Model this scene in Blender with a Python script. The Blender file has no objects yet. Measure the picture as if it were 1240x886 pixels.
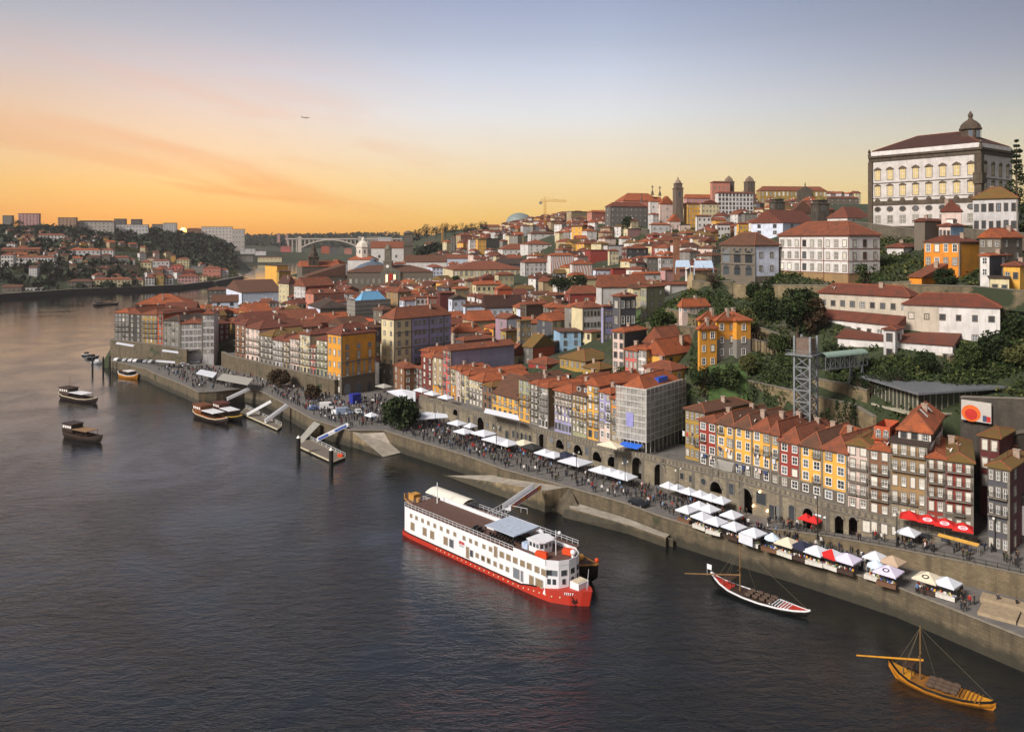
import bpy, bmesh, math, random
import numpy as np
from mathutils import Vector, Matrix, noise
R = math.radians
random.seed(11)
rnd = random.Random(5)
sc = bpy.context.scene
COL = sc.collection
# camera constants: eye 62 m above the river, level lens with a downward shift
H, F, HY, UC = 62.0, 960.0, 290.0, 620.0
def P(u, v, z):
	Y = F * (H - z) / (v - HY)
	return Vector(((u - UC) * Y / F, Y, z))
def PY(u, Y, z=0.0):
	return Vector(((u - UC) * Y / F, Y, z))
def ZV(v, Y):
	return H - (v - HY) * Y / F
def UV(p):
	return UC + F * p[0] / p[1], HY + F * (H - p[2]) / p[1]
# ------------------------------------------------------------------ materials
def lin(c):
	return tuple((x / 12.92 if x <= 0.04045 else ((x + 0.055) / 1.055) ** 2.4) for x in c)
def hexc(h):
	return lin(tuple(int(h[i:i + 2], 16) / 255 for i in (0, 2, 4)))
MATS = {}
def newmat(name):
	m = bpy.data.materials.new(name)
	m.use_nodes = True
	nt = m.node_tree
	return m, nt, nt.nodes['Principled BSDF']
def N(nt, t, **kw):
	n = nt.nodes.new(t)
	for k, v in kw.items():
		if k in n.inputs:
			n.inputs[k].default_value = v
		else:
			setattr(n, k, v)
	return n
def L(nt, a, b):
	nt.links.new(a, b)
def ramp(nt, fac, stops, interp='LINEAR'):
	r = nt.nodes.new('ShaderNodeValToRGB')
	r.color_ramp.interpolation = interp
	e = r.color_ramp.elements
	while len(e) < len(stops):
		e.new(0.5)
	for i, (p, c) in enumerate(stops):
		e[i].position = p
		e[i].color = (*c, 1) if len(c) == 3 else c
	L(nt, fac, r.inputs[0])
	return r.outputs[0]
def mixc(nt, fac, a, b, mode='MIX'):
	m = nt.nodes.new('ShaderNodeMix')
	m.data_type = 'RGBA'
	m.blend_type = mode
	for sock, val in ((0, fac), (6, a), (7, b)):
		if hasattr(val, 'links') or hasattr(val, 'is_linked'):
			L(nt, val, m.inputs[sock])
		elif sock == 0:
			m.inputs[0].default_value = val
		else:
			m.inputs[sock].default_value = (*val[:3], 1)
	return m.outputs[2]
def scl(c, k):
	return tuple(x * k for x in c)
def wall_mat(hx, stain=0.35, rough=0.9, key=None):
	"""painted plaster with blotches, rain streaks and grime"""
	k = ('w', hx, stain)
	if k in MATS:
		return MATS[k]
	m, nt, b = newmat('plaster_' + hx)
	c = hexc(hx)
	tc = N(nt, 'ShaderNodeTexCoord')
	n1 = N(nt, 'ShaderNodeTexNoise', Scale=0.35, Detail=6.0, Roughness=0.65)
	L(nt, tc.outputs['Object'], n1.inputs['Vector'])
	mp = N(nt, 'ShaderNodeMapping')
	mp.inputs['Scale'].default_value = (2.2, 2.2, 0.18)
	L(nt, tc.outputs['Object'], mp.inputs['Vector'])
	n2 = N(nt, 'ShaderNodeTexNoise', Scale=1.0, Detail=4.0)
	L(nt, mp.outputs[0], n2.inputs['Vector'])
	f1 = ramp(nt, n1.outputs['Fac'], [(0.38, (0, 0, 0)), (0.72, (1, 1, 1))])
	f2 = ramp(nt, n2.outputs['Fac'], [(0.5, (0, 0, 0)), (0.75, (1, 1, 1))])
	g = (0.10, 0.085, 0.07)
	d = tuple(x * (1 - stain) + y * stain for x, y in zip(c, g))
	c1 = mixc(nt, f1, c, d)
	c2 = mixc(nt, f2, c1, tuple(x * 0.55 + y * 0.45 for x, y in zip(d, g)))
	mm = nt.nodes.new('ShaderNodeMix')
	mm.data_type = 'RGBA'
	mm.inputs[0].default_value = min(1, stain * 1.3)
	L(nt, c1, mm.inputs[6])
	L(nt, c2, mm.inputs[7])
	L(nt, mm.outputs[2], b.inputs['Base Color'])
	b.inputs['Roughness'].default_value = rough
	bp = N(nt, 'ShaderNodeBump', Strength=0.15, Distance=0.05)
	L(nt, n1.outputs['Fac'], bp.inputs['Height'])
	L(nt, bp.outputs[0], b.inputs['Normal'])
	MATS[k] = m
	return m
def tile_mat(hx, moss=0.15, dirt=0.55):
	"""clay roof tiles: rows from UV, per tile tint, weathering"""
	k = ('t', hx, moss)
	if k in MATS:
		return MATS[k]
	m, nt, b = newmat('clay_tiles_' + hx)
	c = scl(hexc(hx), .8)
	uv = N(nt, 'ShaderNodeUVMap')
	tc = N(nt, 'ShaderNodeTexCoord')
	br = N(nt, 'ShaderNodeTexBrick', Scale=1.0)
	br.offset = 0.0
	br.inputs['Brick Width'].default_value = 0.42
	br.inputs['Row Height'].default_value = 0.55
	br.inputs['Mortar Size'].default_value = 0.04
	br.inputs['Color1'].default_value = (*scl(c, 1.15), 1)
	br.inputs['Color2'].default_value = (*scl(c, 0.75), 1)
	br.inputs['Mortar'].default_value = (*scl(c, 0.4), 1)
	L(nt, uv.outputs[0], br.inputs['Vector'])
	n1 = N(nt, 'ShaderNodeTexNoise', Scale=0.5, Detail=7.0, Roughness=0.7)
	L(nt, tc.outputs['Object'], n1.inputs['Vector'])
	n2 = N(nt, 'ShaderNodeTexNoise', Scale=0.22, Detail=5.0, Roughness=0.65)
	L(nt, tc.outputs['Object'], n2.inputs['Vector'])
	f1 = ramp(nt, n1.outputs['Fac'], [(0.42, (0, 0, 0)), (0.7, (1, 1, 1))])
	d1 = mixc(nt, dirt, br.outputs['Color'], mixc(nt, f1, scl(c, 1.25), (0.055, 0.04, 0.03)))
	f2 = ramp(nt, n2.outputs['Fac'], [(0.62 - moss, (0, 0, 0)), (0.85 - moss * 0.5, (1, 1, 1))])
	mm = nt.nodes.new('ShaderNodeMix')
	mm.data_type = 'RGBA'
	ma = N(nt, 'ShaderNodeMath', operation='MULTIPLY')
	ma.inputs[1].default_value = min(1.0, 0.25 + moss * 2)
	L(nt, f2, ma.inputs[0])
	L(nt, ma.outputs[0], mm.inputs[0])
	L(nt, d1, mm.inputs[6])
	mm.inputs[7].default_value = (0.14, 0.10, 0.025, 1) if moss > 0.2 else (0.11, 0.055, 0.035, 1)
	gi = N(nt, 'ShaderNodeNewGeometry')
	tint = ramp(nt, gi.outputs['Random Per Island'], [(0, (.5, .5, .52)), (.35, (.85, .8, .76)), (.7, (1.05, 1, .95)), (1, (1.2, 1.12, .9))])
	L(nt, mixc(nt, 1.0, mm.outputs[2], tint, 'MULTIPLY'), b.inputs['Base Color'])
	b.inputs['Roughness'].default_value = 0.85
	w = N(nt, 'ShaderNodeTexWave', Scale=2.4, wave_type='BANDS', bands_direction='X')
	L(nt, uv.outputs[0], w.inputs['Vector'])
	bp = N(nt, 'ShaderNodeBump', Strength=0.5, Distance=0.08)
	L(nt, w.outputs['Fac'], bp.inputs['Height'])
	L(nt, bp.outputs[0], b.inputs['Normal'])
	MATS[k] = m
	return m
def stone_mat(hx, sx=1.2, sy=0.5, dark=0.45, wet=False, veg=0.0):
	"""coursed granite; wet=True adds the tide band below 1.3 m"""
	k = ('s', hx, sx, wet, veg)
	if k in MATS:
		return MATS[k]
	m, nt, b = newmat('granite_' + hx)
	c = scl(hexc(hx), .68)
	tc = N(nt, 'ShaderNodeTexCoord')
	sp = N(nt, 'ShaderNodeSeparateXYZ')
	L(nt, tc.outputs['Object'], sp.inputs[0])
	ad = N(nt, 'ShaderNodeMath', operation='SUBTRACT')
	L(nt, sp.outputs[0], ad.inputs[0])
	L(nt, sp.outputs[1], ad.inputs[1])
	cb = N(nt, 'ShaderNodeCombineXYZ')
	L(nt, ad.outputs[0], cb.inputs[0])
	L(nt, sp.outputs[2], cb.inputs[1])
	br = N(nt, 'ShaderNodeTexBrick', Scale=1.0)
	br.inputs['Brick Width'].default_value = sx
	br.inputs['Row Height'].default_value = sy
	br.inputs['Mortar Size'].default_value = 0.03
	br.inputs['Color1'].default_value = (*scl(c, 1.12), 1)
	br.inputs['Color2'].default_value = (*scl(c, 0.78), 1)
	br.inputs['Mortar'].default_value = (*scl(c, 0.55), 1)
	L(nt, cb.outputs[0], br.inputs['Vector'])
	n1 = N(nt, 'ShaderNodeTexNoise', Scale=0.3, Detail=8.0, Roughness=0.7)
	L(nt, tc.outputs['Object'], n1.inputs['Vector'])
	f1 = ramp(nt, n1.outputs['Fac'], [(0.38, (0, 0, 0)), (0.68, (1, 1, 1))])
	c1 = mixc(nt, f1, br.outputs['Color'], scl(c, dark), 'MIX')
	mp = N(nt, 'ShaderNodeMapping')
	mp.inputs['Scale'].default_value = (.9, .9, .12)
	L(nt, tc.outputs['Object'], mp.inputs['Vector'])
	n4 = N(nt, 'ShaderNodeTexNoise', Scale=.8, Detail=5.0)
	L(nt, mp.outputs[0], n4.inputs['Vector'])
	f4 = ramp(nt, n4.outputs['Fac'], [(0.48, (0, 0, 0)), (0.7, (.8, .8, .8))])
	mm = mixc(nt, f4, mixc(nt, 0.6, br.outputs['Color'], c1), scl(c, .4))
	out = mm
	if veg > 0:
		n3 = N(nt, 'ShaderNodeTexNoise', Scale=0.16, Detail=6.0)
		L(nt, tc.outputs['Object'], n3.inputs['Vector'])
		f3 = ramp(nt, n3.outputs['Fac'], [(0.66 - veg * 0.3, (0, 0, 0)), (0.72 - veg * 0.3, (1, 1, 1))])
		out = mixc(nt, f3, out, (0.025, 0.035, 0.012))
	if wet:
		zz = N(nt, 'ShaderNodeMath', operation='ADD')
		L(nt, sp.outputs[2], zz.inputs[0])
		n5 = N(nt, 'ShaderNodeTexNoise', Scale=.45, Detail=6.0, Roughness=.7)
		L(nt, tc.outputs['Object'], n5.inputs['Vector'])
		n6 = N(nt, 'ShaderNodeMath', operation='MULTIPLY_ADD')
		n6.inputs[1].default_value = 3.2
		n6.inputs[2].default_value = -1.2
		L(nt, n5.outputs['Fac'], n6.inputs[0])
		L(nt, n6.outputs[0], zz.inputs[1])
		fw = ramp(nt, zz.outputs[0], [(0.0, (1, 1, 1)), (0.28, (1, 1, 1)), (0.46, (0, 0, 0))])
		dv = N(nt, 'ShaderNodeMath', operation='DIVIDE')
		dv.inputs[1].default_value = 6.0
		L(nt, zz.outputs[0], dv.inputs[0])
		nt.links.new(dv.outputs[0], fw.node.inputs[0])
		out = mixc(nt, fw, out, mixc(nt, .82, out, (0.02, 0.019, 0.012)))
	L(nt, out, b.inputs['Base Color'])
	b.inputs['Roughness'].default_value = 0.85
	bp = N(nt, 'ShaderNodeBump', Strength=0.4, Distance=0.1)
	L(nt, n1.outputs['Fac'], bp.inputs['Height'])
	L(nt, bp.outputs[0], b.inputs['Normal'])
	MATS[k] = m
	return m
def plain(name, hx, rough=0.6, metal=0.0, vary=0.25, spec=None, scale=1.5):
	k = ('p', name)
	if k in MATS:
		return MATS[k]
	m, nt, b = newmat(name)
	c = hexc(hx)
	tc = N(nt, 'ShaderNodeTexCoord')
	n1 = N(nt, 'ShaderNodeTexNoise', Scale=scale, Detail=5.0, Roughness=0.6)
	L(nt, tc.outputs['Object'], n1.inputs['Vector'])
	o = ramp(nt, n1.outputs['Fac'], [(0.3, scl(c, 1 - vary)), (0.7, scl(c, 1 + vary * 0.4))])
	L(nt, o, b.inputs['Base Color'])
	b.inputs['Roughness'].default_value = rough
	b.inputs['Metallic'].default_value = metal
	if spec is not None:
		b.inputs['Specular IOR Level'].default_value = spec
	MATS[k] = m
	return m
def leaf_mat(name, h1, h2):
	k = ('l', name)
	if k in MATS:
		return MATS[k]
	m, nt, b = newmat(name)
	g = N(nt, 'ShaderNodeNewGeometry')
	o = ramp(nt, g.outputs['Random Per Island'], [(0.0, scl(hexc(h1), .8)), (.8, scl(hexc(h2), .7)), (1.0, hexc(h2))])
	L(nt, o, b.inputs['Base Color'])
	b.inputs['Roughness'].default_value = 0.75
	b.inputs['Specular IOR Level'].default_value = 0.2
	MATS[k] = m
	return m
# ------------------------------------------------------------------ mesh builder
class MB:
	def __init__(s):
		s.v, s.f, s.m = [], [], []
	def add(s, vs, fs, m=0):
		o = len(s.v)
		s.v += [tuple(v) for v in vs]
		s.f += [tuple(i + o for i in f) for f in fs]
		s.m += [m] * len(fs)
		return s
	def quad(s, a, b, c, d, m=0):
		return s.add([a, b, c, d], [(0, 1, 2, 3)], m)
	def tri(s, a, b, c, m=0):
		return s.add([a, b, c], [(0, 1, 2)], m)
	def box(s, x0, y0, z0, x1, y1, z1, m=0, bottom=True):
		vs = [(x0, y0, z0), (x1, y0, z0), (x1, y1, z0), (x0, y1, z0), (x0, y0, z1), (x1, y0, z1), (x1, y1, z1), (x0, y1, z1)]
		fs = [(0, 1, 5, 4), (1, 2, 6, 5), (2, 3, 7, 6), (3, 0, 4, 7), (4, 5, 6, 7)]
		if bottom:
			fs.append((3, 2, 1, 0))
		return s.add(vs, fs, m)
	def bar(s, a, b, w, h=None, m=0):
		"""square bar from a to b"""
		a, b = Vector(a), Vector(b)
		h = h or w
		d = (b - a).normalized()
		up = Vector((0, 0, 1)) if abs(d.z) < 0.95 else Vector((0, 1, 0))
		x = d.cross(up).normalized() * w / 2
		y = d.cross(x).normalized() * h / 2
		vs = [a - x - y, a + x - y, a + x + y, a - x + y, b - x - y, b + x - y, b + x + y, b - x + y]
		return s.add(vs, [(0, 1, 5, 4), (1, 2, 6, 5), (2, 3, 7, 6), (3, 0, 4, 7), (4, 5, 6, 7), (3, 2, 1, 0)], m)
	def tube(s, a, b, r0, r1=None, n=8, m=0, cap=True):
		a, b = Vector(a), Vector(b)
		r1 = r0 if r1 is None else r1
		d = (b - a).normalized()
		up = Vector((0, 0, 1)) if abs(d.z) < 0.95 else Vector((0, 1, 0))
		x = d.cross(up).normalized()
		y = d.cross(x).normalized()
		vs = []
		for c, r in ((a, r0), (b, r1)):
			for i in range(n):
				t = 2 * math.pi * i / n
				vs.append(c + (x * math.cos(t) + y * math.sin(t)) * r)
		fs = [(i, (i + 1) % n, n + (i + 1) % n, n + i) for i in range(n)]
		if cap:
			fs += [tuple(range(n, 2 * n)), tuple(reversed(range(n)))]
		return s.add(vs, fs, m)
	def lathe(s, prof, n=16, c=(0, 0), m=0, rot=0):
		vs = []
		for r, z in prof:
			for i in range(n):
				t = 2 * math.pi * i / n + rot
				vs.append((c[0] + r * math.cos(t), c[1] + r * math.sin(t), z))
		fs = []
		for k in range(len(prof) - 1):
			for i in range(n):
				j = (i + 1) % n
				fs.append((k * n + i, k * n + j, (k + 1) * n + j, (k + 1) * n + i))
		fs.append(tuple(range((len(prof) - 1) * n, len(prof) * n)))
		return s.add(vs, fs, m)
	def prism(s, poly, z0, z1, m=0, mt=None):
		n = len(poly)
		vs = [(p[0], p[1], z0) for p in poly] + [(p[0], p[1], z1) for p in poly]
		s.add(vs, [(i, (i + 1) % n, n + (i + 1) % n, n + i) for i in range(n)] + [tuple(reversed(range(n)))], m)
		return s.add(vs[n:], [tuple(range(n))], m if mt is None else mt)
	def loft(s, rings, m=0, close=True, caps=True):
		n = len(rings[0])
		vs = [p for r in rings for p in r]
		fs = []
		for k in range(len(rings) - 1):
			for i in range(n if close else n - 1):
				j = (i + 1) % n
				fs.append((k * n + i, k * n + j, (k + 1) * n + j, (k + 1) * n + i))
		if caps and close:
			fs += [tuple(reversed(range(n))), tuple(range((len(rings) - 1) * n, len(rings) * n))]
		return s.add(vs, fs, m)
	def ball(s, c, r, n=8, k=5, m=0, sq=(1, 1, 1)):
		prof = []
		vs = []
		for i in range(k + 1):
			t = -math.pi / 2 + math.pi * i / k
			for j in range(n):
				a = 2 * math.pi * j / n
				vs.append((c[0] + r * sq[0] * math.cos(t) * math.cos(a), c[1] + r * sq[1] * math.cos(t) * math.sin(a), c[2] + r * sq[2] * math.sin(t)))
		fs = [(q * n + j, q * n + (j + 1) % n, (q + 1) * n + (j + 1) % n, (q + 1) * n + j) for q in range(k) for j in range(n)]
		return s.add(vs, fs, m)
	def mesh(s, name, mats, uv=False, smooth=False, fix=True):
		me = bpy.data.meshes.new(name)
		me.from_pydata(s.v, [], s.f)
		for m in (mats if isinstance(mats, (list, tuple)) else [mats]):
			me.materials.append(m)
		me.polygons.foreach_set('material_index', s.m)
		if smooth:
			me.polygons.foreach_set('use_smooth', [True] * len(s.f))
		if fix:
			bm = bmesh.new()
			bm.from_mesh(me)
			bmesh.ops.remove_doubles(bm, verts=bm.verts, dist=1e-4)
			bmesh.ops.recalc_face_normals(bm, faces=bm.faces)
			bm.to_mesh(me)
			bm.free()
		if uv:
			lay = me.uv_layers.new(name='UVMap')
			for p in me.polygons:
				n = p.normal
				h = Vector((0, 0, 1)).cross(n)
				h = h.normalized() if h.length > 1e-3 else Vector((1, 0, 0))
				t = n.cross(h)
				for li in p.loop_indices:
					co = me.vertices[me.loops[li].vertex_index].co
					lay.data[li].uv = (co.dot(h), co.dot(t))
		me.update()
		return me
	def build(s, name, mats, parent=None, loc=None, rz=0, **kw):
		return link(name, s.mesh(name, mats, **kw), parent, loc, rz)
def link(name, me, parent=None, loc=None, rz=0, mat=None):
	o = bpy.data.objects.new(name, me)
	COL.objects.link(o)
	if parent is not None:
		o.parent = parent
	if loc is not None:
		o.location = loc
	if rz:
		o.rotation_euler = (0, 0, rz)
	return o
USED = set()
def tag(o, label, cat, group=None, kind=None):
	o['label'] = label
	o['category'] = cat
	USED.add(label)
	if group:
		o['group'] = group
	if kind:
		o['kind'] = kind
	return o
def struct(o):
	o['kind'] = 'structure'
	return o
def thing(name, label, cat, loc=(0, 0, 0), rz=0, group=None):
	o = bpy.data.objects.new(name, None)
	o.empty_display_size = 0.3
	COL.objects.link(o)
	o.location = loc
	o.rotation_euler = (0, 0, rz)
	return tag(o, label, cat, group)
def copy_tree(o, parent=None, loc=None, rz=None):
	c = o.copy()
	COL.objects.link(c)
	if parent is not None:
		c.parent = parent
	if loc is not None:
		c.location = loc
	if rz is not None:
		c.rotation_euler = (0, 0, rz)
	for ch in KIDS(o):
		copy_tree(ch, c)
	return c
def KIDS(o):
	return [x for x in o.children]
def text_mesh(s, size, mat, name, parent, M, depth=0.02, xs=1.0):
	"""lettering as real mesh, placed by matrix M (local of parent)"""
	cu = bpy.data.curves.new('lettering', 'FONT')
	cu.body = s
	cu.size = size
	cu.extrude = depth
	cu.resolution_u = 1
	cu.align_x = 'CENTER'
	cu.align_y = 'CENTER'
	t = bpy.data.objects.new('tmp', cu)
	COL.objects.link(t)
	dg = bpy.context.evaluated_depsgraph_get()
	me = bpy.data.meshes.new_from_object(t.evaluated_get(dg))
	bpy.data.objects.remove(t)
	me.materials.clear()
	me.materials.append(mat)
	me.transform(M @ Matrix.Diagonal((xs, 1, 1, 1)))
	return link(name, me, parent)
def face_matrix(o, xdir, n):
	"""matrix whose x runs along xdir, y up, z along outward normal n"""
	x = Vector(xdir).normalized()
	z = Vector(n).normalized()
	y = z.cross(x).normalized()
	M = Matrix((x, y, z)).transposed().to_4x4()
	M.translation = Vector(o)
	return M
# ------------------------------------------------------------------ terrain heights
CPX = [  # x, y, z known ground points
	(73, 114, 3), (44, 150, 3), (13, 182, 3), (-13, 212, 3), (-48, 240, 3), (-77, 280, 3), (-117, 300, 3), (-151, 340, 3), (-185, 368, 3),
	(87, 143, 8.4), (66, 158, 9.5), (47, 178, 9.5), (22, 205, 9), (-8, 245, 7.5), (-30, 275, 5.5), (-45, 302, 4.7), (-70, 310, 7), (-110, 352, 9),
	(-140, 372, 9), (-178, 388, 11), (90, 120, 7), (110, 130, 9), (-215, 420, 8), (-225, 520, 6),
	(600, 800, 95), (900, 1500, 110), (300, 300, 72), (500, 400, 78), (160, 160, 40), (200, 120, 45), (140, 140, 27),
	(-400, 2700, 10), (-520, 3000, 40), (-200, 2600, 35), (0, 3000, 66), (-1000, 3200, 45), (-700, 3600, 80), (500, 3200, 110),
	(-1500, 4500, 80), (0, 5000, 82), (2000, 4500, 120), (-3000, 4000, 90), (-900, 900, 30), (-1200, 1300, 80), (-1500, 900, 60), (-2500, 2000, 110),
	(-250, 2000, 32), (-150, 2300, 45), (-250, 1500, 30), (-200, 1200, 24), (-1400, 2600, 80),
	(-285, 800, 3), (-300, 880, 3), (-325, 1050, 3), (-350, 1250, 3), (-382, 1500, 3), (-400, 1750, 4), (-425, 2100, 4), (-280, 980, 7), (-300, 1250, 8), (-335, 1600, 10), (-370, 2000, 12),
]
CPU = [  # u, v, Y seen ground points
	(1105, 505, 165), (1230, 505, 162), (980, 545, 175), (900, 523, 189), (850, 470, 196), (905, 428, 207), (950, 470, 190), (1000, 440, 192),
	(920, 440, 204), (1080, 438, 181), (1180, 414, 187), (1000, 395, 205), (1230, 400, 186), (1100, 362, 206), (960, 370, 220), (1030, 346, 220),
	(950, 337, 236), (880, 338, 246), (860, 340, 242), (880, 364, 238), (935, 368, 228), (840, 378, 231), (800, 388, 246), (850, 442, 205), (760, 395, 280), (800, 474, 206), (822, 470, 204), (772, 458, 214), (750, 448, 232), (805, 440, 226), (780, 420, 238),
	(1120, 273, 276), (1200, 273, 264), (1230, 302, 236), (1150, 320, 226), (1060, 300, 250), (1200, 352, 206), (700, 420, 292), (760, 447, 246),
	(650, 440, 268), (580, 442, 300), (620, 396, 380), (720, 380, 410), (800, 360, 420), (550, 380, 450), (470, 357, 650), (540, 347, 620),
	(600, 322, 800), (570, 313, 860), (420, 376, 480), (350, 374, 520), (270, 378, 560), (330, 374, 560), (450, 332, 900), (330, 345, 950),
	(660, 340, 520), (700, 320, 620), (760, 336, 480), (760, 294, 680), (830, 289, 650), (890, 286, 660), (800, 271, 720), (900, 267, 760),
	(960, 263, 700), (980, 246, 900), (720, 280, 760), (660, 286, 850), (620, 287, 1000), (660, 271, 1150), (560, 292, 1250), (540, 278, 1500),
	(630, 273, 1400), (500, 292, 1500), (1000, 269, 480), (1050, 263, 420), (1150, 263, 350), (1000, 251, 1300),
	(0, 346, 880), (100, 326, 1000), (60, 311, 1100), (160, 302, 1250), (40, 291, 1250), (20, 277, 1500), (100, 279, 1500), (180, 281, 1600),
	(250, 288, 1700), (330, 293, 2000), (300, 312, 1900), (240, 318, 1500), (200, 326, 1250), (150, 336, 1050), (230, 336, 1200), (320, 302, 2250),
	(26, 352, 890), (2, 353.6, 868), (60, 350, 915), (95, 348.7, 940), (120, 348.5, 950), (145, 347.5, 962), (166, 346, 978), (140, 344, 1010), (192, 345, 1000), (227, 342, 1060), (246, 337, 1180), (265, 336, 1195),
	(180, 300, 1400), (380, 305, 2900), (420, 300, 3000),
]
CP = np.array(CPX + [tuple(PY(u, Y, ZV(v, Y))) for u, v, Y in CPU], float)
_d = np.linalg.norm(CP[:, None, :2] - CP[None, :, :2], axis=2)
_A = np.zeros((len(CP) + 1,) * 2)
_A[:-1, :-1] = _d
_A[:-1, -1] = 1
_A[-1, :-1] = 1
_W = np.linalg.solve(_A, np.append(CP[:, 2], 0))
def Gv(x, y):
	x, y = np.asarray(x, float), np.asarray(y, float)
	out = np.full(x.shape, _W[-1])
	for (cx, cy, _), w in zip(CP, _W[:-1]):
		out = out + w * np.hypot(x - cx, y - cy)
	return out
def G(x, y):
	return float(Gv(np.array([x]), np.array([y]))[0])
def solveY(u, v, h, y0=160, y1=2500):
	"""distance at which ground + h meets the sight line to (u, v)"""
	ys = np.geomspace(y0, y1, 400)
	d = (H - (v - HY) * ys / F) - (Gv((u - UC) * ys / F, ys) + h)
	for i in range(len(ys) - 1):
		if d[i] > 0 >= d[i + 1]:
			return float(ys[i])
	return float(ys[int(np.argmin(np.abs(d)))])
# quay edge (top, z = 5) from the nearest corner to the far point
Q = [tuple(P(u, v, 5).xy) for u, v in [(1275, 784), (1240, 771.5), (1085, 710), (960, 672), (902, 655.7), (800, 625), (760, 610), (690, 590),
									  (639, 576), (612, 568.6), (560, 550), (500, 532), (465, 521), (424, 521), (380, 508), (349, 491), (318, 474.5), (296, 470.5), (262, 474), (240.6, 475),
									  (225, 467), (188.7, 452.7), (178, 447), (150, 440.5), (133, 436)]]
RIVER = Q + [(-201, 395), (-236, 520), (-290, 800), (-340, 1200), (-385, 1600), (-430, 2100), (-440, 2540), (-700, 2560), (-800, 2300), (-720, 2000),
			 (-600, 1700), (-497, 1417), (-425, 1235), (-423, 1222), (-410, 1082), (-416, 997), (-456, 951), (-503, 907), (-534, 827), (-700, 700), (-2600, 650),
			 (-2600, -400), (400, -400), (100, 60)]
CLAMP = Q + [(-196, 388), (-150, 384), (-112, 362), (-60, 318), (-38, 326), (-20, 290), (-8, 262), (28, 222), (52, 194), (78, 170), (104, 152), (108, 110)]
def in_poly(x, y, poly):
	inside = np.zeros(x.shape, bool)
	n = len(poly)
	for i in range(n):
		x1, y1 = poly[i]
		x2, y2 = poly[(i + 1) % n]
		c = ((y1 > y) != (y2 > y)) & (x < (x2 - x1) * (y - y1) / ((y2 - y1) or 1e-9) + x1)
		inside ^= c
	return inside
def terrain():
	vs, fs = [], []
	def grid(xs, ys, hole=None, dz=0.0):
		X, Yg = np.meshgrid(xs, ys)
		Z = Gv(X, Yg)
		rng = np.random.default_rng(3)
		far = np.clip((Yg - 200) / 800, 0, 1)
		Z = Z + rng.normal(0, 0.25, Z.shape) * (0.4 + far * 2) + dz
		Z = np.where(in_poly(X, Yg, RIVER), -5.0, np.maximum(Z, 1.5))
		Z = np.where(in_poly(X, Yg, CLAMP), np.minimum(Z, -3.0), Z)
		o = len(vs)
		nx = len(xs)
		for j in range(len(ys)):
			for i in range(nx):
				vs.append((xs[i], ys[j], Z[j, i]))
		for j in range(len(ys) - 1):
			for i in range(nx - 1):
				if hole and hole[0] < xs[i] and xs[i + 1] < hole[1] and hole[2] < ys[j] and ys[j + 1] < hole[3]:
					continue
				a = o + j * nx + i
				fs.append((a, a + 1, a + nx + 1, a + nx))
	grid(np.arange(-300, 341, 5.0), np.arange(60, 801, 5.0))
	grid(np.arange(-4000, 4001, 40.0), np.arange(60, 4601, 40.0), (-290, 330, 60, 790), -1.0)
	m, nt, b = newmat('hillside_soil_and_grass')
	tc = N(nt, 'ShaderNodeTexCoord')
	n1 = N(nt, 'ShaderNodeTexNoise', Scale=0.06, Detail=8.0, Roughness=0.7)
	n2 = N(nt, 'ShaderNodeTexNoise', Scale=0.6, Detail=6.0, Roughness=0.7)
	L(nt, tc.outputs['Object'], n1.inputs['Vector'])
	L(nt, tc.outputs['Object'], n2.inputs['Vector'])
	a = ramp(nt, n2.outputs['Fac'], [(0.3, (0.012, 0.017, 0.007)), (0.55, (0.028, 0.04, 0.012)), (0.75, (0.05, 0.055, 0.024))])
	e = ramp(nt, n2.outputs['Fac'], [(0.3, (0.05, 0.04, 0.03)), (0.7, (0.11, 0.09, 0.068))])
	f = ramp(nt, n1.outputs['Fac'], [(0.54, (0, 0, 0)), (0.68, (1, 1, 1))])
	L(nt, mixc(nt, f, a, e), b.inputs['Base Color'])
	b.inputs['Roughness'].default_value = 0.95
	bp = N(nt, 'ShaderNodeBump', Strength=0.6, Distance=0.4)
	L(nt, n2.outputs['Fac'], bp.inputs['Height'])
	L(nt, bp.outputs[0], b.inputs['Normal'])
	mb = MB()
	mb.v, mb.f, mb.m = vs, fs, [0] * len(fs)
	o = struct(mb.build('terrain', m, fix=False, smooth=True))
	# river
	m, nt, b = newmat('river_water')
	tc = N(nt, 'ShaderNodeTexCoord')
	b.inputs['Base Color'].default_value = (0.006, 0.008, 0.009, 1)
	b.inputs['Roughness'].default_value = 0.06
	b.inputs['IOR'].default_value = 1.68
	mp = N(nt, 'ShaderNodeMapping')
	mp.inputs['Rotation'].default_value = (0, 0, R(-25))
	mp.inputs['Scale'].default_value = (1.0, 2.1, 1.0)
	L(nt, tc.outputs['Object'], mp.inputs['Vector'])
	w1 = N(nt, 'ShaderNodeTexNoise', Scale=0.28, Detail=6.0, Roughness=0.6, Distortion=0.6)
	w2 = N(nt, 'ShaderNodeTexNoise', Scale=1.5, Detail=3.0, Roughness=0.6)
	w3 = N(nt, 'ShaderNodeTexNoise', Scale=0.022, Detail=4.0, Roughness=0.6, Distortion=1.5)
	L(nt, mp.outputs[0], w1.inputs['Vector'])
	L(nt, mp.outputs[0], w2.inputs['Vector'])
	L(nt, tc.outputs['Object'], w3.inputs['Vector'])
	ml = N(nt, 'ShaderNodeMath', operation='MULTIPLY_ADD')
	L(nt, w2.outputs['Fac'], ml.inputs[0])
	ml.inputs[1].default_value = 0.3
	L(nt, w1.outputs['Fac'], ml.inputs[2])
	st = ramp(nt, w3.outputs['Fac'], [(0.38, (0.35, 0.35, 0.35)), (0.6, (1, 1, 1))])
	bp = N(nt, 'ShaderNodeBump', Strength=0.8, Distance=0.36)
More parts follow.
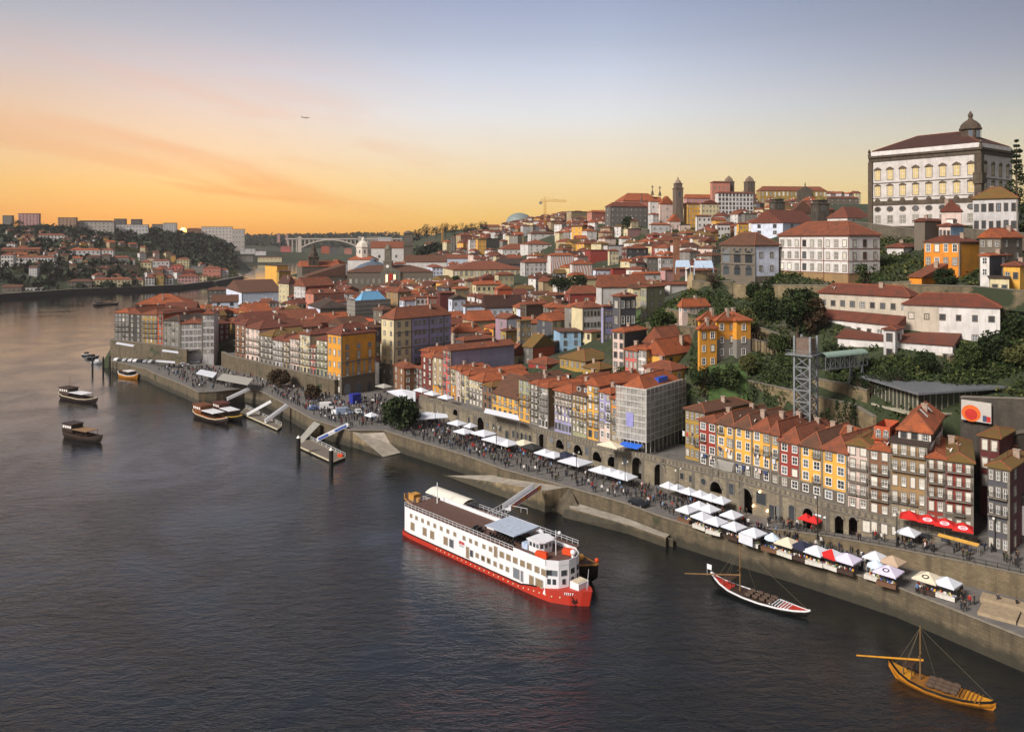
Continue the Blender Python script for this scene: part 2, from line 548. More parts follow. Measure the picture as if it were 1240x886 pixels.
	# ripples weaken with distance so the far water mirrors the bright sky
	sy = N(nt, 'ShaderNodeSeparateXYZ')
	L(nt, tc.outputs['Object'], sy.inputs[0])
	ca = N(nt, 'ShaderNodeMapRange')
	ca.inputs['From Min'].default_value = 130
	ca.inputs['From Max'].default_value = 1100
	L(nt, sy.outputs[1], ca.inputs['Value'])
	sh = ramp(nt, ca.outputs[0], [(0, (.9, .9, .9)), (.1, (.45, .45, .45)), (.3, (.26, .26, .26)), (1, (.08, .08, .08))])
	ms = N(nt, 'ShaderNodeMath', operation='MULTIPLY')
	L(nt, st, ms.inputs[0])
	L(nt, sh, ms.inputs[1])
	L(nt, ms.outputs[0], bp.inputs['Strength'])
	L(nt, ml.outputs[0], bp.inputs['Height'])
	L(nt, bp.outputs[0], b.inputs['Normal'])
	mb = MB().quad((-5000, -600, 0), (2500, -600, 0), (2500, 4400, 0), (-5000, 4400, 0))
	struct(mb.build('river_water', m))
terrain()
# ------------------------------------------------------------------ house kit
WC = dict(w='d4cfca', w2='bfbbb9', c='d2c39a', c2='c2b48c', y='dca544', y2='d5922a', o='e08a1e', t='a8906c', t2='96784f', g='7e7971', g2='5f5c58', s='6a6053',
		  s2='5f564a', r='8a2e22', r2='6a231d', r3='5a1c1c', p='b98a86', p2='c07a66', pk='c4625a', b='8fb2cc', l='9a97bd', l2='8a88a0', sl='4a4a50', br='7d5438', br2='4a3426',
		  dg='3a3836', gr='9a9a78', or_='b4502a', pu='5d3038', mv='9a7f8c', wb='cfd6e6', fp='d3bcb0', yb='a58438')
ROOF = dict(r=('8d4f34', .10), o=('ad5c33', .05), b=('6b4632', .12), d=('4b2a22', .1), m=('8a5a26', .42), k=('3a3430', .2), rb=('783f2d', .1), s=('8e979c', 0))
TRIM = plain('granite_trim', '746d62', 0.85)
SASH = plain('white_sash_paint', 'dedad2', 0.5, vary=0.1)
RIDGE = plain('ridge_tiles', '8a4e34', 0.85)
IRON = plain('black_iron', '1f1e1d', 0.5)
WOOD_D = plain('dark_stained_wood', '3c2a20', 0.7)
CONC = plain('grey_concrete', '8b8880', 0.9)
CHIM = plain('chimney_render', 'a08c7c', 0.9)
SHUT = plain('closed_white_shutter', 'cfc9bd', 0.6, vary=0.15)
def glass_mat(name, hx, rough=0.12):
	if ('g', name) in MATS:
		return MATS[('g', name)]
	m, nt, b = newmat(name)
	tc = N(nt, 'ShaderNodeObjectInfo')
	o = ramp(nt, tc.outputs['Random'], [(0, scl(hexc(hx), .5)), (.6, hexc(hx)), (1, scl(hexc(hx), 3.0))])
	L(nt, o, b.inputs['Base Color'])
	b.inputs['Roughness'].default_value = rough
	MATS[('g', name)] = m
	return m
GLASS = glass_mat('window_glass', '44484c')
TRIM_D = plain('brown_granite_trim', '5e5142', 0.85)
CREAM = plain('cream_panes', 'c9b27c', 0.6, vary=0.3)  # cream tone of the palace window panes
CURTAIN = glass_mat('curtained_glass', '8c877c', 0.35)
DOORC = {'r': plain('dark_red_door_paint', '5c1a16'), 'g': plain('green_door_paint', '5f7a4a'), 'b': plain('brown_door_wood', '46301f'), 'k': plain('dark_doorway', '1c1917')}
WIN = {}
def win_mesh(w, h, style, split=False):
	"""window of size w x h; origin bottom centre, x along the wall, -y out of it.
	s: granite surround + white sash, p: white sash only, d: dark sash, t: tall french window, k: dark opening, a: arch topped"""
	k = (round(w, 2), round(h, 2), style, split)
	if k in WIN:
		return WIN[k]
	mb = MB()
	fm = {'s': (TRIM, SASH), 't': (TRIM, SASH), 'p': (SASH, SASH), 'd': (TRIM, WOOD_D), 'k': (TRIM, TRIM), 'a': (TRIM, SASH), 'c': (TRIM, SASH), 'x': (TRIM, SHUT), 'y': (TRIM_D, SASH), 'q': (TRIM_D, WOOD_D)}[style]
	e = 0.16 if style != 'p' else 0.09
	gm = MB()
	d = 0.10
	hw = w / 2
	if style != 'p':
		mb.box(-hw - e, -d, -e, hw + e, 0.05, 0)            # sill
		mb.box(-hw - e, -d, h, hw + e, 0.05, h + e)         # lintel
		mb.box(-hw - e, -d + .01, 0, -hw, 0.05, h)
		mb.box(hw, -d + .01, 0, hw + e, 0.05, h)
	else:
		mb.box(-hw - e, -d, -e, hw + e, 0.05, 0, 1)
		mb.box(-hw - e, -d, h, hw + e, 0.05, h + e, 1)
		mb.box(-hw - e, -d + .01, 0, -hw, 0.05, h, 1)
		mb.box(hw, -d + .01, 0, hw + e, 0.05, h, 1)
	f = 0.07
	if style in 'stdpcxyq':
		mb.box(-hw, -0.06, 0, -hw + f, 0.05, h, 1)
		mb.box(hw - f, -0.06, 0, hw, 0.05, h, 1)
		mb.box(-hw + f, -0.06, h - f, hw - f, 0.05, h, 1)
		mb.box(-hw + f, -0.06, 0, hw - f, 0.05, f, 1)
		mb.box(-f / 2, -0.062, f, f / 2, 0.05, h - f, 1)
		q = h * (0.5 if style != 't' else 0.72)
		mb.box(-hw + f, -0.061, q - f / 2, -f / 2, 0.05, q + f / 2, 1)
		mb.box(f / 2, -0.061, q - f / 2, hw - f, 0.05, q + f / 2, 1)
		if style == 't':
			q = h * 0.36
			mb.box(-hw + f, -0.061, q - f / 2, -f / 2, 0.05, q + f / 2, 1)
			mb.box(f / 2, -0.061, q - f / 2, hw - f, 0.05, q + f / 2, 1)
			mb.box(-hw + f, -0.058, f, hw - f, 0.05, h * .22, 1)
	gm.box(-hw + .01, -0.03, .01, hw - .01, 0.04, h - .01)
	glass = CURTAIN if style in 'ct' else SHUT if style == 'x' else CREAM if style == 'y' else GLASS
	if style == 'a':
		n = 8
		vs = [(-hw, -0.10, h)] + [(-hw * math.cos(math.pi * i / n), -0.10, h + hw * math.sin(math.pi * i / n)) for i in range(1, n)] + [(hw, -0.10, h)]
		gm.add(vs, [tuple(range(n + 1))])
		for i in range(n):
			a, c = vs[i], vs[i + 1]
			ax, cx = a[0] * (1 + e / hw), c[0] * (1 + e / hw)
			az, cz = h + (a[2] - h) * (1 + e / hw), h + (c[2] - h) * (1 + e / hw)
			mb.quad((a[0], -.12, a[2]), (c[0], -.12, c[2]), (cx, -.12, cz), (ax, -.12, az))
	if split:
		r = (mb.mesh('window', list(fm)), gm.mesh('pane', [glass]))
	else:
		mb.add(gm.v, gm.f, 2)
		r = (mb.mesh('window', [fm[0], fm[1], glass]), None)
	WIN[k] = r
	return r
def put_window(par, x, y, z, face, w, h, style, split, name='window'):
	me, pane = win_mesh(w, h, style, split)
	o = bpy.data.objects.new(name, me)
	COL.objects.link(o)
	o.parent = par
	o.location = (x, y, z)
	o.rotation_euler = (0, 0, face)
	if pane:
		p = bpy.data.objects.new('pane', pane)
		COL.objects.link(p)
		p.parent = o
	return o
SMALLB = None
AER = []
def roof_clutter(T, x, y, z, r):
	if not AER:
		AER.append(MB().tube((0, 0, 0), (0, 0, 2.6), .035, .03, 5).bar((-.5, 0, 2.3), (.5, 0, 2.3), .04).bar((-.4, 0, 2.0), (.4, 0, 2.0), .04).bar((0, -.5, 2.45), (0, .5, 2.45), .04).mesh('aerial', IRON))
		AER.append(MB().tube((0, 0, 0), (0, 0, .9), .04, .04, 5).lathe([(.5, 0), (.42, .1), (.2, .16), (.05, .18)], 12).mesh('satellite_dish', SASH))
	k = r.random() < .4
	o = link('satellite_dish' if k else 'aerial', AER[k], T, (x, y, z), r.uniform(0, 6))
	if k:
		o.rotation_euler = (R(-65), 0, r.uniform(-.6, .6))
		o.location.z += .6
VIS = []      # hand placed houses as seen: left, right, eave row, distance, wall height in rows
HOUSES = []   # footprints for the fillers: (x, y, radius)
def small_balcony():
	global SMALLB
	if SMALLB is None:
		mb = MB().box(-.85, -.6, -.22, .85, .003, -.1)
		for a, b in (((-.82, -.57), (.82, -.57)), ((-.82, -.57), (-.82, 0)), ((.82, -.57), (.82, 0))):
			for z in (.4, .9):
				mb.bar((*a, z), (*b, z), .045, None, 1)
		for i in range(9):
			mb.bar((-.82 + i * .205, -.57, -.1), (-.82 + i * .205, -.57, .9), .03, None, 1)
		SMALLB = mb.mesh('balcony', [TRIM, IRON])
	return SMALLB
def roof_mesh(kind, x0, y0, x1, y1, e, rh, o=0.45, t=0.22):
	"""roof over rectangle with eave height e and rise rh, overhang o"""
	mb = MB()
	X0, Y0, X1, Y1 = x0 - o, y0 - o, x1 + o, y1 + o
	if kind == 'flat':
		mb.box(X0, Y0, e, X1, Y1, e + 0.3)
		return mb
	z0 = e - 0.02
	z = e + t
	c = [(X0, Y0), (X1, Y0), (X1, Y1), (X0, Y1)]
	vs = [(a, b, z0) for a, b in c] + [(a, b, z) for a, b in c]
	mb.add(vs, [(3, 2, 1, 0), (0, 1, 5, 4), (1, 2, 6, 5), (2, 3, 7, 6), (3, 0, 4, 7)])
	A, B, C, D = vs[4:]
	w, d = X1 - X0, Y1 - Y0
	mx, my = (X0 + X1) / 2, (Y0 + Y1) / 2
	zt = z + rh
	rid = []
	if kind == 'hip':
		if w >= d:
			r1, r2 = (X0 + d / 2 * .9, my, zt), (X1 - d / 2 * .9, my, zt)
			if r1[0] > r2[0]:
				r1 = r2 = (mx, my, zt)
			mb.quad(A, B, r2, r1).quad(C, D, r1, r2).tri(B, C, r2).tri(D, A, r1)
			rid = [(A, r1), (D, r1), (B, r2), (C, r2), (r1, r2)]
		else:
			r1, r2 = (mx, Y0 + w / 2 * .9, zt), (mx, Y1 - w / 2 * .9, zt)
			if r1[1] > r2[1]:
				r1 = r2 = (mx, my, zt)
			mb.quad(B, C, r2, r1).quad(D, A, r1, r2).tri(A, B, r1).tri(C, D, r2)
			rid = [(A, r1), (B, r1), (C, r2), (D, r2), (r1, r2)]
	elif kind == 'pyr':
		r1 = (mx, my, zt)
		mb.tri(A, B, r1).tri(B, C, r1).tri(C, D, r1).tri(D, A, r1)
		rid = [(q, r1) for q in (A, B, C, D)]
	elif kind == 'gx':      # ridge along x, gables on x0 and x1
		r1, r2 = (X0, my, zt), (X1, my, zt)
		mb.quad(A, B, r2, r1).quad(C, D, r1, r2).tri(B, C, r2).tri(D, A, r1)
		rid = [(r1, r2)]
	elif kind == 'gy':
		r1, r2 = (mx, Y0, zt), (mx, Y1, zt)
		mb.quad(B, C, r2, r1).quad(D, A, r1, r2).tri(A, B, r1).tri(C, D, r2)
		rid = [(r1, r2)]
	elif kind == 'sx':      # lean-to rising with x
		b2, c2 = (X1, Y0, zt), (X1, Y1, zt)
		mb.quad(A, b2, c2, D).tri(A, B, b2).tri(C, D, c2).quad(B, C, c2, b2)
	elif kind == 'hf':      # half hip: hip at the x0 (street) end, gable far end
		r1, r2 = (X0 + d / 2 * .9, my, zt), (X1, my, zt)
		mb.quad(A, B, r2, r1).quad(C, D, r1, r2).tri(B, C, r2).tri(D, A, r1)
		rid = [(A, r1), (D, r1), (r1, r2)]
	for a, b in rid:
		if (Vector(a) - Vector(b)).length > .3:
			mb.tube(a, b, 0.13, 0.13, 5, 1)
	return mb
def lineT(k, x, y, dx, dy):
	"""length along (dx, dy) from (x, y) until X/Y == k"""
	q = dx - k * dy
	if abs(q) < 1e-6:
		return None
	t = (k * y - x) / q
	return t
def house(uL, uC, uR, vE, wall='w', roof='hip', rc='r', Y=None, h=11, fl=3, nL=None, nR=None, label=None, wallR=None, ang=43, d=None, pts=None, zb=None,
		  win='s', ww=1.05, wh=1.6, rh=None, group=None, split=False, balc=(), dorm=0, ground=None, name='house', cat='house', chim=1, trim=True,
		  slope=.46, low=None, lowc='s', half=None, blankL=False, blankR=False, oh=.45, skyl=0, face=None, topz=0, depth=10, gz=0.0, gable_win=False):
	"""house with its near vertical corner at pixel column uC; left face runs to uL, right face to uR.
	pts=(left point, corner point) gives the street facade in metres instead."""
	if pts is None:
		if Y is None:
			Y = solveY(uC, vE, h)
		c = PY(uC, Y)
		th = R(ang)
		b = Vector((math.cos(th), math.sin(th)))
		a = Vector((-math.sin(th), math.cos(th)))
		wl = lineT((uL - UC) / F, c.x, c.y, a.x, a.y) if uL is not None and uC - uL > 1.5 else None
		wr = lineT((uR - UC) / F, c.x, c.y, b.x, b.y) if uR is not None and uR - uC > 1.5 else None
		if wl is None or not (0 < wl < 120):
			wl = depth
		if wr is None or not (0 < wr < 120):
			wr = depth
		corner = Vector((c.x, c.y))
		org = corner
	else:
		pl, pc = Vector(pts[0]), Vector(pts[1])
		a = (pl - pc)
		wl = a.length - 0.03
		a.normalize()
		b = Vector((a.y, -a.x))
		wr = d or depth
		org = pc
		Y = pc.y
	ez = ZV(vE, Y)
	if zb is None:
		ctr = org + (a * wl + b * wr) / 2
		zb = G(ctr.x, ctr.y)
		zb = min(zb, G(org.x, org.y), ez - h * .75)
	e = ez - zb
	rz = math.atan2(b.y, b.x)
	cc = org + (a * wl + b * wr) / 2
	HOUSES.append((cc.x, cc.y, (wl + wr) / 4 + 1, org, a, b, wl, wr))
	T = thing(name, label or '', cat, (org.x, org.y, zb), rz, group)
	T['_uv'] = UV((cc.x, cc.y, ez))
	us = [UC + F * q.x / q.y for q in (org, org + a * wl, org + b * wr)]
	VIS.append((min(us), max(us), vE, Y, min(e, 14) * F / Y))
	if face is not None:
		T['_face'] = face
	wm = wall_mat(WC.get(wall, wall))
	wm2 = wall_mat(WC.get(wallR, wallR)) if wallR else wm
	lm = wall_mat(WC.get(lowc, lowc)) if lowc else wm
	mb = MB()
	low = min(low, e * .62) if low else low
	lo = low or 0
	# walls: faces left (x=0), right (y=0), back ones
	for z0, z1, m1, m2 in ((-5, lo, 2, 2), (lo, e, 0, 1)):
		if z1 <= z0:
			continue
		mb.quad((0, wl, z0), (0, 0, z0), (0, 0, z1), (0, wl, z1), m1)
		mb.quad((0, 0, z0), (wr, 0, z0), (wr, 0, z1), (0, 0, z1), m2)
		mb.quad((wr, 0, z0), (wr, wl, z0), (wr, wl, z1), (wr, 0, z1), m1)
		mb.quad((wr, wl, z0), (0, wl, z0), (0, wl, z1), (wr, wl, z1), m2)
	if lo == 0:
		mb.m = [m if m != 2 else 0 for m in mb.m]
	span = min(wl, wr) if roof in ('hip', 'hf', 'pyr') else (wl if roof in ('gx',) else wr)
	if rh is None:
		rh = min(slope * span / 2, 4.2) if roof != 'sx' else 0.3 * wr
	if roof in ('gx', 'gy') and rh > 0:
		t = 0.2
		if roof == 'gx':
			mb.tri((0, wl, e), (0, 0, e), (0, wl / 2, e + rh), 0)
			mb.tri((wr, wl, e), (wr, 0, e), (wr, wl / 2, e + rh), 0)
		else:
			mb.tri((0, 0, e), (wr, 0, e), (wr / 2, 0, e + rh), 1)
			mb.tri((0, wl, e), (wr, wl, e), (wr / 2, wl, e + rh), 1)
	mb.build('wall', [wm, wm2, lm], T, fix=False)
	if trim:
		tb = MB()
		for z in ([e - .35] + ([lo] if lo else [])):
			tb.box(-.12, -.12, z, 0.003, wl, z + .3)
			tb.box(0.003, -.121, z, wr, 0.003, z + .3)
		tb.box(-.13, -.13, -2, .25, .25, e - .36)
		tb.build('cornice', TRIM, T)
	if roof != 'none':
		hx, moss = ROOF[rc]
		rm = plain('metal_roof_' + hx, hx, .5, .3) if rc == 's' else tile_mat(hx, moss)
		ro = roof_mesh(roof, 0, 0, wr, wl, e, rh, oh).build('roof', [rm, RIDGE if rc != 's' else rm], T, uv=True)
		rr = random.Random(int(uC * 7 + vE))
		for k in range(chim if roof not in ('flat',) else 0):
			cx, cy = wr * rr.uniform(.3, .8), wl * rr.uniform(.2, .8)
			ch = MB().box(cx - .35, cy - .5, e, cx + .35, cy + .5, e + rh * .8 + 1.3).box(cx - .45, cy - .6, e + rh * .8 + 1.302, cx + .45, cy + .6, e + rh * .8 + 1.45)
			ch.build('chimney', CHIM, ro)
		if split and roof not in ('flat', 'sx'):
			for k in range(2):
				roof_clutter(T, wr * rr.uniform(.12, .6), wl * rr.uniform(.15, .85), e + rh * .35, rr)
		for k in range(dorm):
			# dormers on the slope above the left (x=0) face or the right face
			q = (k + .5) / dorm
			if (face or ('L' if wl >= wr else 'R')) == 'L':
				dm = MB().box(.9, -.65, 0, 2.6, .65, 1.5, 1).box(.75, -.8, 1.501, 2.9, .8, 1.68, 0).box(.88, -.5, .35, .905, .5, 1.3, 2)
				dm.build('dormer', [rm, SASH, GLASS], ro, (0, wl * q, e + .55))
			else:
				dm = MB().box(-.65, .9, 0, .65, 2.6, 1.5, 1).box(-.8, .75, 1.501, .8, 2.9, 1.68, 0).box(-.5, .88, .35, .5, .905, 1.3, 2)
				dm.build('dormer', [rm, SASH, GLASS], ro, (wr * q, 0, e + .55))
		for k in range(skyl):
			q = (k + 1) / (skyl + 1)
			half_w = wl / 2 if roof in ('gx', 'hip', 'hf') else wr / 2
			sl = rh / (half_w + oh)
			MB().quad((wr * q - .6, 1.2, e + .36 + sl * (1.2 + oh)), (wr * q + .6, 1.2, e + .36 + sl * (1.2 + oh)), (wr * q + .6, 2.6, e + .36 + sl * (2.6 + oh)), (wr * q - .6, 2.6, e + .36 + sl * (2.6 + oh))) \
				.build('skylight', SASH, ro)
	# openings
	fh = e / fl
	sp = 3.1
	jr = random.Random(int(uC * 13 + vE * 7))
	for side, n, ln, blank in (('L', nL, wl, blankL), ('R', nR, wr, blankR)):
		if blank:
			continue
		n = max(1, int(ln / sp)) if n is None else n
		if n <= 0 or ln < 1.6:
			continue
		w = min(ww, ln / n * .52)
		for i in range(fl):
			z = fh * i + fh * .28
			st = win
			hh = min(wh, fh * .62)
			nm = 'window'
			if i == 0 and ground:
				st, hh, z, nm = 'k', min(2.6, fh * .75), .05, 'door'
			for j in range(n):
				q = ln * (j + .5) / n
				stj = st
				if nm == 'window' and jr.random() < .28:
					stj = {'s': 'c', 't': 'x', 'p': 'c', 'd': 's', 'k': 'd'}.get(st, st)
				wo = put_window(T, 0 if side == 'L' else q, q if side == 'L' else 0, z, -math.pi / 2 if side == 'L' else 0, w, hh, stj, split, nm)
				wo.scale = (jr.uniform(.88, 1.08), jr.uniform(.8, 1.6), jr.uniform(.92, 1.06))
				if split and pts is not None and nm == 'window' and i and i not in balc and jr.random() < .22:
					bb = small_balcony()
					bo = link('balcony', bb, T, wo.location, wo.rotation_euler.z)
	if gable_win and roof == 'gy':
		put_window(T, wr / 2, 0, e + rh * .15, 0, .8, min(1.2, rh * .5), win, split)
	if gable_win and roof == 'gx':
		put_window(T, 0, wl / 2, e + rh * .15, -math.pi / 2, .8, min(1.2, rh * .5), win, split)
	for i in balc:
		z = fh * i + fh * .26
		bb = MB()
		bb.box(-.75, .15, z - .15, .004, wl - .15, z)
		bb.box(-.75, .15, z + .95, -.69, wl - .15, z + 1.0, 1)
		k = int(wl / .28)
		for j in range(k + 1):
			y = .18 + (wl - .36) * j / max(1, k)
			bb.box(-.735, y - .015, z, -.705, y + .015, z + .95, 1)
		for y in (.17, wl - .17):
			for x in (-.5, -.25):
				bb.box(x - .015, y - .015, z, x + .015, y + .015, z + .95, 1)
			bb.box(-.69, y - .02, z + .95, 0, y + .02, z + 1.0, 1)
		bb.build('balcony', [TRIM, IRON], T)
	T['_dim'] = (wl, wr, e, rh)
	return T
# every label must be unique: descriptive text, and where two agree the nearest landmark is named
MARKS = []
def mark(name, u, v):
	MARKS.append((name, u, v))
def finish_labels():
	byl = {}
	for o in list(COL.objects):
		if o.parent is None and o.get('_uv') is not None:
			byl.setdefault(o['label'], []).append(o)
	seen = set(x.get('label') for x in COL.objects if x.get('label') and x.get('_uv') is None)
	for lab, os_ in byl.items():
		for o in os_:
			if len(os_) == 1 and lab not in seen:
				seen.add(lab)
				continue
			u, v = o['_uv']
			done = False
			for mname, mu, mv in sorted(MARKS, key=lambda m: (m[1] - u) ** 2 + (2 * (m[2] - v)) ** 2)[:16]:
				du, dv = u - mu, v - mv
				if abs(du) > abs(dv) * 1.2:
					dist = ' just' if abs(du) < 22 else '' if abs(du) < 60 else ' well'
					rel = f'{dist} {"right" if du > 0 else "left"} of'
				else:
					dist = ' just' if abs(dv) < 14 else '' if abs(dv) < 30 else ' far'
					rel = f'{dist} {"in front of" if dv > 0 else "behind"}'
				new = f'{lab}{rel} {mname}'
				if new not in seen and len(new.split()) <= 16:
					o['label'] = new
					seen.add(new)
					done = True
					break
			if not done:
				o['label'] = lab
	for o in COL.objects:
		for k in ('_uv', '_dim', '_face'):
			if k in o.keys():
				del o[k]
# ------------------------------------------------------------------ riverfront rows
FR = [(490, 288), (545, 263), (586, 246), (662, 221), (750, 199), (822, 184), (901, 170), (1000, 156), (1030, 152), (1084, 147), (1122, 144), (1187, 140)]
FZ = [(490, 8.4), (545, 9), (586, 9.3), (662, 9.8), (750, 10.8), (822, 11), (901, 11), (1000, 10.8), (1084, 10), (1187, 9.7)]
FL_ = [(278, 350), (404, 296)]
def on_line(u, pts):
	"""world point where the sight column u meets the street line"""
	k = (u - UC) / F
	for (u0, y0), (u1, y1) in zip(pts, pts[1:]):
		if u <= u1 or (u1, y1) == pts[-1]:
			a, b = PY(u0, y0), PY(u1, y1)
			d = b - a
			t = (k * a.y - a.x) / (d.x - k * d.y)
			return (a + d * t).xy
def rowhouse(u0, u1, vE, wall, fl, n, label, rc='r', roof='hf', dep=11, line=FR, zb=None, setb=0, **kw):
	p0, p1 = on_line(u0, line), on_line(u1, line)
	if setb:
		dd = (p0 - p1).normalized()
		nb = Vector((dd.y, -dd.x)) * setb
		p0, p1 = p0 + nb, p1 + nb
	if zb is None:
		zb = float(np.interp(u1, *zip(*FZ)))
	kw.setdefault('nR', 0)
	kw.setdefault('split', True)
	return house(None, u1, None, vE, wall, roof, rc, pts=(p0, p1), d=dep, fl=fl, nL=n, label=label, zb=zb, face='L', group='terraced houses along the riverfront', **kw)
RR = rowhouse
RR(504, 511, 447, 'r3', 4, 2, 'low dark red house at the left end of the riverfront row')
RR(511, 524, 434, 'r2', 5, 2, 'narrow red house with tall white french windows', win='t', wh=2.2, ground=True, rc='o')
RR(524, 536.3, 434, 't', 5, 2, 'tan house with orange ground floor band', win='t', wh=2.1, low=3.4, lowc='y2', rc='r')
RR(536.3, 546, 425, 'pk', 6, 2, 'tall pink fronted house with a bare slate grey side wall', wallR='l2', rc='r', dep=26, roof='gx', rh=1.6, win='s', low=6, lowc='pk')
RR(546.2, 552.4, 447, 'c', 5, 1, 'slim cream house with yellow ground floor', win='t', wh=2, rc='o', ground=True, low=5, lowc='y2')
RR(552.4, 558.6, 449, 'fp', 5, 1, 'slim pale pink house between cream and beige fronts', win='t', wh=2, rc='o', ground=True)
RR(558.6, 568, 454.5, 'c2', 5, 2, 'beige corner house under a long orange hipped roof', rc='o', dep=22, roof='hf', ground=True, wh=2)
RR(568.2, 585, 462.5, 'c', 4, 4, 'cream house with yellow upper wall and orange roof', rc='o', win='t', wh=2.1, dep=18, low=6, lowc='g')
RR(585.2, 596, 469, 'br', 3, 2, 'low brown house with a cloth awning over its terrace', rc='m', dep=12, win='k')
RR(596.2, 628, 484, 'y', 3, 5, 'wide yellow house with arched roof dormers', rc='b', dep=14, roof='gy', rh=5.2, win='s', low=2.6, lowc='y', ground=True)
RR(628.2, 642.2, 461.5, 'gr', 6, 2, 'tall grey and yellow house with a square attic', rc='b', roof='gx', dep=13, win='s', low=15, lowc='y', balc=(2, 3))
RR(642.4, 652, 466, 'g', 6, 2, 'green balconied house beside the white and red front', rc='o', win='t', wh=2.1, balc=(1, 2, 3, 4))
RR(652.2, 664, 470, 'w', 6, 3, 'white fronted house with red bands and bare tan side', wallR='t2', rc='o', dep=15, win='s', balc=(2, 3, 4), ground=True)
RR(671.5, 693, 477, 'fp', 5, 5, 'wide pale house with lilac tiles and long balcony', rc='o', win='t', wh=2.3, balc=(3, 4), ground=True, low=9, lowc='l', roof='hf', dep=16)
RR(693.2, 711, 480.5, 'y', 5, 4, 'yellow house with green ground floor shutters', rc='b', win='t', wh=2.2, balc=(2, 4), low=3.4, lowc='gr', dorm=2)
RR(711.2, 725.7, 468, 'y', 6, 2, 'tall yellow house with dark iron balconies and purple gable', rc='o', wallR='mv', win='t', wh=2.2, balc=(2, 4), ground=True, dep=18, roof='gx', rh=2.2)
RR(726, 740, 477, 'l', 5, 2, 'lilac grey tiled house between two yellow fronts', rc='o', win='p', wh=1.9, dep=10, low=4, lowc='fp')
RR(740.2, 754, 485, 'o', 5, 2, 'narrow orange house next to the scaffolded block', rc='o', win='s', low=8, lowc='t')
RR(822.5, 846, 500, 'yb', 4, 4, 'ochre house in the lane beside the scaffolded block', rc='b', roof='hip', win='s', dep=17, setb=2.2)
RR(846.3, 868, 513.2, 'r', 4, 2, 'dark red house at the left of the yellow terrace', rc='r', win='p', ww=1.4, roof='hf', dep=13, low=2.8, lowc='s2')
for u0, u1, v, lb in ((868.2, 889.4, 517.3, 'yellow terrace house with washing strung from its windows'), (889.6, 911, 521, 'second yellow terrace house right of the dark red one'),
					  (911.2, 933.8, 525, 'third yellow terrace house with laundry and roof vent'), (934, 943.6, 527.6, 'half width yellow house left of the bright red house')):
	RR(u0, u1, v, 'y', 4, 2 if u1 - u0 > 12 else 1, lb, rc='b' if u0 < 900 else 'r', win='p', ww=1.25, roof='hf', dep=14, low=2.9, lowc='s2', rh=2.6, chim=1)
RR(943.8, 969, 539, 'r', 4, 2, 'bright red house in the middle of the yellow terrace', rc='r', win='p', ww=1.5, wh=1.8, roof='hf', dep=15, low=2.4, lowc='s2', rh=2.8)
RR(969.2, 996, 544.5, 'y', 4, 2, 'yellow house directly right of the bright red house', rc='b', win='p', ww=1.3, roof='hf', dep=15, low=2.4, lowc='s2', rh=2.6)
RR(996.2, 1026, 550, 'y', 4, 2, 'last yellow house of the terrace before the brown fronts', rc='r', win='p', ww=1.3, roof='hf', dep=15, low=2.4, lowc='s2', rh=2.6)
RR(1026.2, 1052, 541.5, 'fp', 5, 2, 'pale worn house with grey stone frames and white doors', rc='m', win='t', ww=1.3, wh=2.4, roof='hf', dep=13, balc=(2, 3), low=2.6, lowc='fp')
RR(1052.2, 1078, 547, 'br', 5, 2, 'brown stone house with orange gabled attic and red doors', rc='o', win='t', ww=1.2, wh=2.1, roof='hf', dep=13, balc=(1, 2, 3))
RR(1078.2, 1122, 540, 't2', 5, 4, 'broad brown stone house under a white penthouse', rc='k', roof='flat', win='t', ww=1.3, wh=2.2, dep=15, balc=(3, 4), low=3, lowc='t', chim=0)
RR(1122.2, 1144, 556, 'br', 5, 2, 'red and brown house with black balconies', rc='o', win='t', ww=1.5, wh=2.4, roof='hf', dep=16, balc=(2, 3, 4), low=5.5, lowc='r')
RR(1144.2, 1178, 561, 'r', 5, 3, 'dark red corner house behind the red parasols', rc='m', wallR='r3', win='t', ww=1.6, wh=2.4, roof='hip', dep=17, balc=(2, 3, 4), nR=2, low=3.2, lowc='s2')
# attic gables and the white penthouse
_pa, _pc = on_line(1055, FR), on_line(1074, FR)
house(None, 1074, None, 533.5, 'or_', 'gy', 'o', pts=(_pa + Vector((1.5, 2)), _pc + Vector((1.5, 2))), d=7, zb=26.5, h=3, fl=1, nL=2, nR=0, label='orange attic box with two small windows above the brown house', trim=False, chim=0, rh=.9, face='L')
_pa, _pc = on_line(1084, FR) + Vector((1.6, 2.1)), on_line(1124, FR) + Vector((1.6, 2.1))
house(None, 1124, None, 525, 'w', 'hip', 'o', pts=(_pa, _pc), d=17, zb=24.3, h=4, fl=1, nL=3, nR=0, wallR='br2', label='white penthouse with broad orange roof and glass skylight', win='d', ww=1.3, wh=2.2, trim=False, chim=1, skyl=2, rh=3.0, face='L')
house(None, 1019, None, 526, 'or_', 'pyr', 'o', pts=(PY(1003, 168).xy, PY(1019, 163).xy), d=6, zb=17, fl=2, nL=2, nR=1, label='small orange attic tower with two white windows', win='x', trim=False, chim=0, face='L')
house(1187, 1210, 1230, 531, 'r3', 'pyr', 'm', Y=147, zb=15, fl=3, nL=2, nR=0, label='dark red roof turret with yellowed tile cap', win='x', trim=False, chim=0, wh=1.9)
house(1196, 1222, 1248, 569, 'sl', 'hip', 'm', Y=134, zb=8.6, fl=5, nL=3, nR=2, wallR='pu', label='dark slate grey house with purple side at the street bend', win='s', split=True, balc=(2, 3))
T = house(1222, 1262, 1290, 604, 'dg', 'flat', 'k', Y=137, zb=8.7, fl=3, nL=2, nR=0, label='dark building cut by the right edge with a white panel', win='k', split=False)
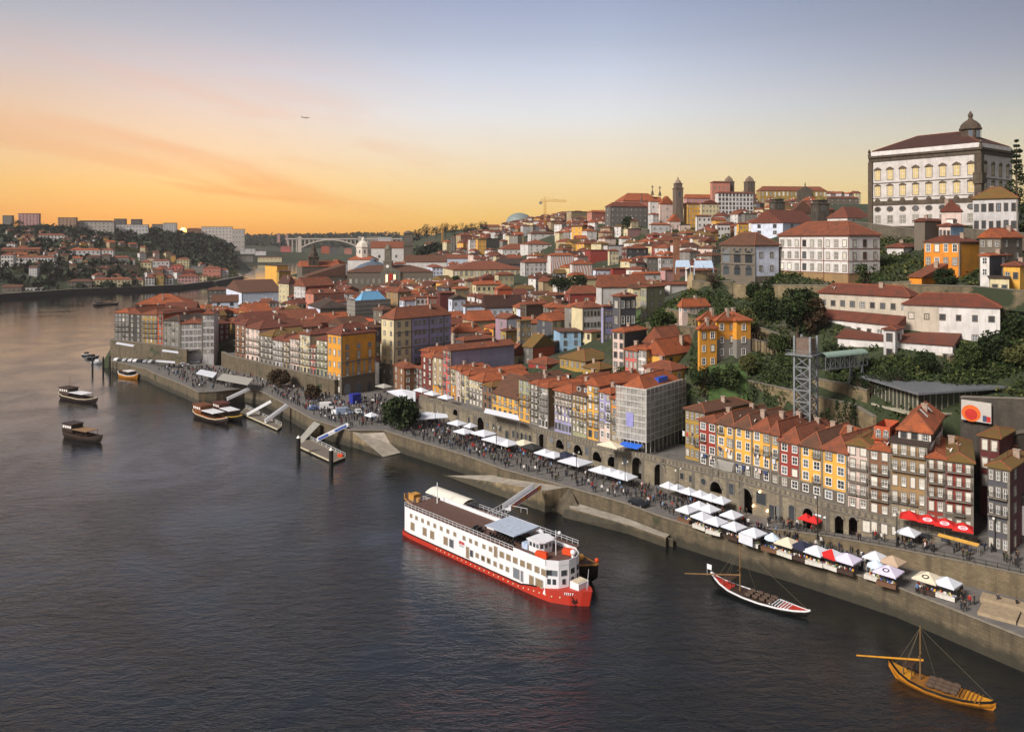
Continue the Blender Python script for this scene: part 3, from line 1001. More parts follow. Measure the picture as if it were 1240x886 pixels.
MB().box(-.12, T['_dim'][0] * .45, 1.5, -.02, T['_dim'][0] * .8, 6.6).build('white_panel', wall_mat(WC['w'], .12), T)
house(1228, 1262, 1300, 545, 'br', 'hip', 'o', Y=150, zb=14, fl=4, nL=1, nR=0, label='brown house with orange roof at the right edge', win='s')
# scaffolded block
S = house(754, 780, 822.5, 474, 'g', 'hip', 'o', Y=190, zb=10.8, fl=6, nL=3, nR=6, label='square block wrapped in grey scaffold netting under an orange roof', win='k', trim=False, ang=50, rh=3.0, chim=1)
rl = random.Random(9)
for u0, u1, z in ((848, 868, 14), (869, 889, 16.5), (869, 880, 13.6), (890, 911, 13.8), (912, 933, 17), (913, 932, 13.8), (934, 943, 16.6), (826, 845, 18), (672, 690, 17), (760, 771, 0)):
	if not z:
		continue
	p0, p1 = on_line(u0, FR), on_line(u1, FR)
	dd = (p1 - p0).normalized()
	nb = Vector((-dd.y, dd.x)) * (-.45 if Vector((-dd.y, dd.x)).y > 0 else .45)
	mb = MB()
	ln = (p1 - p0).length
	q = .5
	while q < ln - .6:
		w_, hh_ = rl.uniform(.35, .8), rl.uniform(.6, 1.2)
		a = p0 + dd * q + nb
		b = a + dd * w_
		mb.quad((a.x, a.y, z - hh_), (b.x, b.y, z - hh_ + .05), (b.x, b.y, z), (a.x, a.y, z), rl.randrange(5))
		q += w_ + rl.uniform(.1, 1.2)
	a, b = p0 + nb + dd * .3, p1 + nb - dd * .3
	mb.bar((a.x, a.y, z), (b.x, b.y, z), .03)
	for t_ in (.3, ln - .3):
		a = p0 + dd * t_
		mb.bar((a.x, a.y, z), (a.x + nb.x, a.y + nb.y, z), .04)
	tag(mb.build('washing_line', [plain('wash_' + x, x, .8) for x in ('d4d2d0', 'c3c8d4', 'a8403a', '34406a', 'd0b8b0')], fix=False), f'washing hung on a line across the front, seen {["beside the lane", "on the dark red house", "high on the first yellow house", "lower on the first yellow house", "on the second yellow house", "high on the third yellow house", "lower on the third yellow house", "on the half width yellow house", "on the ochre lane house", "on the lilac tiled house"][[826, 848, 869.5, 869, 890, 912, 913, 934, 826, 672].index(u0) if u0 not in (869, 826) else (2 if z > 16 else 3) if u0 == 869 else 8]}', 'laundry')
wl, wr, e, rh = S['_dim']
m, nt, b = newmat('scaffold_netting')
b.inputs['Base Color'].default_value = (*hexc('a9a292'), 1)
b.inputs['Roughness'].default_value = .9
b.inputs['Alpha'].default_value = .72
tc = N(nt, 'ShaderNodeTexCoord')
n1 = N(nt, 'ShaderNodeTexNoise', Scale=.5, Detail=6)
L(nt, tc.outputs['Object'], n1.inputs['Vector'])
L(nt, ramp(nt, n1.outputs['Fac'], [(.3, (.62, .62, .62)), (.7, (.85, .85, .85))]), b.inputs['Alpha'])
L(nt, ramp(nt, n1.outputs['Fac'], [(.3, hexc('8f8c86')), (.7, hexc('b2aea6'))]), b.inputs['Base Color'])
mb = MB()
mb.quad((-1.3, wl + 1, 3), (-1.3, -1.3, 3), (-1.3, -1.3, e + .9), (-1.3, wl + 1, e + .9))
mb.quad((-1.29, -1.3, 3), (wr + 1, -1.3, 3), (wr + 1, -1.3, e + .9), (-1.29, -1.3, e + .9))
mb.build('netting', m, S, fix=False)
mb = MB()
k = 0
nz = 8
for i in range(nz + 1):
	z = 3 + (e - 2.4) * i / nz
	mb.box(-1.42, -1.42, z, -1.36, wl + 1, z + .22)
	mb.box(-1.36, -1.42, z, wr + 1, -1.36, z + .22)
	mb.box(-1.25, -.2, z - .1, -.15, wl + 1, z)
	mb.box(-1.25, -1.25, z - .1, wr + 1, -.2, z)
for i in range(9):
	y = -1.3 + (wl + 2.3) * i / 8
	mb.box(-1.44, y - .05, 0, -1.34, y + .05, e + 1)
for i in range(11):
	x = -1.3 + (wr + 2.3) * i / 10
	mb.box(x - .05, -1.44, 0, x + .05, -1.34, e + 1)
mb.build('scaffold_poles', plain('scaffold_steel', 'd8d4cc', .5, .4), S)
MB().box(-1.5, wl * .35, e * .42, -1.46, wl * .35 + 2, e * .42 + 3.4).build('site_board', plain('lilac_site_board', '8e8cc0', .6), S)
MB().box(-.2, -.2, 0, wr * .25, wl * .2, 1.2).build('roof_tarp', plain('blue_tarp', '2450b4', .5), S, (wr * .45, wl * .1, e + .9))
MB().quad((-1.5, -.6, 2.4), (-4.2, -.6, 1.9), (-4.2, wl * .8, 1.9), (-1.5, wl * .8, 2.4)).build('shop_awning', plain('bright_blue_awning', '1e64d2', .6), S)
# left row on the old wall
for u0, u1, v, w, fl, n, lb, kw in (
		(285, 297.5, 394, 'br', 6, 2, 'tall narrow house with a dark red flank at the row start', dict(wallR='r3', dep=22, rc='rb')),
		(297.5, 314.5, 399, 'fp', 5, 3, 'pale house with glazed top floor third in the wall row', dict(rc='rb', dep=20)),
		(314.5, 330, 408, 'g', 5, 3, 'grey stone house with brown roof on the old wall', dict(rc='m', dep=16)),
		(330, 343, 413, 'w2', 5, 3, 'whitish house with stepped balconies on the old wall', dict(rc='rb', dep=13)),
		(343, 351, 414, 't', 5, 2, 'slim tan house in the middle of the wall row', dict(rc='r', dep=13)),
		(351, 363, 411, 'fp', 5, 3, 'broad pale house with iron balconies on the old wall', dict(rc='r', dep=16)),
		(363, 376, 406, 'c', 6, 3, 'taller cream house with attic on the old wall', dict(rc='rb', dep=18, dorm=1)),
		(376, 383, 421, 'pk', 4, 2, 'small pinkish house in the wall row', dict(rc='r', dep=12)),
		(383, 397, 413, 'gr', 5, 3, 'grey green house adjoining the orange corner house', dict(rc='rb', dep=16))):
	kw.setdefault('win', 't')
	RR(u0, u1, v, w, fl, n, lb, line=FL_, zb=10.2, wh=2.2, ww=1.2, balc=(1, 2, 3), ground=True, **kw)
# orange corner house with arcaded base
T = house(397, 413.5, 454.5, 406, 'y2', 'hip', 'rb', Y=290, zb=4.9, fl=5, nL=3, nR=0, label='bright orange five storey corner house over stone arches', win='c', low=6.5, lowc='s2', ang=47, dorm=3, face='R', rh=3.4, blankL=False, wh=2.0)
wl, wr, e, rh = T['_dim']
for j in range(3):
	x = wr * (j + .5) / 3
	put_window(T, x, 0, .1, 0, 2.6, 2.6, 'a', True, 'arch')
	for z, hh, st in ((7.0, 2.9, 't'), (10.6, 1.7, 's'), (13.0, 2.6, 't'), (16.6, 1.7, 's')):
		put_window(T, x, 0, z, 0, 1.25, hh, st, True)
for z in (6.6, 12.2):
	MB().box(-.5, -.7, z, wr, .0, z + .25).box(-.5, -.7, z + 1.1, wr, -.64, z + 1.16, 1).build('balcony', [TRIM, IRON], T)
mb = MB()
for j in range(4):
	x = wr * j / 3
	mb.box(max(0.01, x - .5), -.06, 6.9, min(wr, x + .5), -.002, 12.1)
mb.build('pilaster', plain('pale_stone_pilaster', '9b9482', .9), T)
# yellow and lilac block
T = house(462, 477.5, 546, 387, 'c', 'hip', 'r', Y=305, zb=5.2, fl=7, nL=2, nR=0, wallR='l', label='seven storey block, yellow at the corner and lilac along its side', win='s', low=8.2, lowc='s', rh=4, chim=2, ang=44)
wl, wr, e, rh = T['_dim']
xs = wr * .29
MB().box(0.02, -.06, 8.2, xs, -.002, e - .4).build('yellow_front', wall_mat(WC['c']), T)
mb = MB()
for x in (xs, wr * .60, wr * .87):
	mb.box(x - .25, -.2, .1, x + .25, -.061, e - .5)
mb.box(.13, -.35, 14.6, wr, -.062, 15.0).box(.13, -.5, 8.0, wr, -.062, 8.5).box(.13, -.3, 20.6, wr, -.063, 20.9)
mb.build('string_course', TRIM, T)
for j, x in enumerate([xs * .28, xs * .72] + [wr * q for q in (.37, .44, .52, .67, .75, .82, .93)]):
	y = -.062 if j < 2 else 0
	for i in range(2, 7):
		put_window(T, x, y, 3.6 * i + 1.3, 0, 1.2, 1.9, 's', True)
	put_window(T, x, 0, 4.9, 0, 1.2, 2.2, 't', True)
	if j < 6:
		put_window(T, x, 0, .1, 0, 1.7, 2.4, 'a', True, 'arch')
house(468, 480, 494, 385, 'g', 'flat', 'k', Y=303.5 + 6, zb=30, fl=1, nL=2, nR=3, label='glazed attic pavilion on top of the yellow corner block', trim=False, chim=0, ww=1.4)
# ------------------------------------------------------------------ left headland cluster
FA = [(134, 384), (160, 381), (200, 374), (222, 370)]
def AA(u0, u1, v, w, fl, n, lb, **kw):
	kw.setdefault('wh', 2.0)
	return RR(u0, u1, v, w, fl, n, lb, line=FA, zb=12.6 if u1 < 200 else 11.5, **kw)
AA(139, 156, 379, 'g2', 6, 4, 'dark grey house at the headland tip with white shutters', rc='o', dep=30, wallR='sl', roof='hip', balc=(2, 3))
AA(156.2, 171.5, 380.5, 'dg', 6, 2, 'dark slate house second from the headland tip', rc='r', dep=26, roof='gx', rh=3)
AA(171.7, 190.5, 381.5, 'yb', 6, 4, 'ochre house with crowded balconies on the headland', rc='r', dep=24, balc=(1, 2, 3, 4), roof='hip')
AA(190.7, 197.5, 380.5, 'or_', 6, 1, 'thin bright red house on the headland', rc='rb', dep=26)
AA(197.7, 217.5, 389, 'g', 5, 4, 'low grey house with white gables on the headland', rc='k', dep=18)
house(214, 218.5, 244, 392, 'w2', 'hip', 'r', Y=367, zb=8.6, fl=5, nL=1, nR=5, label='lower wing of the white granite corner house with iron balcony', ang=12, win='s', low=0, depth=14, split=True, face='R', rh=1.6)
house(240, 244.5, 259, 380.5, 'w2', 'hip', 'r', Y=366.4, zb=8.6, fl=6, nL=1, nR=3, label='taller wing of the white granite corner house', ang=12, win='s', depth=14, split=True, face='R')
hh = house
hh(196, 199, 236, 377, 'r3', 'gx', 'rb', Y=392, zb=12, fl=4, nL=0, nR=0, label='long dark red blind wall house behind the headland row', ang=14, depth=16)
hh(150, 164, 226, 369, 'g2', 'hip', 'o', Y=408, zb=12, fl=5, nL=0, nR=0, label='long orange hipped roof crowning the headland', ang=14, depth=22, rh=4.5)
hh(228, 233, 262, 383, 'br', 'gx', 'rb', Y=405, zb=10, fl=4, nL=0, nR=2, label='dark roofed house behind the white corner house', ang=14)
hh(247, 259, 278, 393, 'r3', 'hip', 'rb', Y=392, zb=9, fl=4, nL=2, nR=3, label='dark red house in the lane behind the white corner house')
hh(268, 281, 300, 392, 'yb', 'hip', 'r', Y=410, zb=9, fl=4, nL=2, nR=3, label='ochre house at the head of the sloping lane')
hh(252, 256.5, 288.5, 366, 'wb', 'gx', 'b', Y=560, zb=10, fl=2, nL=1, nR=2, label='white chapel with two dark openings near the headland', win='k', ww=2, wh=3.6, ang=20, rh=4.5)
T = hh(274, 293, 341, 354.5, 'wb', 'gx', 'b', Y=600, zb=10, fl=2, nL=0, nR=0, label='large white gabled church with plain side wall', ang=30, rh=8, chim=0, depth=22)
hh(249, 252, 275, 351.5, 'g2', 'hip', 'b', Y=680, zb=8, fl=3, nL=1, nR=4, label='brown roofed stone house on the river beside the church', ang=20)
hh(316, 322, 337, 350, 'pk', 'hip', 'r', h=13, fl=4, nL=1, nR=3, label='pink house with white windows beside the cream mansard house', ang=25, win='p')
hh(337.5, 350, 358.5, 344, 'c2', 'hip', 'd', h=17, fl=5, nL=3, nR=2, label='cream five storey house with dark red mansard', win='p', rh=5)
T = hh(356, 370, 404, 347, 'w2', 'gx', 'r', h=16, fl=5, nL=4, nR=0, wallR='r', label='white gable front with four rows of windows', win='p', rh=5, ang=46)
hh(370, 380, 417, 356, 'p2', 'gx', 'r', h=13, fl=3, nL=1, nR=5, label='salmon house with grey balcony and two round dormers', dorm=2, face='R', ang=40)
hh(405, 409, 426, 366, 'wb', 'hip', 'r', h=9, fl=2, nL=0, nR=3, label='small white annex beside the stone warehouse', win='k')
hh(373, 388, 425, 374, 'wb', 'hip', 'k', h=9, fl=1, nL=0, nR=0, wallR='s', label='stone warehouse with black roof and white end wall', ang=28)
hh(331, 342, 388, 388, 's', 'gx', 'r', h=8, fl=1, nL=0, nR=0, label='low stone shed with broad red roof', ang=30)
hh(290, 301, 329, 378, 'y2', 'gx', 'o', Y=420, h=13, fl=3, nL=2, nR=0, wallR='s', label='ochre fronted house with bare stone side', ang=35)
hh(285, 299, 336, 389, 'r3', 'gx', 'rb', Y=385, zb=12, fl=4, nL=0, nR=0, label='dark maroon house behind the wall row', ang=40)
hh(301, 318, 352, 393, 'br', 'gx', 'rb', Y=372, zb=12, fl=3, nL=0, nR=0, label='brown roof house with skylight behind the wall row', ang=42, skyl=1)
hh(322, 336, 366, 397, 'gr', 'gx', 'm', Y=360, zb=12, fl=3, nL=0, nR=0, label='mossy roofed house behind the wall row', ang=42)
hh(340, 354, 390, 398, 't', 'gx', 'r', Y=352, zb=12, fl=3, nL=0, nR=0, label='red roofed tan house behind the wall row', ang=43)
hh(362, 378, 410, 392, 'r', 'hip', 'r', Y=368, zb=11, fl=3, nL=0, nR=0, label='hipped red roof house behind the orange corner', ang=42)
hh(378, 392, 425, 388, 'br', 'gx', 'o', Y=385, zb=11, fl=3, nL=0, nR=0, label='rusty gabled roof in the lane behind the orange corner', ang=40)
hh(398, 418, 448, 395, 's', 'gx', 'b', Y=335, zb=8, fl=4, nL=0, nR=1, label='brown roofed house wedged behind the orange corner house', ang=44)
hh(430, 444, 470, 398, 'g2', 'hip', 'b', Y=330, zb=7, fl=4, nL=1, nR=1, label='dark grey house in the alley left of the lilac block', ang=44)
hh(440, 452, 466, 385, 'or_', 'flat', 'k', Y=400, zb=14, fl=2, nL=0, nR=0, label='flat orange red rooftop box', trim=False)
hh(452, 463, 476, 376, 's', 'hip', 'b', h=12, fl=3, nL=2, nR=2, label='small stone house right of the wrapped grey block')
hh(468, 482, 498, 354, 't2', 'hip', 'r', h=16, fl=4, nL=2, nR=3, label='tan stone house with barred windows')
# wrapped block with blue tarpaulin
T = hh(420, 430, 473, 364, 'g', 'none', 'k', h=15, fl=4, nL=0, nR=0, label='grey sheeted building site with bright blue tarpaulin roof', ang=38, trim=False)
wl, wr, e, rh = T['_dim']
roof_mesh('hip', wr * .2, wl * .15, wr * .9, wl * .85, e - .6, 4.5, .2).build('tarpaulin', [plain('bright_blue_sheet', '6aa2c8', .6)] * 2, T, uv=True)
mb = MB()
for i in range(7):
	mb.box(-.15, -.15, e * i / 7, wr, -.05, e * i / 7 + .12)
	mb.box(-.15, -.15, e * i / 7, -.05, wl, e * i / 7 + .12)
mb.build('scaffold_ledger', plain('scaffold_steel', 'd8d4cc', .5, .4), T)
# ------------------------------------------------------------------ middle of the town
hh(321, 335.5, 349, 322, 'y', 'flat', 'k', Y=700, zb=12, fl=4, nL=0, nR=0, label='plain tall yellow block beside the river bend', trim=False)
hh(335, 338, 352, 329, 'yb', 'hip', 'b', Y=690, zb=12, fl=3, nL=0, nR=2, label='ochre building stepping down beside the tall yellow block')
hh(360, 366, 412, 323, 's2', 'gx', 'o', Y=760, zb=18, fl=2, nL=1, nR=3, label='dark gothic church nave with orange roof', win='a', ang=25, rh=5, chim=0)
hh(366, 372, 418, 335, 's2', 'sx', 'b', Y=735, zb=18, fl=2, nL=1, nR=3, label='dark stone church aisle with buttresses', win='a', ang=25, chim=0)
hh(395, 399, 420, 320, 'wb', 'gy', 'o', Y=800, zb=20, fl=2, nL=0, nR=1, label='small white gabled house behind the dark church')
T = hh(414, 421, 524, 330, 's', 'hip', 'b', Y=650, zb=16.5, fl=3, nL=1, nR=0, label='long grey neoclassical exchange palace with central gable', ang=10, rh=5, depth=40, chim=0)
wl, wr, e, rh = T['_dim']
for j in range(15):
	if 6 <= j <= 8:
		continue
	x = wr * (j + .5) / 15
	put_window(T, x, 0, e * .52, 0, 1.9, 3.6, 'c', False)
	put_window(T, x, 0, e * .12, 0, 1.7, 3.0, 's', False)
cx = wr * .5
mb = MB().box(cx - 8, -1.2, 0, cx + 8, -.002, e + .4)
mb.add([(cx - 8.4, -1.3, e + .4), (cx + 8.4, -1.3, e + .4), (cx, -1.3, e + 5), (cx - 8.4, .5, e + .4), (cx + 8.4, .5, e + .4), (cx, .5, e + 5)], [(0, 1, 2), (0, 2, 5, 3), (1, 4, 5, 2), (3, 5, 4), (0, 3, 4, 1)])
mb.build('portico', stone_mat('948c7c'), T)
for x in (-4.6, 0, 4.6):
	put_window(T, cx + x, -1.2, .2, 0, 2.8, 3.4, 'a', False, 'arch')
MB().box(cx - 1.5, -1.4, e * .45, cx + 1.5, -1.22, e * .95).build('red_banner', plain('red_banner_cloth', 'b8321e', .7), T)
lit = bpy.data.materials.new('lit_window')
lit.use_nodes = True
lit.node_tree.nodes['Principled BSDF'].inputs['Emission Color'].default_value = (1, .62, .18, 1)
lit.node_tree.nodes['Principled BSDF'].inputs['Emission Strength'].default_value = 1.6
for s_ in (-1, 1):
	MB().box(cx + s_ * 3.2 - .8, -1.35, e * .45, cx + s_ * 3.2 + .8, -1.21, e * .9).build('lit_window', lit, T)
# glass dome of the exchange and its clock tower
D = MB().lathe([(19, 0), (17, 3), (11, 6.5), (5, 8.6), (3, 8.8), (3, 10.5), (.6, 12)], 8, rot=.4).build('glazed_dome', plain('slate_dome', '5a6672', .4), None, PY(452, 690, ZV(329, 690)))
tag(D, 'blue grey octagonal glazed dome roof behind the exchange palace', 'dome')
T = thing('clock_tower', 'slender stone clock tower rising over the exchange palace roof', 'tower', PY(470, 668, 30))
z1 = ZV(302, 668) - 30
mb = MB().box(-3.4, -3.4, -8, 3.4, 3.4, z1 * .55).box(-3.8, -3.8, z1 * .55, 3.8, 3.8, z1 * .6).box(-2.6, -2.6, z1 * .6, 2.6, 2.6, z1)
mb.build('shaft', stone_mat('8f8674'), T)
MB().lathe([(3.2, z1), (3, z1 + .8), (1.8, z1 + 3), (.4, z1 + 4.2), (.15, z1 + 6)], 10).build('cap', stone_mat('8f8674'), T)
MB().tube((0, -3.5, z1 * .4), (0, -3.38, z1 * .4), 1.3, 1.3, 16).build('clock_face', SASH, T)
# white octagon with its orange skirt roof and the nave church behind
T = thing('octagonal_lantern_church', 'white octagonal drum with low ribbed dome and orange skirt roof', 'church', PY(440, 820, 25))
zt = ZV(309, 820) - 25
MB().box(-14, -11, -5, 14, 11, zt - 4.5).build('wall', wall_mat(WC['w']), T)
roof_mesh('hip', -14, -11, 14, 11, zt - 4.6, 5.5).build('roof', [tile_mat(*ROOF['o']), RIDGE], T, uv=True)
MB().lathe([(7.4, zt - 3), (7.4, zt + 8), (8, zt + 8.2), (8, zt + 9)], 8).build('drum', wall_mat('d9cfc2'), T)
MB().lathe([(7.6, zt + 9), (6.4, zt + 12), (3.4, zt + 14.4), (2, zt + 15), (2, zt + 17), (.4, zt + 19)], 8).build('dome', wall_mat('cfc6b8'), T)
for j in range(8):
	q = 2 * math.pi * (j + .5) / 8
	put_window(T, 6.85 * math.cos(q), 6.85 * math.sin(q), zt + 2, q + math.pi / 2, 1.4, 3.4, 's', False)
hh(444, 449, 490, 300.5, 'w', 'gx', 'r', Y=900, zb=22, fl=2, nL=0, nR=2, label='long white church nave with red roof behind the octagon', ang=8, rh=7.5, win='a', ww=2.2, wh=2.2, depth=24, chim=0)
T = thing('bell_tower', 'square grey bell tower at the end of the white nave', 'tower', PY(494.5, 885, 20), R(8))
zt = ZV(283, 885) - 20
MB().box(-5.2, -5.2, -5, 5.2, 5.2, zt).box(-5.7, -5.7, zt * .72, 5.7, 5.7, zt * .75).box(-5.8, -5.8, zt, 5.8, 5.8, zt + 1).build('shaft', stone_mat('7d7364'), T)
for f_ in (0, -math.pi / 2):
	put_window(T, 0 if f_ == 0 else -5.2, -5.2 if f_ == 0 else 0, zt * .8, f_, 2.2, 3.4, 'a', False, 'belfry_opening')
MB().lathe([(5, zt + 1), (3.4, zt + 2.6), (.5, zt + 3.4)], 8).build('cap', stone_mat('7d7364'), T)
T = thing('baroque_church_tower', 'dark baroque church tower with pointed cap against the river', 'tower', PY(379.5, 770, 20), R(20))
zt = ZV(312, 770) - 20
MB().box(-4.8, -4.8, -5, 4.8, 4.8, zt).box(-5.4, -5.4, zt, 5.4, 5.4, zt + 1).build('shaft', stone_mat('6b5a45'), T)
MB().lathe([(4.6, zt + 1), (4.2, zt + 4), (2.8, zt + 6.5), (2.4, zt + 9), (1.2, zt + 11), (.3, zt + 13.5)], 8).build('cap', stone_mat('5d4c3a'), T)
for f_ in (0, -math.pi / 2):
	put_window(T, 0 if f_ == 0 else -4.8, -4.8 if f_ == 0 else 0, zt - 7, f_, 2.4, 4, 'a', False, 'belfry_opening')
B = 25
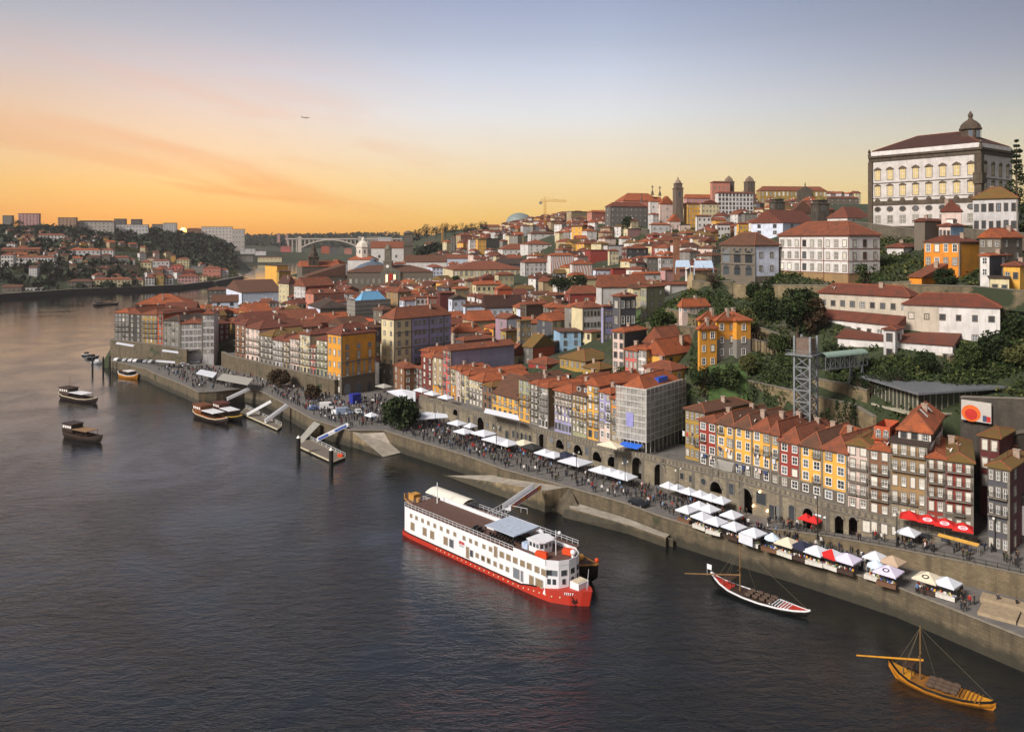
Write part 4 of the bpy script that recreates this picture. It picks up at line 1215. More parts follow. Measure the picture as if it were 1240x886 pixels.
for row in (
	(517, 524, 536.5, 324, 'wb', 'hip', 'r', dict(h=13, fl=4, nL=1, nR=3, label='tall white house with red hip roof right of the exchange palace', ang=15)),
	(536.5, 549, 636, 327, 'c', 'hip', 'r', dict(Y=610, h=13, fl=2, nL=3, nR=14, label='very long cream building with grey attic band', win='c', ww=2, wh=3.6, ang=14, rh=6, depth=30)),
	(486, 491, 541, 317.5, 'w', 'gx', 'b', dict(Y=760, h=9, fl=1, nL=0, nR=9, label='long brown roofed warehouse with row of white windows', ang=8, rh=6, depth=26)),
	(537, 541, 571, 313, 'wb', 'gx', 'r', dict(h=9, fl=1, nL=1, nR=2, label='low stepped white building with red roof', ang=15)),
	(514, 519, 539, 296, 'fp', 'gx', 'r', dict(h=10, fl=3, nL=2, nR=2, label='pale gabled house left of the bare tall houses', ang=30)),
	(536, 541, 545.5, 293, 'c', 'gx', 'o', dict(h=15, fl=4, nL=2, nR=1, label='narrow cream house catching warm light', ang=35)),
	(545.5, 551, 556, 288, 'dg', 'hip', 'b', dict(h=16, fl=5, nL=2, nR=1, label='dark tall house with stacked white balconies', ang=35)),
	(552, 558, 571, 285, 't', 'hip', 'r', dict(h=19, fl=5, nL=2, nR=3, wallR='p2', label='tall tan house with pinkish brick side', ang=35)),
	(567, 569.5, 578, 290, 'w', 'flat', 'k', dict(h=18, fl=4, nL=0, nR=2, label='slim white tower house', ang=20)),
	(576, 579, 588.5, 290, 'y', 'gy', 'm', dict(h=18, fl=4, nL=1, nR=2, label='slim yellow gabled house beside the white tower house', ang=20, wallR='y')),
	(585, 589, 606.5, 289, 'dg', 'flat', 'k', dict(h=13, fl=3, nL=1, nR=0, label='blind black slate house on the slope', ang=20)),
	(581, 585, 606, 275, 'c2', 'gx', 'r', dict(h=9, fl=2, nL=1, nR=4, label='cream house on the crest of the slope', ang=15)),
	(603, 609, 660, 302, 'w', 'hip', 'r', dict(h=9, fl=2, nL=1, nR=8, label='long white house under a wide red hip roof', ang=14, rh=5.5)),
	(622, 627, 644, 277, 't2', 'gx', 'o', dict(h=9, fl=2, nL=2, nR=1, label='house with bright orange gable roof on the crest', ang=40, rh=5)),
	(572, 577, 607, 345, 'c', 'gx', 'o', dict(h=9, fl=2, nL=1, nR=5, label='cream house with orange roof below the long cream building', ang=20, win='k')),
	(599, 603, 621, 350, 'or_', 'gy', 'o', dict(h=8, fl=2, nL=1, nR=0, label='orange gabled house in the roofscape', ang=20)),
	(580, 584, 603, 337, 'r', 'gy', 'rb', dict(h=8, fl=2, nL=1, nR=0, label='bright red gabled shed', ang=20)),
	(599, 604, 622, 333, 'c2', 'hip', 'r', dict(h=9, fl=2, nL=1, nR=3, label='beige house beside the red gable', ang=25)),
	(547, 552, 568, 350, 't', 'hip', 'o', dict(h=8, fl=2, nL=1, nR=2, label='small orange hip roof house by the round tree', ang=30)),
	(484, 490, 503, 364, 'wb', 'gx', 'r', dict(h=14, fl=4, nL=2, nR=0, label='white gabled house left of the salmon front', ang=30)),
	(502, 504, 519, 360, 'w2', 'hip', 'r', dict(h=13, fl=3, nL=0, nR=3, label='white house with paired windows and glazed attic', ang=18, win='k', dorm=1, face='R')),
	(517, 519, 533, 360, 'p2', 'hip', 'r', dict(h=13, fl=3, nL=0, nR=3, label='salmon fronted house with glazed attic', ang=18, dorm=1, face='R')),
	(530, 533, 551, 355, 'r3', 'flat', 'r', dict(h=16, fl=4, nL=0, nR=0, label='windowless dark maroon side of a tall house', ang=20, trim=False)),
	(543, 548, 563.5, 362, 'wb', 'gy', 'k', dict(h=14, fl=3, nL=1, nR=2, label='white gable house with attic window and balcony', ang=25, balc=(), gable_win=True)),
	(561, 563.8, 588, 371, 'wb', 'gx', 'b', dict(h=11, fl=2, nL=0, nR=3, label='white house with long brown roof and balcony', ang=22)),
	(584, 588, 632, 373, 'wb', 'gx', 'd', dict(h=9, fl=2, nL=0, nR=6, label='white house with dark arched upper gallery and dormers', ang=22, dorm=5, face='R', rh=6)),
	(626, 632, 643, 374, 'wb', 'gy', 'r', dict(h=9, fl=2, nL=0, nR=1, label='small white gable beside the dormered house', ang=25)),
	(630, 637, 661, 369, 'br2', 'gx', 'r', dict(h=12, fl=3, nL=2, nR=0, label='dark wooden clad house', ang=30, win='k')),
	(600, 614, 629.5, 386, 'mv', 'gy', 'r', dict(h=13, fl=3, nL=1, nR=0, wallR='wb', label='house with a bare white gable wall', ang=38)),
	(586, 598, 612, 398, 'y2', 'hip', 'o', dict(h=9, fl=2, nL=2, nR=2, label='bright yellow low house', ang=30)),
	(607, 613, 629, 401, 'yb', 'hip', 'b', dict(h=9, fl=2, nL=1, nR=2, label='mustard house with brown roof', ang=35)),
	(626, 630, 643, 389, 't', 'flat', 'm', dict(h=13, fl=4, nL=1, nR=2, label='tall tan house with flat top', ang=30)),
	(547, 554, 584, 403, 'fp', 'hip', 'o', dict(h=9, fl=2, nL=2, nR=3, label='pale arcaded house with bright orange hip roof', ang=30, rh=3.5)),
	(560, 574, 600, 389, 't', 'gx', 'o', dict(h=9, fl=2, nL=0, nR=0, label='broad orange roof behind the arcaded house', ang=28, rh=4)),
	(580, 587, 612, 404, 'w', 'hip', 'r', dict(h=8, fl=2, nL=1, nR=3, label='low white house with red roof', ang=30)),
	(596, 600, 626, 420, 'br', 'hip', 'b', dict(Y=300, h=10, fl=2, nL=1, nR=2, label='low brown house behind the slate side wall', ang=40)),
	(600, 616, 642, 431, 'c2', 'gy', 'r', dict(Y=282, h=12, fl=2, nL=3, nR=1, wallR='c', label='cream gable house with two roof windows', ang=44, rh=3.6, win='s')),
	(634, 645, 671.5, 421, 'g2', 'gy', 'm', dict(Y=278, h=13, fl=3, nL=1, nR=0, wallR='or_', label='bright orange gable wall with mossy ochre roof', ang=44, rh=4)),
	(668, 671, 686, 415, 'sl', 'gx', 'k', dict(Y=287, h=14, fl=3, nL=0, nR=0, label='black sided house right of the orange gable', ang=44)),
	(676.5, 678, 703.5, 402, 'b', 'flat', 'b', dict(Y=288, h=15, fl=4, nL=0, nR=2, label='pale sky blue house with dark windows', ang=10, win='k', trim=False)),
	(703, 716, 733, 403, 'c', 'flat', 'r', dict(Y=287, h=13, fl=3, nL=2, nR=1, label='cream house with brown shutters', ang=40, win='d', trim=False)),
	(648, 669, 691, 389, 'sl', 'gx', 'o', dict(Y=330, h=13, fl=3, nL=1, nR=3, wallR='c', label='house with dark grey side and cream front', ang=40, rh=2.8)),
	(742, 756, 783, 402.5, 'fp', 'hip', 'o', dict(Y=233, h=15, fl=4, nL=2, nR=0, wallR='sl', label='peach fronted house with a black slate flank', ang=44, win='d')),
	(724, 733, 744, 413, 'r', 'hip', 'b', dict(Y=280, h=11, fl=3, nL=1, nR=1, label='little brick red house by the peach front', ang=40)),
	(678, 709, 744, 438, 'yb', 'hip', 'm', dict(Y=252, h=13, fl=3, nL=5, nR=0, label='mustard house with broad moss covered roof', ang=40)),
	(706, 726, 744, 448, 'yb', 'hip', 'm', dict(Y=243, h=10, fl=2, nL=2, nR=0, label='low mustard annex with mossy brown roof', ang=40)),
	(640, 662, 681, 442, 'r', 'hip', 'r', dict(Y=262, h=12, fl=3, nL=1, nR=1, wallR='or_', label='brick red house with white roof boxes', ang=42)),
	(757, 772, 790, 425, 'pk', 'hip', 'o', dict(Y=216, h=11, fl=3, nL=3, nR=2, wallR='w', label='coral pink house with washing at its windows', ang=44)),
	(772, 783, 800, 424, 'w', 'hip', 'o', dict(Y=214, h=11, fl=3, nL=2, nR=2, wallR='y', label='white and yellow house with peeling plaster', ang=44)),
	(780, 807, 846, 418, 'r', 'gx', 'r', dict(Y=222, h=9, fl=2, nL=0, nR=0, label='long red roof behind the coral house', ang=40, rh=4.5)),
	(783, 805, 848, 431, 'y', 'gx', 'o', dict(Y=212, h=9, fl=2, nL=0, nR=3, label='yellow house under a long orange roof', ang=42, win='k', rh=4)),
	(780, 813, 832, 449, 'r', 'hip', 'r', dict(Y=204, h=9, fl=2, nL=5, nR=1, wallR='y', label='dark red house with yellow right side above the lane', ang=42, win='p')),
	(664, 672, 700, 466, 'mv', 'hip', 'o', dict(Y=236, zb=12, fl=4, nL=0, nR=0, label='orange roof with small attic boxes behind the riverfront', ang=43, dorm=2, face='R')),
	(700, 712, 757, 459, 'pu', 'gx', 'r', dict(Y=236, zb=12, fl=4, nL=0, nR=0, label='mauve house end with red roof behind the riverfront', ang=43, wallR='mv')),
	(600, 612, 640, 462, 'br', 'hip', 'r', dict(Y=262, zb=11, fl=3, nL=0, nR=0, label='red roof behind the wide yellow house', ang=43)),
	(556, 572, 612, 446, 'r3', 'gx', 'o', dict(Y=282, zb=11, fl=3, nL=0, nR=0, label='long orange roof stretching back from the beige corner', ang=43)),
	(510, 520, 545, 426, 'r', 'hip', 'o', dict(Y=305, zb=10, fl=4, nL=0, nR=0, label='orange roof between lilac block and slate side wall', ang=43)),
	(552, 562, 598, 413, 'sl', 'hip', 'r', dict(Y=310, zb=12, fl=3, nL=0, nR=0, label='red roof above the slate grey side wall', ang=40)),
	(685, 690, 727, 356, 'r', 'hip', 'r', dict(h=10, fl=2, nL=1, nR=1, label='red walled house with conical skylight on its roof', ang=15, wallR='r', rh=4)),
	(692, 706, 731, 373, 'c', 'hip', 'r', dict(h=12, fl=3, nL=0, nR=6, wallR='w2', label='pale house with three rows of grey windows', ang=25, win='k')),
	(728, 731, 746, 371.5, 'l', 'hip', 'r', dict(h=12, fl=3, nL=0, nR=3, label='violet blue house joined to the pale one', ang=25)),
	(742, 751, 770, 359.5, 'sl', 'hip', 'r', dict(h=15, fl=3, nL=1, nR=3, label='black slate house with large white windows', ang=28, win='p', ww=1.8, wh=2.4)),
	(722, 729, 783, 348, 'w2', 'gx', 'r', dict(h=13, fl=3, nL=0, nR=1, label='big blind cream wall under long red roof', ang=15, rh=5)),
	(776, 783, 805, 348, 'gr', 'gx', 'r', dict(h=11, fl=3, nL=2, nR=2, label='greenish house next to the big blind wall', ang=40)),
	(663, 667, 695, 309.5, 'w', 'hip', 'o', dict(h=13, fl=3, nL=0, nR=0, label='white block painted with pink and blue swirls', ang=18, trim=False)),
	(690, 693, 717, 320, 'w', 'hip', 'o', dict(h=11, fl=3, nL=0, nR=0, label='lower white block painted with swirls', ang=18, trim=False)),
	(708, 715, 738, 303, 'r', 'flat', 'r', dict(h=10, fl=2, nL=0, nR=0, label='windowless brick red block', ang=12, trim=False)),
	(736, 738.5, 749, 304, 'c', 'hip', 'r', dict(h=10, fl=3, nL=0, nR=3, label='cream house stuck to the brick red block', ang=12)),
	(731, 736, 761, 297, 'w2', 'flat', 'k', dict(h=10, fl=2, nL=0, nR=0, label='plain pale block with flat roof', ang=20)),
	(753, 759, 785, 301, 'r3', 'hip', 'r', dict(h=11, fl=3, nL=2, nR=3, wallR='sl', label='dark two tone house on the slope', ang=25)),
	(718, 722, 742, 327, 'wb', 'hip', 'b', dict(h=9, fl=2, nL=0, nR=3, label='white house left of a red party wall', ang=18)),
	(739, 742, 764, 325, 'r', 'flat', 'r', dict(h=9, fl=2, nL=0, nR=0, label='bare red party wall without windows', ang=18, trim=False)),
	(779, 784, 800, 312, 'g', 'hip', 'o', dict(h=9, fl=2, nL=1, nR=3, label='grey house with bright orange pyramid roof', ang=20)),
	(797, 801, 820, 312, 'w2', 'hip', 'o', dict(h=9, fl=2, nL=1, nR=4, label='grey white house with twin orange roofs', ang=20)),
	(639, 643, 672, 283, 'w', 'hip', 'b', dict(h=8, fl=2, nL=1, nR=3, label='white and grey house on the upper slope', ang=20)),
	(599, 607, 640, 320, 'sl', 'gx', 'k', dict(h=8, fl=1, nL=0, nR=0, label='long black roof warehouse', ang=14)),
	(630, 636, 668, 318, 'w2', 'hip', 'r', dict(h=10, fl=3, nL=1, nR=6, label='grey white terrace left of the mural block', ang=16)),
	(630, 640, 668, 296, 'w', 'hip', 'r', dict(h=10, fl=3, nL=1, nR=4, label='white terrace below the crane', ang=16)),
	(652, 658, 690, 341, 't', 'gx', 'r', dict(h=9, fl=2, nL=0, nR=1, label='tan house with straight red ridge', ang=20)),
	(700, 706, 740, 338, 'c2', 'gx', 'r', dict(h=8, fl=2, nL=1, nR=1, label='beige house with patched red roof', ang=22)),
	(765, 770, 800, 332, 'w', 'gx', 'o', dict(h=8, fl=2, nL=0, nR=2, label='white walled house under the blue tarps', ang=22)),
	(805, 812, 846, 345, 'w', 'gx', 'r', dict(Y=380, h=8, fl=2, nL=0, nR=0, label='house with long white parapet', ang=22)),
	(800, 806, 832, 327, 'p', 'gx', 'r', dict(h=8, fl=2, nL=0, nR=1, label='pinkish house in front of the brick chimney', ang=25)),
	(832, 840, 868, 328, 't', 'gx', 'r', dict(Y=330, h=8, fl=1, nL=0, nR=2, label='tan house beside the arcaded loggia', ang=25)),
):
	*a, kw = row
	hh(*a[:4], a[4], a[5], a[6], **kw)
# ------------------------------------------------------------------ right hill: palace, convent, station, lift
T = house(1053, 1187, 1226, 180, 'c9c2bc', 'hip', 'd', Y=262, zb=66, fl=5, nL=0, nR=0, label='large white bishop palace with eight bays of ornate brown windows', ang=37, rh=5.5, trim=False, chim=0, oh=-.6, name='palace', cat='palace', slope=.3)
wl, wr, e, rh = T['_dim']
ST_D = stone_mat('6b5c4a', 1.4, .6)
for side in 'LR':
	ln = wl if side == 'L' else wr
	n = 8 if side == 'L' else 4
	for j in range(n):
		q = ln * (j + .62) / (n + .3)
		for z, w, hgt, st in ((17.6, 2.0, 3.6, 'y'), (11.7, 2.0, 3.7, 'y'), (2.0, 1.9, 2.6, 'c')):
			if side == 'R':
				st = 'q'
			put_window(T, 0 if side == 'L' else q, q if side == 'L' else 0, z, -math.pi / 2 if side == 'L' else 0, w, hgt, st, True)
		for z, w, hgt in ((21.2, 3.0, 1.0), (15.4, 2.7, .7), (10.0, 1.9, 1.1)):
			mb = MB()
			mb.add([(-w / 2, -.35, 0), (w / 2, -.35, 0), (w * .3, -.35, hgt * .55), (0, -.35, hgt), (-w * .3, -.35, hgt * .55), (-w / 2, .02, 0), (w / 2, .02, 0), (w * .3, .02, hgt * .55), (0, .02, hgt), (-w * .3, .02, hgt * .55)],
				   [(0, 1, 2, 3, 4), (1, 6, 7, 2), (2, 7, 8, 3), (3, 8, 9, 4), (4, 9, 5, 0), (0, 5, 6, 1)])
			mb.build('pediment', TRIM_D, T, (0 if side == 'L' else q, q if side == 'L' else 0, z + .12), -math.pi / 2 if side == 'L' else 0)
		if side == 'L':
			ov = MB()
			n_ = 14
			ring = [(1.25 * math.cos(2 * math.pi * i / n_), 1.0 * math.sin(2 * math.pi * i / n_)) for i in range(n_)]
			ov.add([(a, -.12, b) for a, b in ring] + [(a * .66, -.12, b * .66) for a, b in ring], [(i, (i + 1) % n_, n_ + (i + 1) % n_, n_ + i) for i in range(n_)])
			ov.add([(a * .66, -.06, b * .66) for a, b in ring], [tuple(range(n_))], 1)
			ov.build('oval_window', [TRIM_D, GLASS], T, (0, q, 7.0), -math.pi / 2, fix=False)
mb = MB()
for z0, z1, o in ((8.4, 9.9, .25), (16.3, 16.6, .12), (10.9, 11.1, .1), (e - 1.6, e - .3, .35), (e - .3, e + .5, .8), (-1, .8, .2)):
	mb.box(-o, -o, z0, .002, wl + .2, z1).box(.002, -o - .001, z0, wr, .002, z1)
mb.box(-.6, -.6, 0.8, 1.6, 1.6, e - 1.7).box(-.6, wl - 1.4, .8, 1.0, wl + .3, e - 1.7).box(-1.0, -1.0, 14.5, 1.9, 1.9, 18.2)
mb.build('granite_order', ST_D, T)
MB().box(0.1, 0.1, e + .5, wr - .1, wl - .1, e + 2.1).build('attic', wall_mat(WC['w']), T)
for o in T.children:
	if o.name.startswith('roof'):
		o.location.z = 2.2
mb = MB().lathe([(3.2, 0), (3.2, 3.6), (3.8, 3.7), (3.8, 4.1)], 8).lathe([(3.4, 4.1), (3.0, 5.4), (2.1, 6.4), (.9, 7.2), (.55, 8), (.8, 8.3), (.8, 9), (.4, 9.6), (.1, 10.2)], 12)
mb.build('lantern', stone_mat('6a5848'), T, (wr * .42, wl * .12 + 3, e + 4.2))
for k in range(3):
	MB().box(-.7, -.1, 0, .7, .0, 2.4).build('lantern_window', GLASS, T, (wr * .42 + 3.14 * math.cos(R(-112 + 45 * k - 22.5 - 22.5)), wl * .12 + 3 + 3.14 * math.sin(R(-112 + 45 * k - 45)), e + 5), R(-112 + 45 * k - 45 + 90))
for (x, y) in ((-.2, wl), (-.2, -.2)):
	MB().lathe([(.5, 0), (.5, .8), (.25, 1), (.6, 1.7), (.1, 2.6)], 8, (x, y)).build('urn', ST_D, T, (0, 0, e + .5))
C = lambda *a, **k: house(*a, **k)
# convent on its terrace
T = C(943, 1028, 1065.5, 285, 'w', 'hip', 'r', Y=220, zb=49.5, fl=4, nL=0, nR=0, label='large white convent with three window rows and brown string lines', ang=27, rh=4.0, trim=False, chim=0, low=2.9, lowc='t2', split=True)
wl, wr, e, rh = T['_dim']
for i in range(3):
	z = 3.6 + (e - 3.2) / 3 * i
	for j in range(9):
		put_window(T, 0, wl * (j + .5) / 9, z, -math.pi / 2, 1.15, 1.75, 'q' if j == 5 else 'c', True)
	for j in range(3):
		put_window(T, wr * (j + .5) / 3, 0, z, 0, 1.2, 1.8, 'q' if j == 1 else 'c', True)
mb = MB()
BR = plain('brown_string_line', '7a4c3c', .8)
for z in (2.9, 2.9 + (e - 3.2) / 3, 2.9 + (e - 3.2) / 3 * 2, e - .4):
	mb.box(-.1, -.1, z, .002, wl, z + .2).box(.002, -.101, z, wr, .002, z + .2)
for y in (.02, wl * .33, wl * .66, wl - .2):
	mb.box(-.13, y, 0, -.101, y + .22, e - .4)
mb.build('string_course', BR, T)
# loggia and its white wing
T = C(873, 914, 943, 297.5, 's', 'hip', 'b', Y=237, zb=51, fl=2, nL=0, nR=0, wallR='wb', label='stone loggia with two tiers of arches and white wing', ang=27, rh=3.8, chim=0, trim=True)
wl, wr, e, rh = T['_dim']
for j in range(3):
	q = wl * (j + .5) / 3
	put_window(T, 0, q, .1, -math.pi / 2, wl / 3 * .55, 1.9, 'a', True, 'lower_arch')
	o = put_window(T, 0, q, 3.9, -math.pi / 2, wl / 3 * .62, 2.2, 'a', False, 'upper_arch')
MB().box(-.3, 0, 3.4, .0, wl, 3.7).box(-.35, 0, e - 2.6, 0, wl, e - 2.3).build('cornice_band', TRIM, T)
for j in range(6):
	put_window(T, 0, wl * (j + .5) / 6, e - 1.9, -math.pi / 2, .9, 1.1, 'k', False)
for j in range(2):
	for z in (1.6, 5.6):
		put_window(T, wr * (.25 + .45 * j), 0, z, 0, 1.2, 1.5, 's', True)
# old white barracks below
T = C(992, 1101, 1113, 360, 'beb2a0', 'hip', 'rb', Y=196, zb=39, fl=2, nL=9, nR=1, label='long weathered house with brown plaster flaking to white', rh=2.4, ang=43, win='d', chim=1, trim=False, split=True, ww=1.0, wh=1.3)
wl, wr, e, rh = T['_dim']
MB().box(-.05, .2, -1, -.002, wl * .48, e * .42).build('whitewashed_patch', wall_mat(WC['w']), T)
C(977, 1085, 1094, 394.5, 'w', 'sx', 'rb', Y=190, zb=37.5, fl=1, nL=9, nR=1, label='long low white wing under a straight red lean-to roof', ang=30, win='d', chim=0, trim=False, split=True, ww=.9, wh=1.2, rh=2.0)
C(1014.5, 1153.5, 1163, 418.5, 'w', 'sx', 'rb', Y=180, zb=33.5, fl=1, nL=9, nR=1, label='lowest white wing with stone footing beside the walkway', ang=53, win='d', chim=0, trim=False, low=2.0, lowc='t2', split=True, ww=.9, wh=1.1, rh=2.0)
C(1070, 1084, 1092, 400, 'w2', 'hip', 'rb', Y=184, zb=34, fl=2, nL=1, nR=1, label='small stair tower with dark red door between the low wings', ang=48, win='q', chim=0, trim=False)
T = C(1094, 1211, 1222, 373, 'w', 'hip', 'rb', Y=184, zb=37, fl=2, nL=6, nR=1, label='big plain white barracks with two rows of small windows', ang=60, win='d', chim=0, trim=False, split=True, ww=1.0, wh=1.3, rh=2.6, low=1.2, lowc='t2')
wl, wr, e, rh = T['_dim']
MB().box(-.05, wl * .62, 1.3, -.002, wl - .05, e - .3).build('bare_plaster_patch', wall_mat('beb2a0'), T)
for row in (
	(1119, 1162, 1186, 293.5, 'o', 'gx', 'rb', dict(Y=215, zb=54, fl=2, nL=4, nR=0, wallR='y2', label='orange house with balconied french windows and gable end', ang=30, win='p', wh=2.1, ww=1.2, rh=1.6, oh=.3)),
	(1101, 1116, 1146, 336, 'o', 'sx', 'r', dict(Y=208, zb=46, fl=1, nL=1, nR=2, label='orange cottage with steep lean-to roof', ang=40, win='p', rh=3.2, trim=False)),
	(1137, 1151, 1167, 274, 'fp', 'hip', 'rb', dict(Y=225, zb=58, fl=2, nL=3, nR=0, wallR='b', label='small pale house with blue side and dormer', ang=34, win='k', dorm=1, trim=False)),
	(1186, 1212, 1238, 288, 's', 'gx', 'o', dict(Y=208, zb=56, fl=2, nL=3, nR=2, label='stone house with bright orange roof below the garden wall', ang=32, rh=2.4, trim=False)),
	(1187, 1198, 1230, 310, 'w', 'hip', 'o', dict(Y=203, zb=52, fl=2, nL=1, nR=1, wallR='sl', label='small white fronted house with dark slate side', ang=38, win='p', trim=False)),
	(1215, 1235, 1262, 322.5, 'y', 'hip', 'rb', dict(Y=198, zb=51, fl=1, nL=2, nR=1, label='yellow cottage at the right edge of the hill', ang=34, win='d', trim=False)),
	(1199, 1222, 1250, 337, 'c', 'flat', 'k', dict(Y=194, zb=48.5, fl=1, nL=2, nR=1, label='low cream sheds with wide dark openings', ang=60, win='k', ww=3, wh=1.2, trim=False)),
	(1178, 1232, 1260, 240, 'w2', 'hip', 'm', dict(Y=238, zb=64, fl=2, nL=6, nR=1, label='long white stone trimmed house in front of the palace side', ang=55, win='q', rh=3.5, split=True, wh=2.2)),
	(1140, 1164, 1179, 256, 'fp', 'gx', 'rb', dict(Y=240, zb=62, fl=1, nL=0, nR=1, label='pinkish white blind gable in front of the palace', ang=60, rh=3.4, trim=False)),
	(1107, 1120, 1143, 268, 's', 'gx', 'rb', dict(Y=240, zb=57, fl=1, nL=0, nR=0, label='ruined stone shed with arched back under the palace', ang=40, trim=False)),
	(1074, 1094, 1114, 300, 'w', 'hip', 'rb', dict(Y=238, zb=57, fl=1, nL=0, nR=0, label='white shed with dull red roof beside the convent', ang=45, trim=False)),
	(1002, 1026, 1056, 264, 'w', 'hip', 'rb', dict(Y=420, zb=70, fl=1, nL=0, nR=2, label='low house with wide dark red roof left of the palace', ang=35, rh=6, trim=False)),
	(910, 948, 990, 270, 'wb', 'gx', 'rb', dict(Y=470, zb=64, fl=2, nL=2, nR=2, label='modern white gabled house with square windows', ang=40, win='d', ww=2.2, wh=2.2, rh=8, trim=False, chim=0)),
	(822, 826, 858, 372, 'fp', 'hip', 'o', dict(Y=229, zb=40.5, fl=1, nL=1, nR=4, label='lone bungalow with red roof among the green terraces', ang=20, win='p', rh=2.2, trim=False)),
	(845, 847, 868, 399, 'y2', 'pyr', 'o', dict(Y=203, zb=29, fl=3, nL=0, nR=2, label='front yellow tower house with red pyramid roof', ang=20, win='p', rh=1.9, trim=False, low=0)),
	(845, 847, 870, 388, 'y2', 'pyr', 'o', dict(Y=211, zb=31, fl=3, nL=0, nR=2, label='rear yellow tower house with red pyramid roof', ang=20, win='p', rh=2.2, trim=False)),
	(866, 868, 892, 389, 'y2', 'pyr', 'o', dict(Y=206, zb=31, fl=3, nL=0, nR=2, label='middle yellow house with balcony over stone base', ang=20, win='p', rh=2.3, trim=False, low=5, lowc='g')),
	(890.5, 892, 909, 389, 'y2', 'pyr', 'o', dict(Y=206, zb=31, fl=3, nL=0, nR=1, label='right yellow house over stone base', ang=20, win='p', rh=1.9, trim=False, low=5, lowc='g')),
	# skyline of the upper town
	(686, 692, 722, 256, 't', 'flat', 'b', dict(h=18, fl=5, nL=2, nR=5, label='tan apartment block on the skyline', ang=30)),
	(711, 717, 737, 257, 'p2', 'hip', 'o', dict(h=18, fl=5, nL=2, nR=4, label='pinkish apartment house with orange roof on the skyline', ang=30)),
	(733, 739, 784, 250, 'g2', 'hip', 'rb', dict(Y=720, zb=72, fl=4, nL=1, nR=8, label='grey stone palace with four rows of windows on the crest', ang=16, rh=4, depth=26)),
	(745, 755, 800, 243, 'p2', 'hip', 'o', dict(Y=790, zb=80, fl=3, nL=1, nR=0, label='wide orange roof behind the grey stone palace', ang=16, rh=8, depth=24)),
	(755, 760, 780, 277, 'c', 'flat', 'k', dict(Y=690, zb=56, fl=2, nL=1, nR=2, wallR='p', label='cream ruin wall with pink side below the crest', ang=30, trim=False)),
	(828, 833, 849, 247, 'y', 'hip', 'rb', dict(h=20, fl=5, nL=1, nR=4, label='yellow house right of the domed church tower', ang=20, win='p')),
	(846, 850, 871, 247, 'c', 'gy', 'rb', dict(h=20, fl=5, nL=1, nR=5, label='cream house with stone pediment', ang=14, rh=3.5)),
	(842, 844.5, 861, 262, 'w', 'hip', 'rb', dict(h=18, fl=4, nL=0, nR=3, label='narrow white house on the terrace below the crest', ang=12, win='k')),
	(866, 869.5, 912, 234, 'w', 'hip', 'rb', dict(Y=730, zb=77, fl=7, nL=0, nR=10, label='tall white convent block with seven rows of windows', ang=10, ww=2.0, wh=2.6, win='k', trim=False, depth=26)),
	(860, 863, 884, 221, 'p2', 'hip', 'rb', dict(Y=790, zb=100, fl=2, nL=1, nR=4, label='pink rooftop house beside the twin bell towers', ang=10, wh=2.4)),
	(828, 832, 868, 240, 'p', 'gx', 'o', dict(Y=830, zb=95, fl=2, nL=0, nR=0, label='wide pink wall with orange roofs below the twin towers', ang=10, rh=4)),
	(866, 869, 884, 272, 'w', 'hip', 'rb', dict(h=11, fl=2, nL=0, nR=4, label='little white arcaded house below the white convent block', ang=12, win='k')),
	(892, 895, 913, 271, 'y', 'hip', 'r', dict(h=10, fl=2, nL=0, nR=4, label='small yellow house below the white convent block', ang=12)),
	(898, 902, 917, 259, 'g', 'flat', 'k', dict(h=10, fl=2, nL=1, nR=3, label='grey flat roofed house near the stone bell towers', ang=12)),
	(916, 921, 1001, 231, 'yb', 'hip', 'r', dict(Y=860, zb=92, fl=3, nL=1, nR=16, label='long former prison with ochre windows on the crest', ang=6, wh=4.5, ww=2.2, win='c', rh=5, depth=24, chim=0)),
	(999, 1004, 1040, 240, 's2', 'hip', 'rb', dict(Y=900, zb=95, fl=3, nL=1, nR=5, label='dark stone house at the right end of the crest', ang=6)),
	(785, 788, 801, 244, 'w', 'gx', 'o', dict(Y=715, zb=72, fl=3, nL=0, nR=2, label='white church side chapel with orange roof', ang=12, rh=4, chim=0)),
	(797, 800, 816, 247, 'fp', 'gy', 'o', dict(Y=712, zb=72, fl=3, nL=0, nR=1, label='white church gable with stone cross', ang=12, rh=7, chim=0)),
	(808, 811, 824, 268, 'fp', 'gy', 'o', dict(Y=690, zb=64, fl=2, nL=0, nR=2, label='white sacristy gable with round window', ang=12, rh=6, chim=0)),
	(786, 789, 811, 272, 'w2', 'hip', 'o', dict(Y=686, zb=63, fl=2, nL=0, nR=3, label='low white church annex', ang=12, chim=0)),
	(822, 824, 836, 272, 'fp', 'flat', 'k', dict(Y=690, zb=64, fl=2, nL=0, nR=1, label='pale flat block beside the sacristy', ang=12)),
):
	*a, kw = row
	C(*a[:4], a[4], a[5], a[6], **kw)
